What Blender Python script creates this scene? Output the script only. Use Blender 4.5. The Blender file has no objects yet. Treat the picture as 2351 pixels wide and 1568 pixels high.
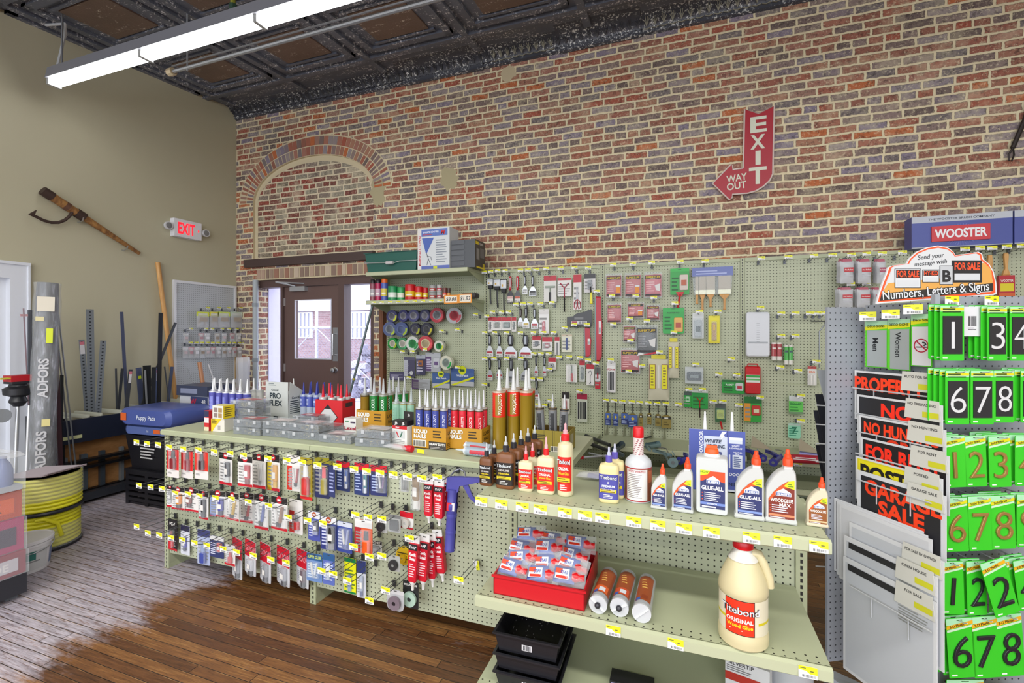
import bpy,math,random
from math import sin,cos,pi,radians,tan,atan2,floor
from mathutils import Vector as V,Matrix as Mx
random.seed(7)
sc=bpy.context.scene
COL=sc.collection
# ---------------------------------------------------------------- camera
F,CX,HY=1070.0,1175.5,765.0
EYE=V((0,0,1.555));TH=radians(19.8)
FW=V((-sin(TH),cos(TH),0));RT=V((cos(TH),sin(TH),0));UP=V((0,0,1))
cd=bpy.data.cameras.new('camera');cam=bpy.data.objects.new('camera',cd);COL.objects.link(cam)
cd.sensor_width=36;cd.lens=F/2351*36;cd.shift_y=-(784-HY)/2351;cd.clip_start=.02
cam.location=EYE;cam.rotation_euler=(pi/2,0,TH);sc.camera=cam
# ---------------------------------------------------------------- world, lights, exposure
sc.view_settings.view_transform='Standard';sc.view_settings.look='None';sc.view_settings.gamma=1
sc.view_settings.exposure=0.55
w=bpy.data.worlds.new('world');sc.world=w;w.use_nodes=True
bg=w.node_tree.nodes['Background'];bg.inputs[0].default_value=(.86,.9,1,1);bg.inputs[1].default_value=2.6
def area(name,loc,rot,sx,sy,power,col=(1,1,1)):
 l=bpy.data.lights.new(name,'AREA');l.shape='RECTANGLE';l.size=sx;l.size_y=sy;l.energy=power;l.color=col
 o=bpy.data.objects.new(name,l);o.location=loc;o.rotation_euler=rot;COL.objects.link(o);return o
 # the shop's other rows of ceiling strip lights, and daylight from the yard door and the shop front
area('strip_light_row',(0,-.6,3.72),(0,0,0),9.5,.3,210,(1,.97,.92))
area('strip_light_row',(0,-3.6,3.72),(0,0,0),9.5,.3,160,(1,.97,.92))
# ---------------------------------------------------------------- pixel rays of the photograph
def ray(px,py):return FW+RT*((px-CX)/F)+UP*((HY-py)/F)
def atY(px,py,Y):r=ray(px,py);return EYE+r*(Y/r.y)
def atX(px,py,X):r=ray(px,py);return EYE+r*(X/r.x)
def atZ(px,py,z):r=ray(px,py);return EYE+r*((z-EYE.z)/r.z)
def atD(px,py,d):return EYE+ray(px,py)*d
def atP(px,py,p0,n):r=ray(px,py);return EYE+r*((p0-EYE).dot(n)/r.dot(n))
def zc(p):return(p-EYE).dot(FW)
def pix(p):d=p-EYE;k=d.dot(FW);return CX+F*d.dot(RT)/k,HY-F*d.z/k
YP,YB,YG,XL=4.54,4.66,2.14,-5.63
# ---------------------------------------------------------------- materials
def lin(c):return c/12.92 if c<=.04045 else((c+.055)/1.055)**2.4
def rgb(h):return tuple(lin(int(h[i:i+2],16)/255) for i in(0,2,4))+(1,)
_K={}
def K(h,r=.45,m=0.0,a=1.0,e=0.0):
 k=(h,r,m,a,e)
 if k in _K:return _K[k]
 mt=bpy.data.materials.new('paint_'+h);mt.use_nodes=True
 b=mt.node_tree.nodes['Principled BSDF']
 b.inputs['Base Color'].default_value=rgb(h);b.inputs['Roughness'].default_value=r;b.inputs['Metallic'].default_value=m
 b.inputs['Alpha'].default_value=a
 if e:b.inputs['Emission Color'].default_value=rgb(h);b.inputs['Emission Strength'].default_value=e
 _K[k]=mt;return mt
class NG:
 """short-hand for node materials"""
 def __init__(s,name):
  s.mat=bpy.data.materials.new(name);s.mat.use_nodes=True;s.t=s.mat.node_tree;s.b=s.t.nodes['Principled BSDF']
 def n(s,ty,**kw):
  x=s.t.nodes.new(ty)
  for k,v in kw.items():setattr(x,k,v)
  return x
 def put(s,sock,v):
  if hasattr(v,'links') or isinstance(v,bpy.types.NodeSocket):s.t.links.new(v,sock)
  else:sock.default_value=v
 def m(s,op,*a):
  x=s.n('ShaderNodeMath',operation=op)
  for i,v in enumerate(a):s.put(x.inputs[i],v)
  return x.outputs[0]
 def vm(s,op,a,b):
  x=s.n('ShaderNodeVectorMath',operation=op);s.put(x.inputs[0],a);s.put(x.inputs[1],b);return x.outputs[0]
 def xyz(s,x=0.0,y=0.0,z=0.0):
  c=s.n('ShaderNodeCombineXYZ')
  for i,v in enumerate((x,y,z)):s.put(c.inputs[i],v)
  return c.outputs[0]
 def co(s):
  c=s.n('ShaderNodeTexCoord').outputs['Object'];d=s.n('ShaderNodeSeparateXYZ');s.put(d.inputs[0],c)
  return c,d.outputs[0],d.outputs[1],d.outputs[2]
 def noise(s,vec,scale,det=3.0,rough=.55):
  x=s.n('ShaderNodeTexNoise');s.put(x.inputs['Vector'],vec);x.inputs['Scale'].default_value=scale
  x.inputs['Detail'].default_value=det;x.inputs['Roughness'].default_value=rough;return x.outputs[0]
 def white(s,vec):
  x=s.n('ShaderNodeTexWhiteNoise');s.put(x.inputs['Vector'],vec);return x.outputs[0]
 def ramp(s,f,stops,mode='LINEAR'):
  x=s.n('ShaderNodeValToRGB');s.put(x.inputs[0],f);r=x.color_ramp;r.interpolation=mode
  while len(r.elements)<len(stops):r.elements.new(.5)
  for e,(p,c) in zip(r.elements,stops):e.position=p;e.color=rgb(c) if isinstance(c,str) else(c,c,c,1)
  return x.outputs[0]
 def mix(s,f,a,b,mode='MIX'):
  x=s.n('ShaderNodeMix',data_type='RGBA',blend_type=mode)
  s.put(x.inputs[0],f);s.put(x.inputs[6],rgb(a) if isinstance(a,str) else a);s.put(x.inputs[7],rgb(b) if isinstance(b,str) else b);return x.outputs[2]
 def step(s,v,lo,hi):
  x=s.n('ShaderNodeMapRange',interpolation_type='SMOOTHSTEP');s.put(x.inputs[0],v);x.inputs[1].default_value=lo;x.inputs[2].default_value=hi
  return x.outputs[0]
 def bump(s,h,st=.5,d=.01):
  x=s.n('ShaderNodeBump');x.inputs['Strength'].default_value=st;x.inputs['Distance'].default_value=d;s.put(x.inputs['Height'],h);s.put(s.b.inputs['Normal'],x.outputs[0])
 def out(s,col,r=.5,m=0.0):
  s.put(s.b.inputs['Base Color'],col);s.put(s.b.inputs['Roughness'],r);s.put(s.b.inputs['Metallic'],m);return s.mat
def brick_mat(name,mortar,cols,smear,BW=.212,BH=.0705,vary=True):
 g=NG(name);c,x,y,z=g.co()
 dn=g.m('MULTIPLY',g.m('SUBTRACT',g.noise(c,2.2,2),.5),.030)
 dn2=g.m('MULTIPLY',g.m('SUBTRACT',g.noise(c,26,2),.5),.012)
 zz=g.m('ADD',z,g.m('ADD',dn,dn2));xx=g.m('ADD',g.m('ADD',x,y),dn2)
 v=g.m('DIVIDE',zz,BH);row=g.m('FLOOR',v);fz=g.m('FRACT',v)
 head=g.m('LESS_THAN',g.m('FLOORED_MODULO',row,7.0),.5)
 wdt=g.m('MULTIPLY',g.m('SUBTRACT',1.0,g.m('MULTIPLY',head,.46)),BW)
 jit=g.m('MULTIPLY',g.white(g.xyz(row,3.3,0.0)),.5)
 u=g.m('ADD',g.m('DIVIDE',xx,wdt),g.m('ADD',g.m('MULTIPLY',g.m('FLOORED_MODULO',row,2.0),.5),jit))
 colm=g.m('FLOOR',u);fx=g.m('FRACT',u)
 ex=g.m('MULTIPLY',g.m('MINIMUM',fx,g.m('SUBTRACT',1.0,fx)),wdt);ez=g.m('MULTIPLY',g.m('MINIMUM',fz,g.m('SUBTRACT',1.0,fz)),BH)
 rag=g.m('MULTIPLY',g.m('SUBTRACT',g.noise(c,55,3),.5),.009)
 e=g.m('ADD',g.m('MINIMUM',ex,ez),rag)
 br=g.step(e,.0074,.0112)
 wn=g.white(g.xyz(colm,row,1.7))
 base=g.ramp(wn,[(i/len(cols),k) for i,k in enumerate(cols)],'CONSTANT')
 mott=g.noise(c,34,4,.7)
 base=g.mix(g.step(mott,.46,.74),base,g.mix(.72,base,'241c1a'))
 base=g.mix(g.m('MULTIPLY',g.step(g.noise(c,48,4,.75),.52,.68),.5),base,mortar)
 sm=g.m('MULTIPLY',g.step(g.noise(c,5.5,4,.65),.5,.66),smear)
 base=g.mix(sm,base,mortar)
 mo=g.mix(g.noise(c,18,4),mortar,g.mix(.35,mortar,'8d7a58'))
 g.bump(g.m('ADD',br,g.m('MULTIPLY',mott,.4)),.75,.012)
 return g.out(g.mix(br,mo,base),.85)
BR=['9c6c58','8a7670','a56e5a','7d6a64','a27060','8f8488','92604f','7a706e','b8683e','9c7868','857a88','a25844','8c7a72','a67860','70605a','958886','985f4e','84767a','a0624e']
M_BRICK=brick_mat('old_brick','eaddb8',BR,.22)
M_BRICK2=brick_mat('infill_brick','e6d9ba',['8c4a3e','84766a','964a3c','8e826e','8f7868','7f463c','98907e','80665a'],.4,.2,.069)
def peg_mat(name,col,hole='2c2d22',P=.0254,R=.0036,ax=(0,2),seam=None):
 g=NG(name);c,x,y,z=g.co();q=(x,y,z)
 a=g.m('SUBTRACT',g.m('FRACT',g.m('DIVIDE',q[ax[0]],P)),.5);b=g.m('SUBTRACT',g.m('FRACT',g.m('DIVIDE',q[ax[1]],P)),.5)
 d=g.m('MULTIPLY',g.m('SQRT',g.m('ADD',g.m('MULTIPLY',a,a),g.m('MULTIPLY',b,b))),P)
 k=g.step(d,R*.85,R*1.1)
 base=g.mix(g.m('MULTIPLY',g.noise(c,6,3),.35),col,g.mix(.25,col,'4c4a38'))
 g.bump(k,.6,.004)
 return g.out(g.mix(k,hole,base),.5)
PG='b6bca0';M_PEG=peg_mat('shelf_pegboard',PG);M_STEEL=K('acb392',.42);M_GREYPEG=peg_mat('grey_pegboard','959aa2','33363c',.0254,.0032)
M_WHPEG=peg_mat('white_pegboard','c3c8cc','5a5d60',.0254,.0035,(1,2))
# perforated shelf tops: two rows of holes along the front
def perf_mat():
 g=NG('shelf_top');c,x,y,z=g.co()
 a=g.m('SUBTRACT',g.m('FRACT',g.m('DIVIDE',x,.0305)),.5);b=g.m('SUBTRACT',g.m('FRACT',g.m('DIVIDE',y,.026)),.5)
 d=g.m('SQRT',g.m('ADD',g.m('POWER',g.m('MULTIPLY',a,.0305),2.0),g.m('POWER',g.m('MULTIPLY',b,.026),2.0)))
 k=g.step(d,.0028,.0038)
 k=g.m('MAXIMUM',k,g.m('GREATER_THAN',y,.052));
 k=g.m('MINIMUM',k,1.0)
 g.bump(k,.5,.003)
 return g.out(g.mix(k,'2c2c20','abb192'),.45)
M_SHELF=perf_mat()
def slot_mat():
 g=NG('slotted_upright');c,x,y,z=g.co()
 a=g.m('ABSOLUTE',x);b=g.m('ABSOLUTE',g.m('SUBTRACT',g.m('FRACT',g.m('DIVIDE',z,.0254)),.5))
 k=g.m('MULTIPLY',g.m('LESS_THAN',a,.0045),g.m('LESS_THAN',b,.3))
 return g.out(g.mix(k,'aab090','1c1c16'),.45)
M_SLOT=slot_mat()
def floor_mat():
 g=NG('worn_floorboards');c,x,y,z=g.co();P=.052
 v=g.m('DIVIDE',g.m('ADD',y,g.m('MULTIPLY',g.m('SUBTRACT',g.noise(c,1.3,2),.5),.02)),P);row=g.m('FLOOR',v);fv=g.m('FRACT',v)
 u=g.m('ADD',g.m('DIVIDE',x,1.5),g.white(g.xyz(row,1.0,2.0)));bo=g.m('FLOOR',u)
 wn=g.white(g.xyz(row,bo,5.0))
 st=g.xyz(g.m('MULTIPLY',x,2.2),g.m('MULTIPLY',y,30.0),wn);gr=g.noise(st,3.2,5,.65)
 base=g.ramp(g.m('ADD',g.m('MULTIPLY',wn,.32),g.m('MULTIPLY',gr,.68)),[(.2,'3c2618'),(.42,'644026'),(.6,'7d5430'),(.8,'a87c48')])
 base=g.mix(g.step(g.noise(st,9,4,.7),.5,.7),base,g.mix(.6,base,'24160e'))
 # door daylight sheen painted in pale lavender, mixed with grey scuffing along the aisle
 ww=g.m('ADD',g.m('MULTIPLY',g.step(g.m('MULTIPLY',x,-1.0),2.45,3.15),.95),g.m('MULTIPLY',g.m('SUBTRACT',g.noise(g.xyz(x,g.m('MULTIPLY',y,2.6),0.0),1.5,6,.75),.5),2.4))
 sheen_wear=g.m('MULTIPLY',g.step(ww,.25,.75),g.step(g.noise(st,5,5,.75),.28,.52))
 base=g.mix(g.m('MULTIPLY',sheen_wear,.85),base,g.ramp(gr,[(.3,'8f8a94'),(.65,'cfcad6')]))
 gap=g.step(g.m('MINIMUM',fv,g.m('SUBTRACT',1.0,fv)),.015,.05)
 fu=g.m('FRACT',u);gap=g.m('MULTIPLY',gap,g.step(g.m('MINIMUM',fu,g.m('SUBTRACT',1.0,fu)),.0008,.0018))
 base=g.mix(gap,'2c1e14',base)
 edge=g.m('MULTIPLY',g.m('MULTIPLY',g.step(fv,.9,.94),g.m('LESS_THAN',fv,.96)),g.step(gr,.42,.6))
 base=g.mix(g.m('MULTIPLY',edge,.8),base,'bd9868')
 g.bump(g.m('ADD',gap,g.m('MULTIPLY',gr,.35)),.45,.004)
 return g.out(base,g.ramp(gr,[(.3,.28),(.7,.48)]))
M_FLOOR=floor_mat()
def tin_mat(name,base,chip,amount):
 g=NG(name);c,x,y,z=g.co()
 n1=g.noise(c,3.0,4,.6);st=g.xyz(g.m('MULTIPLY',x,2.0),g.m('MULTIPLY',y,7.0),z)
 fl=g.m('MULTIPLY',g.step(g.noise(c,42,5,.75),.54,.6),g.step(g.noise(st,1.8,4,.65),.66-amount,.78-amount))
 g.bump(g.noise(c,60,3),.35,.006)
 return g.out(g.mix(fl,g.mix(n1,base,g.mix(.5,base,'0c0c10')),chip),.38)
M_TIN=tin_mat('tin_ceiling','6c717e','f0f0f2',.2);M_TINB=tin_mat('tin_panel','7d6557','d7cdbc',.14);M_COVE=tin_mat('tin_cove','4c4f59','e6e8e4',.27)
def wall_mat():
 g=NG('olive_wall_paint');c,x,y,z=g.co()
 return g.out(g.mix(g.noise(c,1.2,3),'bfba9e','b8b398'),.65)
M_WALL=wall_mat()
def plank_mat(name,a,b,sx=30,sz=1.5,r=.5):
 g=NG(name);c,x,y,z=g.co()
 n=g.noise(g.xyz(g.m('MULTIPLY',x,sx),g.m('MULTIPLY',y,sx),g.m('MULTIPLY',z,sz)),2.0,4,.6)
 return g.out(g.mix(g.step(n,.3,.7),a,b),r)
M_WOOD=plank_mat('pine','c08a4c','d9a968');M_OLDWOOD=plank_mat('old_handle','6a4526','a87a44',14,6);M_BARN=plank_mat('rough_board','6a4028','85563a')
CLEAR=K('dfe6ea',.08,0,.22);CLEAR2=K('e6e8ea',.12,0,.38);FROST=K('cfd4d8',.3,0,.6)
WHT,BLK,RED=K('e9e9e6'),K('1b1b1e'),K('c91424');YEL=K('e3df1c');STL=K('b9bcc0',.28,.9);DST=K('55585c',.35,.8);GRY=K('8b9096',.4);GLASS=None
# ---------------------------------------------------------------- mesh builder
_T={}
def tmesh(t,bold=0,shear=0,ext=0,bev=0):
 k=(t,bold,shear,ext,bev)
 if k in _T:return _T[k]
 cu=bpy.data.curves.new('lettering','FONT');cu.body=t;cu.offset=bold;cu.shear=shear;cu.extrude=ext;cu.bevel_depth=bev
 cu.align_x='CENTER';cu.resolution_u=3;cu.bevel_resolution=1
 o=bpy.data.objects.new('lettering',cu);COL.objects.link(o)
 bpy.context.view_layer.update()
 me=bpy.data.meshes.new_from_object(o.evaluated_get(bpy.context.evaluated_depsgraph_get()))
 vs=[tuple(v.co) for v in me.vertices];fs=[tuple(p.vertices) for p in me.polygons]
 bpy.data.objects.remove(o);bpy.data.curves.remove(cu);bpy.data.meshes.remove(me)
 xs=[v[0] for v in vs] or[0]
 _T[k]=(vs,fs,min(xs),max(xs));return _T[k]
def arc(cx,cz,r,a0,a1,n=8,r2=None):return[(cx+r*cos(radians(a0+(a1-a0)*i/n)),cz+(r2 or r)*sin(radians(a0+(a1-a0)*i/n))) for i in range(n+1)]
def rrect(x0,z0,x1,z1,r,n=4):return arc(x1-r,z0+r,r,-90,0,n)+arc(x1-r,z1-r,r,0,90,n)+arc(x0+r,z1-r,r,90,180,n)+arc(x0+r,z0+r,r,180,270,n)
class MB:
 def __init__(s):s.v=[];s.f=[];s.mi=[];s.sm=[];s.mats=[];s.M=Mx()
 def add(s,vs,fs,mat,smooth=False):
  b=len(s.v)
  if mat not in s.mats:s.mats.append(mat)
  i=s.mats.index(mat);M=s.M
  s.v+=[M@V(p) for p in vs];s.f+=[[b+k for k in f] for f in fs];s.mi+=[i]*len(fs);s.sm+=[smooth]*len(fs);return s
 def box(s,c,d,mat,rot=None):
  x,y,z=d[0]/2,d[1]/2,d[2]/2
  vs=[V((a*x,b*y,e*z)) for e in(-1,1) for b in(-1,1) for a in(-1,1)]
  if rot:vs=[rot@p for p in vs]
  return s.add([p+V(c) for p in vs],[(0,2,3,1),(4,5,7,6),(0,1,5,4),(2,6,7,3),(0,4,6,2),(1,3,7,5)],mat)
 def b2(s,a,b,mat):return s.box([(a[i]+b[i])/2 for i in range(3)],[abs(b[i]-a[i]) for i in range(3)],mat)
 def quad(s,pts,mat):return s.add(pts,[tuple(range(len(pts)))],mat)
 def face(s,pts,mat,y=0.0):return s.quad([(p[0],y,p[1]) for p in pts],mat)
 def rect(s,x0,z0,x1,z1,mat,y=0.0):return s.face([(x0,z0),(x1,z0),(x1,z1),(x0,z1)],mat,y)
 def prism(s,pts,y0,y1,mat,smooth=False):
  n=len(pts);vs=[(x,y0,z) for x,z in pts]+[(x,y1,z) for x,z in pts]
  s.add(vs,[tuple(range(n)),tuple(range(2*n-1,n-1,-1))],mat)
  return s.add(vs,[(i,i+n,(i+1)%n+n,(i+1)%n) for i in range(n)],mat,smooth)
 def puffy(s,pts,d,r,mat,k=.9):
  cx=sum(p[0] for p in pts)/len(pts);cz=sum(p[1] for p in pts)/len(pts);n=len(pts)
  lay=[(-d/2,k),(-d/2+r*.35,(1+k)/2+(1-k)*.25),(-d/2+r,1),(d/2-r,1),(d/2-r*.35,(1+k)/2+(1-k)*.25),(d/2,k)]
  vs=[(cx+(x-cx)*q,y,cz+(z-cz)*q) for y,q in lay for x,z in pts]
  s.add(vs,[tuple(range(n)),tuple(range(6*n-1,5*n-1,-1))],mat)
  return s.add(vs,[(l*n+i,l*n+n+i,l*n+n+(i+1)%n,l*n+(i+1)%n) for l in range(5) for i in range(n)],mat,True)
 def cyl(s,a,b,r,mat,n=12,r2=None,caps=True):
  a,b=V(a),V(b);r2=r if r2 is None else r2;d=(b-a).normalized();u=d.orthogonal().normalized();w=d.cross(u)
  vs=[a+(u*cos(2*pi*i/n)+w*sin(2*pi*i/n))*r for i in range(n)]+[b+(u*cos(2*pi*i/n)+w*sin(2*pi*i/n))*r2 for i in range(n)]
  s.add(vs,[(i,(i+1)%n,(i+1)%n+n,i+n) for i in range(n)],mat,True)
  if caps:s.add(vs,[tuple(range(n-1,-1,-1)),tuple(range(n,2*n))],mat)
  return s
 def tube(s,pts,r,mat,n=6):
  pts=[V(p) for p in pts];vs=[];u=None
  for i,p in enumerate(pts):
   d=(pts[min(i+1,len(pts)-1)]-pts[max(i-1,0)]).normalized()
   u=d.orthogonal().normalized() if u is None else(u-d*u.dot(d)).normalized()
   w=d.cross(u);vs+=[p+(u*cos(2*pi*k/n)+w*sin(2*pi*k/n))*r for k in range(n)]
  fs=[(i*n+k,i*n+(k+1)%n,(i+1)*n+(k+1)%n,(i+1)*n+k) for i in range(len(pts)-1) for k in range(n)]
  s.add(vs,fs,mat,True);m=len(vs)
  return s.add(vs,[tuple(range(n-1,-1,-1)),tuple(range(m-n,m))],mat)
 def lathe(s,prof,mat,n=20,c=(0,0,0),sx=1.0,sy=1.0,e=2.0,a0=0,a1=360,caps=True):
  """prof [(r, z)] turned about z; e > 2 gives a squarish section"""
  full=a1-a0>=360;m=n if full else n+1;dirs=[]
  for i in range(m):
   t=radians(a0+(a1-a0)*i/n);x,y=cos(t),sin(t);q=(abs(x)**e+abs(y)**e)**(-1/e);dirs.append((x*q*sx,y*q*sy))
  vs=[(c[0]+r*x,c[1]+r*y,c[2]+z) for r,z in prof for x,y in dirs]
  s.add(vs,[(j*m+i,j*m+(i+1)%m,(j+1)*m+(i+1)%m,(j+1)*m+i) for j in range(len(prof)-1) for i in range(n)],mat,True)
  if full and caps:
   L=len(vs)
   if prof[0][0]>1e-5:s.add(vs,[tuple(range(m-1,-1,-1))],mat)
   if prof[-1][0]>1e-5:s.add(vs,[tuple(range(L-m,L))],mat)
  return s
 def pillow(s,w,h,t,mat,nx=8,nz=8,top=0.0,wav=0.0,seed=0):
  """a filled bag: origin at the middle of its top edge, hanging down"""
  rnd=random.Random(seed);vs=[]
  for sg in(-1,1):
   for j in range(nz+1):
    for i in range(nx+1):
     a,b=i/nx,j/nz;bu=(sin(pi*a)*sin(pi*min(1,b*(1-top)+top*b)))**.5 if 0<i<nx and 0<j<nz else 0
     vs.append(((a-.5)*w+rnd.uniform(-wav,wav)*.4,sg*(bu*t/2*(1+rnd.uniform(-1,1)*wav*8)+.0004),-b*h+rnd.uniform(-wav,wav)*.4))
  q=(nx+1)*(nz+1);fs=[]
  for j in range(nz):
   for i in range(nx):
    k=j*(nx+1)+i;fs+=[(k,k+nx+1,k+nx+2,k+1),(q+k,q+k+1,q+k+nx+2,q+k+nx+1)]
  ed=[i for i in range(nx)];
  for i in range(nx):fs+=[(i,i+1,q+i+1,q+i),(nz*(nx+1)+i+1,nz*(nx+1)+i,q+nz*(nx+1)+i,q+nz*(nx+1)+i+1)]
  for j in range(nz):k=j*(nx+1);fs+=[(k+nx+1,k,q+k,q+k+nx+1),(k+nx,k+2*nx+1,q+k+2*nx+1,q+k+nx)]
  return s.add(vs,fs,mat,True)
 def ball(s,c,r,mat,n=10):return s.lathe([(max(1e-4,r*sin(pi*i/n)),-r*cos(pi*i/n)) for i in range(n+1)],mat,12,c)
 def text(s,t,x,z,h,mat,y=0.0,w=None,bold=0.02,shear=0,rot=0,ext=0,bev=0,align=0,maxw=None):
  vs,fs,x0,x1=tmesh(t,bold,shear,ext,bev);k=h/.69;kx=k
  if w:kx=w/max(x1-x0,1e-4)
  elif maxw and(x1-x0)*k>maxw:kx=maxw/(x1-x0)
  off=-(x0+x1)/2 if align==0 else(-x0 if align<0 else-x1);c,q=cos(radians(rot)),sin(radians(rot));o=[]
  for p in vs:
   X,Z=(p[0]+off)*kx,(p[1]-.345)*k;o.append((x+X*c-Z*q,y-p[2]*k,z+X*q+Z*c))
  return s.add(o,fs,mat)
 def lines(s,x0,x1,z0,z1,n,mat,y=0.0,seed=1):
  """small unreadable print as thin bars"""
  rnd=random.Random(seed);p=(z1-z0)/n
  for i in range(n):
   z=z1-(i+.5)*p;s.rect(x0,z-p*.22,x0+(x1-x0)*rnd.uniform(.6,1),z+p*.22,mat,y)
  return s
 def bars(s,x0,x1,z0,z1,n,mat,y=0.0,seed=2):
  rnd=random.Random(seed);x=x0;p=(x1-x0)/n
  for i in range(n):s.rect(x0+i*p,z0,x0+i*p+p*rnd.uniform(.25,.75),z1,mat,y)
  return s
 def mesh(s,name):
  me=bpy.data.meshes.new(name);me.from_pydata([tuple(v) for v in s.v],[],s.f)
  for m in s.mats:me.materials.append(m)
  me.polygons.foreach_set('material_index',s.mi);me.polygons.foreach_set('use_smooth',s.sm)
  if any(s.sm):me.set_sharp_from_angle(angle=radians(38))
  me.update();return me
 def build(s,name,parent=None,label=None,loc=None,rot=None):
  return put(name,s.mesh(name),parent,label,loc,rot)
def put(name,me,parent=None,label=None,loc=None,rot=None):
 o=bpy.data.objects.new(name,me);COL.objects.link(o)
 if parent is not None:o.parent=parent
 if label:o['label']=label
 if loc is not None:o.location=loc
 if rot is not None:o.rotation_euler=rot
 return o
def tag(o,label,cat,group=None,kind=None):
 o['label']=label;o['category']=cat
 if group:o['group']=group
 if kind:o['kind']=kind
 return o
def struct(mb,name):
 o=mb.build(name);o['kind']='structure';return o
def thing(name,label,cat,loc=(0,0,0),rz=0.0,group=None,rot=None):
 o=bpy.data.objects.new(name,None);o.empty_display_size=.02;COL.objects.link(o);o.location=loc
 o.rotation_euler=rot if rot else(0,0,rz);return tag(o,label,cat,group)
_P={}
def proto(key,fn):
 """fn() -> [(part, MB or mesh, label or None, [(sub, MB)])]; meshes are shared by all copies"""
 if key not in _P:_P[key]=[(r[0],r[1].mesh(r[0]),r[2] if len(r)>2 else None,[(q[0],q[1].mesh(q[0])) for q in(r[3] if len(r)>3 else[])]) for r in fn()]
 return _P[key]
def spawn(key,fn,name,label,cat,loc,rz=0.0,group=None,rot=None):
 t=thing(name,label,cat,loc,rz,group,rot)
 for pn,me,lb,subs in proto(key,fn):
  p=put(pn,me,t,lb)
  for sn,sm in subs:put(sn,sm,p)
 return t
ORD=['first','second','third','fourth','fifth','sixth','seventh','eighth','ninth','tenth','eleventh','twelfth','thirteenth','fourteenth','fifteenth','sixteenth','seventeenth','eighteenth','nineteenth','twentieth','twenty-first','twenty-second','twenty-third','twenty-fourth']
# ================================================================ the setting
def ceil_z(Y):return 4.41+(Y-2.33)*.0667
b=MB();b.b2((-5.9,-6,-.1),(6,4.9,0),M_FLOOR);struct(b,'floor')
# brick wall with the door opening and the bricked-up arch above it
DX0,DX1=atY(590,700,YB).x,atY(858,700,YB).x
AX0,AX1,AZ,AR=-5.33,-3.42,3.28,.51
BEAM0=atY(700,606,YB).z;DZ1=2.255;T=.34;WT=4.9
b=MB();R0,R1=-6.0,6.0
b.b2((R0,YB,0),(DX0,YB+T,BEAM0),M_BRICK);b.b2((DX1,YB,0),(R1,YB+T,BEAM0),M_BRICK)
b.b2((DX0,YB,DZ1),(DX1,YB+T,BEAM0),M_BRICK)
acx,aw=(AX0+AX1)/2,(AX1-AX0)/2
arcp=[(acx-aw*cos(pi*i/28),AZ+AR*sin(pi*i/28)) for i in range(29)]
for x0,x1 in((R0,AX0),(AX1,R1)):b.quad([(x0,YB,BEAM0),(x1,YB,BEAM0),(x1,YB,WT),(x0,YB,WT)],M_BRICK)
for(x0,z0),(x1,z1) in zip(arcp,arcp[1:]):
 b.quad([(x0,YB,z0),(x1,YB,z1),(x1,YB,WT),(x0,YB,WT)],M_BRICK);b.quad([(x0,YB,z0),(x0,YB+.035,z0),(x1,YB+.035,z1),(x1,YB,z1)],K('c9ba98',.9))
for x in(AX0,AX1):b.quad([(x,YB,BEAM0),(x,YB+.035,BEAM0),(x,YB+.035,AZ),(x,YB,AZ)],K('c9ba98',.9))
b.b2((R0,YB+.04,BEAM0),(R1,YB+T,WT),M_BRICK)
struct(b,'wall_back')
b=MB();b.b2((AX0-.02,YB+.032,BEAM0),(AX1+.02,YB+.06,AZ+AR+.02),M_BRICK2)
inn=[(acx-(aw-.045)*cos(pi*i/28),AZ-.02+(AR-.05)*sin(pi*i/28)) for i in range(29)]
MORT=K('cfc2a0',.9)
for i in range(28):b.quad([(arcp[i][0],YB+.029,arcp[i][1]),(inn[i][0],YB+.029,inn[i][1]),(inn[i+1][0],YB+.029,inn[i+1][1]),(arcp[i+1][0],YB+.029,arcp[i+1][1])],MORT)
b.b2((AX0,YB+.028,BEAM0),(AX0+.05,YB+.033,AZ),MORT)
struct(b,'wall_back_infill')
b=MB();rnd=random.Random(3)
for ring,(r0,r1) in enumerate(((0,.112),(.118,.23))):
 N=46
 for i in range(N):
  t=pi*(i+.5)/N;q=.011 if ring==0 else.0135
  nx,nz=-cos(t),sin(t);px_,pz_=acx+aw*nx,AZ+AR*nz
  g=V((nx/aw,0,nz/AR)).normalized();tn=V((g.z,0,-g.x))
  ln=(math.hypot(aw*sin(t),AR*cos(t))*pi/N)*(1+(r0+r1)/2/.8)/2-.006
  o=V((px_,0,pz_));c=[o+g*(r0+.006)-tn*ln,o+g*(r0+.006)+tn*ln,o+g*r1+tn*ln,o+g*r1-tn*ln]
  c=[(p.x,p.z) for p in c];b.prism(c[::-1],YB-.005,YB+.01,K(rnd.choice(BR),.85))
out2=[(acx-(aw+.25)*cos(pi*i/40),AZ+(AR+.25)*sin(pi*i/40)) for i in range(41)];in2=[(acx-aw*cos(pi*i/40),AZ+AR*sin(pi*i/40)) for i in range(41)]
for i in range(40):b.quad([(p[0],YB-.0015,p[1]) for p in(in2[i],in2[i+1],out2[i+1],out2[i])],MORT)
struct(b,'trim_1')
b=MB();p=atY(568,600,YB);q=atY(840,592,YB-.05);b.b2((p.x,YB-.06,BEAM0-.005),(-3.4,YB+.01,BEAM0+.095),K('4a3a36',.6));struct(b,'trim_2')
b=MB();x=DX0+.01
b.b2((DX0,YB-.004,DZ1+.01),(DX1,YB+.002,DZ1+.15),MORT)
while x<DX1-.06:
 w_=rnd.uniform(.05,.075);b.b2((x,YB-.012,DZ1+.015),(x+w_,YB,DZ1+.135),K(rnd.choice(['b49a86','a08a78','9c7360','c2b09a','8a7466']),.9));x+=w_+.018
struct(b,'trim_3')
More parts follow.
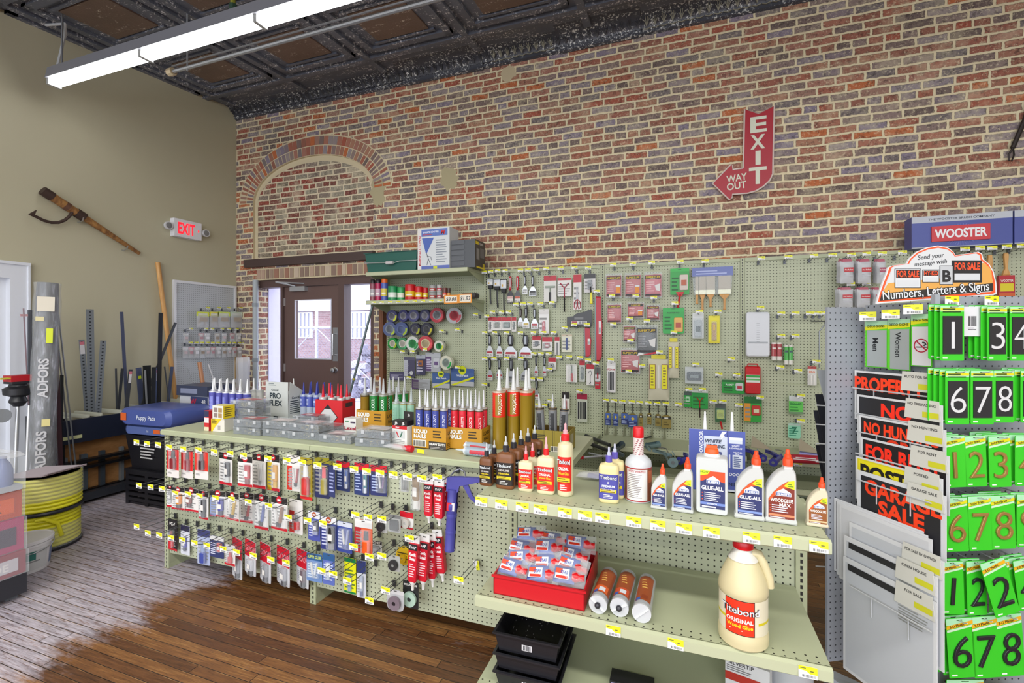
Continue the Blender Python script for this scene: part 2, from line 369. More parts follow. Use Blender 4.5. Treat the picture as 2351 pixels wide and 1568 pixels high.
# ragged patches of old plaster beside the arch
b=MB()
for(px_,py_,w_,h_,s_) in((868,440,.11,.34,1),(1030,410,.12,.22,2),(1168,168,.09,.14,3)):
 c=atY(px_,py_,YB);rr=random.Random(s_);pts=[(c.x+w_*cos(t)*rr.uniform(.7,1.15),c.z+h_*.6*sin(t)*rr.uniform(.75,1.15)) for t in[2*pi*i/22 for i in range(22)]]
 b.prism(pts,YB-.003,YB+.004,K('b0a684' if s_<3 else 'bfb191',.95))
struct(b,'wall_back_patches')
# left wall, right wall
b=MB()
DYa,DYb=1.2,atX(64,700,XL).y
LDZ=atX(30,606,XL).z
b.b2((XL-.15,-6,0),(XL,DYa,4.9),M_WALL);b.b2((XL-.15,DYa,LDZ),(XL,DYb,4.9),M_WALL);b.b2((XL-.15,DYb,0),(XL,5.0,4.9),M_WALL)
struct(b,'wall_left')
b=MB();b.b2((6,-6,0),(6.15,5,4.9),M_WALL);struct(b,'wall_right')
# white panelled door and casing in the left wall
WD=K('dfe3ea',.4);b=MB();cw=.13
b.b2((XL-.06,DYb-cw,0),(XL+.022,DYb,LDZ-cw),WD);b.b2((XL-.06,DYa,LDZ-cw),(XL+.022,DYb,LDZ),WD);b.b2((XL-.02,DYb-.012,0),(XL+.035,DYb+.004,LDZ+.012),WD);b.b2((XL-.02,DYa,LDZ-.006),(XL+.04,DYb+.004,LDZ+.02),WD)
d2=struct(b,'door_2')
b=MB();b.b2((XL-.1,DYa,0),(XL-.06,DYb-cw,LDZ),K('b4b8bc',.4));b.b2((XL-.06,DYb-cw-.04,0),(XL-.045,DYb-cw,LDZ-cw),WD)
b.b2((XL-.06,DYb-cw-.16,.3),(XL-.05,DYb-cw-.13,LDZ-cw-.06),WD);b.build('panel',d2)
# tin ceiling: boards, raised frames and darker pressed panels
b=MB();sl=math.atan(.0667)
b.quad([(-6,-6,ceil_z(-6)),(-6,5,ceil_z(5)),(6,5,ceil_z(5)),(6,-6,ceil_z(-6))],M_TIN);b.quad([(-6,-6,5),(6,-6,5),(6,5,5),(-6,5,5)],M_TIN)
def strip(x0,y0,x1,y1,h,mat):
 vs=[(x,y,ceil_z(y)-dz) for dz in(-.01,h) for x,y in((x0,y0),(x1,y0),(x1,y1),(x0,y1))]
 b.add(vs,[(4,7,6,5),(0,1,5,4),(1,2,6,5),(2,3,7,6),(3,0,4,7)],mat)
TW,TD=1.16,.98
for i in range(-6,6):
 x0=i*TW+.32
 strip(x0-.035,-6,x0+.035,4.5,.035,M_TIN)
 for j in range(-2,5):
  y0=j*TD+.3
  if y0>4.2:continue
  y1=min(y0+TD,4.42)
  for(a0,c0,a1,c1,h) in((.1,.1,TW-.1,.17,.03),(.1,y1-y0-.17,TW-.1,y1-y0-.1,.03),(.1,.1,.17,y1-y0-.1,.03),(TW-.17,.1,TW-.1,y1-y0-.1,.03)):strip(x0+a0,y0+c0,x0+a1,y0+c1,h,M_TIN)
  strip(x0+.29,y0+.27,x0+TW-.29,y1-.25,.014,M_TINB)
  strip(x0+.24,y0+.22,x0+TW-.24,y0+.25,.02,M_TIN);strip(x0+.24,y1-.23,x0+TW-.24,y1-.2,.02,M_TIN)
for j in range(-5,5):strip(-6,j*TD+.265,6,j*TD+.335,.035,M_TIN)
struct(b,'ceiling')
# coved cornice along the brick, with pressed ornament
b=MB();CB=4.43;prof=[(YB,CB-.01),(YB-.03,CB),(YB-.03,CB+.03)]+[(YB-.03-.19*(1-cos(radians(a))),CB+.03+.1*sin(radians(a))) for a in(15,30,45,60,75,90)]+[(YB-.27,CB+.13)]
nP=len(prof);xs=[R0,-3.0,-2.0,-1.16,-.35,1.4,R1]
for k,(x0,x1) in enumerate(zip(xs,xs[1:])):
 o_=.012 if k%2 else 0
 vs=[(x,y-o_,z-o_) for x in(x0,x1) for y,z in prof];b.add(vs,[(i,i+1,nP+i+1,nP+i) for i in range(nP-1)],M_COVE,True)
 for x in(x0,x1):b.add([(x,y-o_,z-o_) for y,z in prof]+[(x,y,z+.012) for y,z in prof],[(i,i+1,nP+i+1,nP+i) for i in range(nP-1)],M_COVE)
rr=random.Random(5);CR=K('8a8878',.6);CR2=K('3a3b40',.5)
x=-5.6
while x<2.2:
 m_=CR if x>-.35 or(-1.9<x<-1.16) else CR2
 for a in(-60,-20,20,60):
  t=radians(a);y0,z0=YB-.05,CB+.035;p0=(x,y0-.016,z0+.004);p1=(x+sin(t)*.03,y0-.03-.045*cos(t),z0+.03+.034*cos(t));b.tube([p0,((p0[0]+p1[0])/2,p0[1]-.018,p0[2]+.03),p1],.004,m_,4)
 b.tube([(x-.034,YB-.045,CB+.035),(x,YB-.038,CB+.028),(x+.034,YB-.045,CB+.035)],.006,m_,4)
 x+=.078
struct(b,'trim_4')
# ---------------------------------------------------------------- yard door with two sidelights
DY=YB+.1;BRN=K('5b4743',.45);BRN2=K('66504b',.42);FZ=DZ1
def X(px,Y=DY):return atY(px,765,Y).x
def Z(px,py,Y=DY):return atY(px,py,Y).z
xl,xr=X(596),X(862);d1x,d2x=X(657),X(784);sl0,sl1,sr0,sr1=X(604),X(652),X(797),X(858);hz=Z(720,657);sill=.12
b=MB()
for x0,x1 in((xl,sl0),(sl1,d1x),(d2x,sr0),(sr1,DX1+.001)):b.b2((x0,DY-.06,0),(x1,DY+.07,hz),BRN)
b.b2((xl,DY-.06,hz),(DX1,DY+.07,FZ),BRN);b.b2((sl0,DY-.05,0),(sl1,DY+.05,sill),BRN);b.b2((sr0,DY-.05,0),(sr1,DY+.05,sill),BRN)
b.b2((DX0+.0005,DY+.075,0),(DX0+.014,YB+T+.03,FZ),K('d9d6ea',.8))
dr=struct(b,'door_1')
def glass_mat():
 g=NG('window_glass');tr=g.n('ShaderNodeBsdfTransparent');gl=g.n('ShaderNodeBsdfGlossy');gl.inputs['Roughness'].default_value=.02;mx=g.n('ShaderNodeMixShader');mx.inputs[0].default_value=.07
 tr.inputs[0].default_value=(.93,.94,1,1);o=g.t.nodes['Material Output']
 for a,c in((tr.outputs[0],mx.inputs[1]),(gl.outputs[0],mx.inputs[2]),(mx.outputs[0],o.inputs['Surface'])):g.t.links.new(a,c)
 return g.mat
GLASS=glass_mat()
wx0,wx1,wz0,wz1=X(683),X(764),Z(720,822),Z(720,690)
b=MB();e=.004;yb0,yb1=DY-.03,DY+.015
for a in(((d1x+e,0,0),(wx0,0,hz-e)),((wx1,0,0),(d2x-e,0,hz-e)),((wx0,0,0),(wx1,0,wz0)),((wx0,0,wz1),(wx1,0,hz-e))):b.b2((a[0][0],yb0,a[0][2]+.01),(a[1][0],yb1,a[1][2]),BRN2)
fr=K('cfd0dc',.4)
for a in((wx0-.012,wz0-.012,wx1+.012,wz0),(wx0-.012,wz1,wx1+.012,wz1+.012),(wx0-.012,wz0,wx0,wz1),(wx1,wz0,wx1+.012,wz1)):b.b2((a[0],yb0-.008,a[1]),(a[2],yb0,a[3]),fr)
leaf=b.build('door_leaf',dr)
b=MB();b.b2((wx0,DY-.01,wz0),(wx1,DY-.004,wz1),GLASS);b.build('pane',leaf)
for x0,x1 in((sl0,sl1),(sr0,sr1)):
 b=MB();b.b2((x0,DY-.004,sill),(x1,DY+.003,hz),GLASS);b.build('sidelight_pane',dr)
b=MB();AL=K('b9bcc2',.35,.6);cx_=X(693);zz=Z(693,664);b.b2((cx_-.12,yb0-.055,zz-.03),(cx_+.125,yb0,zz+.028),AL)
b.tube([(cx_-.03,yb0-.05,zz+.03),(cx_-.2,yb0-.11,zz+.075),(cx_-.27,yb0-.13,zz+.09)],.011,AL,8);b.tube([(cx_-.27,yb0-.13,zz+.085),(cx_+.1,yb0-.03,zz+.065)],.009,AL,8);b.build('door_closer',leaf)
b=MB();hx=X(774);z0,z1=Z(774,829),Z(774,752);b.b2((hx-.038,yb0-.004,z0),(hx+.038,yb0,z1),K('a9abb0',.3,.7));zm=(z0+z1)/2
b.tube([(hx,yb0,zm-.13),(hx,yb0-.05,zm-.13),(hx,yb0-.055,zm),(hx,yb0-.05,zm+.13),(hx,yb0,zm+.13)],.011,K('c9cace',.25,.8),8);b.build('pull_handle',leaf)
b=MB();z0=Z(774,849);b.lathe([(.038,0),(.038,.01),(.02,.015),(.02,.03),(.032,.04),(.03,.06),(.001,.066)],K('d5d6da',.2,.9),16);b.v=[V((hx+p.x,yb0-p.z,z0+p.y)) for p in b.v];b.build('knob',leaf)
for py_ in(694,843):
 b=MB();z0=Z(655,py_);b.b2((d1x-.02,yb0-.012,z0-.05),(d1x+.025,yb0,z0+.05),K('b0a9a8',.4,.5));b.build('hinge',leaf)
 # brick reveals either side and painted pipe in the corner
b=MB();c=atY(588,700,YB-.05);b.cyl((c.x,YB-.06,0),(c.x,YB-.06,2.25),.034,K('aab2b6',.5),14)
for z0 in(.6,1.18,1.9):b.cyl((c.x,YB-.06,z0),(c.x,YB-.06,z0+.05),.041,K('8f979c',.5),14)
tag(b.build('conduit_pipe'),'grey painted vertical pipe running up beside the brown yard door','pipe')
b=MB();x0=X(876,YB-.03);b.b2((x0,YB-.075,0),(x0+.05,YB-.004,2.0),M_BARN);tag(b.build('timber_post'),'reddish-brown rough timber post between the brick jamb and the pegboard','post')
# ---------------------------------------------------------------- the yard outside
b=MB();b.quad([(-20,5.0,-.15),(8,5.0,-.15),(8,40,-.15),(-20,40,-.15)],K('cfcbd0',.9));struct(b,'ground')
YH=15.0;hb=thing('neighbouring_building','brick building with white roof edge seen through the yard door panes','building',(0,YH,0))
bm=brick_mat('far_brick','b9a8a8',['a88684','9c7a7a','b39490'],.2)
wz=atY(720,715,YH).z
b=MB();b.b2((-26,0,-.2),(-6,5,wz),bm);b.build('wall',hb)
b=MB();b.b2((-26.3,-.25,wz),(-5.7,5,wz+.35),K('dfe0ea',.6));b.prism([(-26.3,wz+.35),(-5.7,wz+.35),(-8,wz+1.3),(-24,wz+1.3)],.2,4.8,K('c9ccda',.7));b.build('roof',hb)
for px_ in(628,697,826):
 p=atY(px_,745,YH);b=MB();b.b2((p.x-.5,-.06,p.z-.55),(p.x+.5,.02,p.z+.5),K('e8eaf2',.4))
 for k in range(1,5):b.b2((p.x-.5+k*.2,-.08,p.z-.5),(p.x-.46+k*.2,-.05,p.z+.45),K('8d8f9c',.5))
 b.build('window',hb)
YF=8.6;fz1=atY(720,752,YF).z;GV=K('c3c6d2',.4,.4)
fen=thing('chain_link_gate','chain-link yard gate with pipe frame and diagonal braces outside the door','gate',(0,YF,0));b=MB()
x0,x1=X(590,YF),X(900,YF);gp=[x0,X(727,YF),x1]
for z0 in(.05,fz1):b.cyl((x0,0,z0),(x1,0,z0),.03,GV,8)
for x in gp:b.cyl((x,0,-.15),(x,0,fz1+.5),.035,GV,8)
b.tube([(gp[1],-.02,fz1),(gp[2],-.02,.1)],.012,GV,5);b.tube([(gp[1],-.02,fz1),(gp[0],-.02,.1)],.012,GV,5);b.build('frame',fen)
b=MB();hgt=fz1-.05;n_=int((x1-x0+hgt)/.085)
for k in range(n_):
 xa=x0-hgt+k*.085
 for s_ in(1,-1):
  a0,a1=(xa,xa+hgt) if s_>0 else(xa+hgt,xa);t0=0.0;t1=1.0;d=a1-a0
  ts=sorted(((x0-a0)/d,(x1-a0)/d));t0,t1=max(0,ts[0]),min(1,ts[1])
  if t1>t0:b.cyl((a0+d*t0,.01*s_,.05+hgt*t0),(a0+d*t1,.01*s_,.05+hgt*t1),.0035,K('9fa2b4',.5,.3),3,caps=False)
b.build('wire_mesh',fen)
rr=random.Random(9)
for i,(px_,py_,r_) in enumerate(((640,800,.5),(840,790,.45))):
 p=atY(px_,py_,10+i*.5);b=MB()
 for k in range(60):
  a=rr.uniform(0,2*pi);q=r_*rr.random()**.5;c=V((p.x+q*cos(a),p.y+q*sin(a)*.6,rr.uniform(-.1,max(.2,p.z))*(1-.4*q/r_)));b.box(c,(rr.uniform(.1,.3),rr.uniform(.1,.3),rr.uniform(.04,.14)),K(rr.choice(['c3c0cc','9a97a6','dcdae4','827d88']),.8),Mx.Rotation(rr.uniform(0,3),3,'Z')@Mx.Rotation(rr.uniform(-.5,.5),3,'X'))
 tag(b.build('rubble'),'heaps of broken masonry lying in the yard beyond the gate','rubble','rubble heaps in the yard','stuff')
for i,(px_,py_,r_) in enumerate(((845,668,1.3),(618,672,1.6))):
 p=atY(px_,py_,22);b=MB()
 for k in range(500):
  v=V((rr.gauss(0,1),rr.gauss(0,1),rr.gauss(0,1))).normalized()*r_*rr.random()**.4;c=p+V((v.x*1.2,v.y,v.z));u=V((rr.uniform(-1,1),rr.uniform(-1,1),rr.uniform(-1,1))).normalized();w_=u.orthogonal().normalized()
  b.quad([c,c+u*.22,c+u*.2+w_*.14,c+w_*.18],K(rr.choice(['5f7a62','7d977c','4f6a58']),.7))
 t=thing('tree',['green tree top behind the yard, seen through the pane by the pegboard','green tree top behind the yard, seen through the pane beside the pipe'][i],'tree',(0,0,0));b.build('foliage',t);b=MB();b.cyl((p.x,p.y,-.2),(p.x,p.y,p.z),.18,K('5a4a40',.8),8);b.build('trunk',t)
 # ================================================================ ceiling fittings
FX0=-5.34;FY,FZ_=2.57,3.81;TUBE=K('ffffff',.4,0,1,7.0);HOUS=K('85868c',.4)
LT=thing('strip_light','long fluorescent strip light with glowing tubes hung from the tin ceiling','light',(FX0,FY,FZ_));n_=7;TL=1.235
b=MB();L=n_*TL
b.add([(x,y,z) for x in(0,L) for y,z in((-.05,.13),(.05,.13),(.068,.032),(-.068,.032))],[(0,1,2,3),(7,6,5,4),(0,4,5,1),(1,5,6,2),(3,2,6,7),(3,7,4,0)],HOUS);b.build('housing',LT)
for i in range(n_):
 b=MB();b.cyl((i*TL+.02,-.03,.005),(i*TL+TL-.02,-.03,.005),.019,TUBE,10);b.cyl((i*TL+.02,.03,.005),(i*TL+TL-.02,.03,.005),.019,TUBE,10);b.build('tube',LT)
for i in range(n_+1):
 x=i*TL;b=MB();b.box((x,0,.01),(.03,.1,.06),K('a8aaa8',.4));b.build('tube_holder',LT)
cz=ceil_z(FY)-FZ_
for x in(.12,2.2,3.5,5.4):b=MB();b.cyl((x,0,.07),(x,0,cz),.006,K('8d9094',.4,.6),5);b.build('hanging_chain',LT)
b=MB();b.tube([(.05,0,.06),(.02,.02,.2),(.1,.03,.45),(.12,.02,cz-.08),(-.12,0,cz-.05)],.012,K('b5b7b8',.5),6);b.build('cord',LT)
b=MB();b.cyl((2.2,.0,.09),(2.2,0,.2),.028,K('2f4a38',.5),8);b.cyl((2.2,0,.2),(2.2,0,.27),.018,K('8a8a2a',.5),8);b.build('connector',LT)
RY=2.95;p=atY(395,165,RY);q=atY(430,160,RY)
b=MB();b.cyl((p.x,RY,p.z),(p.x+6.5,RY,p.z),.017,K('9da0a4',.35,.6),8);b.cyl((p.x,RY,p.z+.05),(p.x+6.5,RY,p.z+.05),.008,K('9da0a4',.35,.6),6)
b.cyl((p.x-.04,RY,p.z),(p.x+.02,RY,p.z),.035,K('b9a98a',.5),8)
for x in(q.x,q.x+3.2):b.cyl((x,RY,p.z-.03),(x,RY,ceil_z(RY)),.008,K('a9acb0',.35,.6),6)
tag(b.build('hanging_rod'),'thin grey steel rod hung level below the tin ceiling behind the strip light','rod')
# ================================================================ wall pegboard units
SX=atY(1117,765,YP).x;ST=1.219;PZ=2.215
WL={-1:'pegboard wall unit with two goods shelves and tape rolls, beside the brown door',0:'pegboard wall unit covered in scrapers and putty knives',1:'pegboard wall unit hung with red and green packs, paintbrushes and brush sets',2:'mostly bare pegboard wall unit with white roller tray',3:'pegboard wall unit behind the grey sign display'}
for k in range(-1,4):
 x0=SX+k*ST;t=thing('pegboard_unit',WL[k],'shelving unit',(x0,YP,0),group='pegboard wall units')
 b=MB();b.b2((.02,0,.162),(ST-.02,.02,PZ-.031),M_PEG);b.build('back_panel',t)
 b=MB();b.b2((.02,-.008,PZ-.03),(ST-.02,.03,PZ),M_STEEL);b.build('top_rail',t);b=MB();b.b2((.02,-.003,1.12),(ST-.02,-.0005,1.128),M_STEEL);b.build('seam_strip',t)
 b=MB();b.b2((-.018,-.006,0),(.018,.04,PZ),M_SLOT);b.build('upright',t)
 if k==3:b=MB();b.b2((-.018,-.006,0),(.018,.04,PZ),M_SLOT);b.build('upright',t,loc=(ST,0,0))
 b=MB();b.b2((.02,-.42,0),(ST-.02,.02,.16),M_STEEL);b.build('base',t)
def shelf(name,label,x0,x1,yf,yb,z,group=None,tags=0):
 """front at yf (toward the camera), top at z"""
 t=thing(name,label,'shelf',(x0,yf,z),group=group);L=x1-x0;D=yb-yf
 b=MB();b.b2((.002,.004,-.03),(L-.002,D,0),M_SHELF);b.b2((.0,0,-.006),(L,.006,0),M_STEEL);b.build('shelf_top',t)
 b=MB();pr=[(0,0),(-.012,-.006),(-.012,-.038),(-.004,-.044),(0,-.03)]
 b.add([(x,y,z_) for x in(0,L) for y,z_ in pr],[(0,1,2,3,4),(9,8,7,6,5)]+[(i,i+5,(i+1)%5+5,(i+1)%5) for i in range(5)],K('b6bb9c',.35));b.build('price_channel',t)
 for x in(.01,L-.01):
  b=MB();b.add([(x+a,y,z_) for a in(-.003,.003) for y,z_ in((.02,-.03),(D,-.03),(D,-.13),(D-.05,-.12))],[(0,1,2,3),(7,6,5,4),(0,4,5,1),(1,5,6,2),(2,6,7,3),(3,7,4,0)],M_STEEL);b.build('bracket',t)
 return t
xL=SX-ST
shelf('metal_shelf','top metal shelf above the cans, carrying tray and boxes',xL+.02,SX-.02,4.12,YP-.01,2.2)
shelf('metal_shelf','metal shelf of small cans with orange price cards',xL+.02,SX-.02,4.12,YP-.01,1.9)
for k in(0,1,2):shelf('metal_shelf','low wall shelf strewn with caulking guns, under the '+['scrapers and putty knives','small paintbrushes','red roller tray'][k],SX+k*ST+.02,SX+(k+1)*ST-.02,4.1,YP-.01,.58,'low shelves along the pegboard wall')
for k in(1,2):shelf('metal_shelf','lowest wall shelf, mostly hidden behind the glue bottles, '+['beside the white jug','near the sign display'][k-1],SX+k*ST+.02,SX+(k+1)*ST-.02,4.1,YP-.01,.36)
# ================================================================ counter unit
GX=[.455-ST*k for k in(3,2,1,0)];GZ=.92
GL=['front counter pegboard unit at the aisle end, hung with carded glue','middle front counter pegboard unit with blue caulking gun','front shelf unit holding wood glue bottles and the white jug']
for k in range(3):
 t=thing('counter_unit',GL[k],'shelving unit',(GX[k],YG,0),group='front counter units')
 b=MB();b.b2((.022,0,.1),(ST-.022,.02,GZ-.038),M_PEG)
 b.build('back_panel',t)
 b=MB();b.b2((-.02,-.008,0),(.02,.05,GZ-.038),M_SLOT);b.b2((-.02,.05,0),(.02,.5,.1),M_STEEL);b.b2((-.021,.0,.03),(.021,.04,.085),K('a4a98c',.5));b.build('upright',t)
 if k==2:b=MB();b.b2((-.02,-.008,0),(.02,.05,GZ-.038),M_SLOT);b.b2((-.02,.05,0),(.02,.5,.1),M_STEEL);b.build('upright',t,loc=(ST,0,0))
 if k==0:b=MB();b.b2((-.02,.05,.1),(-.014,.66,GZ-.038),M_STEEL);b.b2((-.022,.62,0),(.02,.66,GZ-.038),M_STEEL);b.build('end_panel',t)
 if k<2:b=MB();b.b2((.022,.64,.1),(ST-.022,.66,GZ-.038),M_PEG);b.build('rear_panel',t)
for k,(x0,x1) in enumerate(((GX[0]-.02,GX[1]),(GX[1]+.001,GX[2]),(GX[2]+.001,-.5))):
 b=MB();b.b2((x0,YG-(.03 if k<2 else-.003),GZ-.035),(x1-.001,YG+.72,GZ),K('b2b898',.42));k<2 and b.b2((x0+.001,YG-.036,GZ-.03),(x1-.001,YG-.03,GZ-.008),M_STEEL)
 tag(b.build('countertop'),['pale green metal counter top at the aisle end under the plastic organisers','pale green metal counter top under the boxes of adhesive tubes','short pale green metal counter top under the tall gold tubes'][k],'counter top','metal countertops')
S1Z,S2Z,S3Z=.925,.545,.2
sx0,sx1=GX[2]+.022,GX[3]-.022
shelf('metal_shelf','upper front shelf lined with wood glue bottles',sx0,sx1,1.665,YG-.012,S1Z)
shelf('metal_shelf','lower front shelf carrying the red tray and white jug',sx0,sx1,1.65,YG-.012,S2Z)
shelf('metal_shelf','bottom front shelf under the black trays',sx0,sx1,1.64,YG-.012,S3Z)
# ---------------------------------------------------------------- price tags and hooks
TAGY,TAGW=K('e2e21c',.4),K('e8e9e8',.4)
def tag_geo(b,w,h,y=0.0,x=0.0,z=0.0):
 b.b2((x-w/2,y,z-h/2),(x+w/2,y+.0015,z+h/2),TAGW);f=y-.0006
 b.face([(x-w/2,z+h/2),(x-w/2,z+h*.18),(x-w*.1,z+h*.12),(x+w*.12,z-h*.12),(x+w/2,z-h*.12),(x+w/2,z+h/2)],TAGY,f)
 b.lines(x-w*.42,x+w*.05,z+h*.25,z+h*.42,1,K('6b6b30'),f-.0005);b.lines(x+w*.12,x+w*.4,z+h*.02,z+h*.25,1,K('6b6b30'),f-.0005);b.bars(x-w*.3,x+w*.4,z-h*.42,z-h*.2,14,K('62646a'),f)
def edge_tag():
 b=MB();tag_geo(b,.052,.034);return[('ticket',b)]
def edge_tags(pxs,yf,z,phrase):
 for i,px in enumerate(pxs):
  p=atY(px,1200,yf-.0145)
  b=MB();tag_geo(b,.05,.034);o=b.build('price_ticket',None,None,(p.x,yf-.0145,z-.02),(radians(-6),0,0))
  tag(o,f'yellow and white price ticket, {ORD[i]} from the left along the {phrase}','price ticket','price tickets on the '+phrase)
edge_tags([1105,1151,1199,1240,1297,1343,1383,1455,1510,1570,1633,1725,1797,1880],1.665,S1Z,'glue shelf edge')
edge_tags([1408,1551,1855],1.65,S2Z,'jug shelf edge')
def hook_fn(L,tw,th,sh):
 def fn():
  b=MB();W=K('6a6e70',.35,.7);b.box((0,-.004,.004),(.018,.006,.034),DST)
  b.tube([(0,-.005,0),(0,-L+.03,0),(0,-L,.012)],.0022,W,5);b.tube([(0,-.005,.015),(0,-.03,.028),(0,-L-.012,.028)],.0018,W,5)
  c=MB();tag_geo(c,tw,th,-L-.016,sh,.028-th*.1);return[('wire',b),('price_tag',c)]
 return fn
WH={'top row of the putty knife panel':[(1111,625),(1126,623.4),(1142,621.7),(1159,621.7),(1194,620.6),(1211.6,620),(1230,619),(1253,617),(1286,615.6),(1318,614.7),(1349,614.7)],'second row of the putty knife panel':[(1183.5,698.6),(1200,697.5),(1216,697),(1240,697),(1266,695)],'row above the small red carded blades':[(1117,725.7),(1130,716.4),(1151,716.4),(1167,716.4)],'row above the steel putty knives':[(1112,764),(1134.7,764),(1162,764),(1194,764),(1224,764),(1247,763.7),(1270,763.7)],'lower row above the hidden putty knives':[(1112,823),(1133.6,823),(1162,823),(1195,823),(1224.6,812),(1241,812),(1259,812)],'stepped row beside the red handles':[(1283,820),(1306,819.6),(1330,821),(1349,827),(1366.6,833.7)],'spots around the dark trowel':[(1295,752),(1317,745),(1346,745.7),(1369,669.4)],'lowest spots of the putty knife panel':[(1111,882),(1221,870),(1239,870),(1232,929.5),(1249.6,930.6),(1262.6,919.7),(1329,897.4),(1260,848)],'top row of the red pack panel':[(1406.6,608),(1451,606),(1495,603.6),(1560,601),(1617,600)],'second row of the red pack panel':[(1404,679),(1458,679),(1499.5,683),(1548,696),(1604.6,715.5),(1646.4,715)],'middle of the red pack panel':[(1406.6,743.8),(1444,731),(1484,737),(1545.7,763),(1446,781.7),(1512.5,808),(1472.5,839.7),(1442,852)],'bare spots of the red pack panel':[(1401,826.7),(1596,836.6),(1676.5,824),(1648.5,859),(1689,860)],'small paintbrush row':[(1389.6,919),(1408.7,920),(1427.5,922),(1449,922.6),(1467,924),(1487,924.7),(1507,926),(1527.4,926.8),(1556,928)],'lowest row right of the paintbrushes':[(1580,894),(1611,894),(1635.4,921.6),(1657.7,921.6),(1694,929.4)],'top row of the mostly bare panel':[(1746,593),(1808,590.7),(1866.7,587.6),(1908.8,586)],'row right of the white roller tray':[(1744,707),(1791.5,719.7),(1824,719.5),(1857,719.5),(1876,719),(1891,719)],'row above the paint roller packs':[(1791.5,771),(1824,771)],'lower half of the mostly bare panel':[(1789.5,843),(1830,851),(1872,829.7),(1743,912),(1837,909),(1836,966)],'top row beside the roller cover packs':[(1952,585),(1987,583),(2023,582.4),(2069,580)],'second row beside the roller cover packs':[(1950.6,652),(1986,651)],'row under the blue banner':[(2212,572),(2246.5,570),(2274.5,569.7),(2307.7,567),(2342,564.6)],'lower part of the tape panel':[(1091,722),(1013,760),(1049,756.6),(923.6,807.4),(946,807.4),(975,802.6),(1049.5,842.8),(938,867)],}
for ph,lst in WH.items():
 for i,(px,py) in enumerate(lst):
  Lh=.12;p=atY(px,py,YP-Lh-.016)
  spawn(('hk',Lh),hook_fn(Lh,.056,.03,.006),'peg_hook',f'peg hook with yellow price tag, {ORD[i]} in the {ph}','hook',(p.x,YP-.008,p.z-.025),0,'peg hooks in the '+ph)
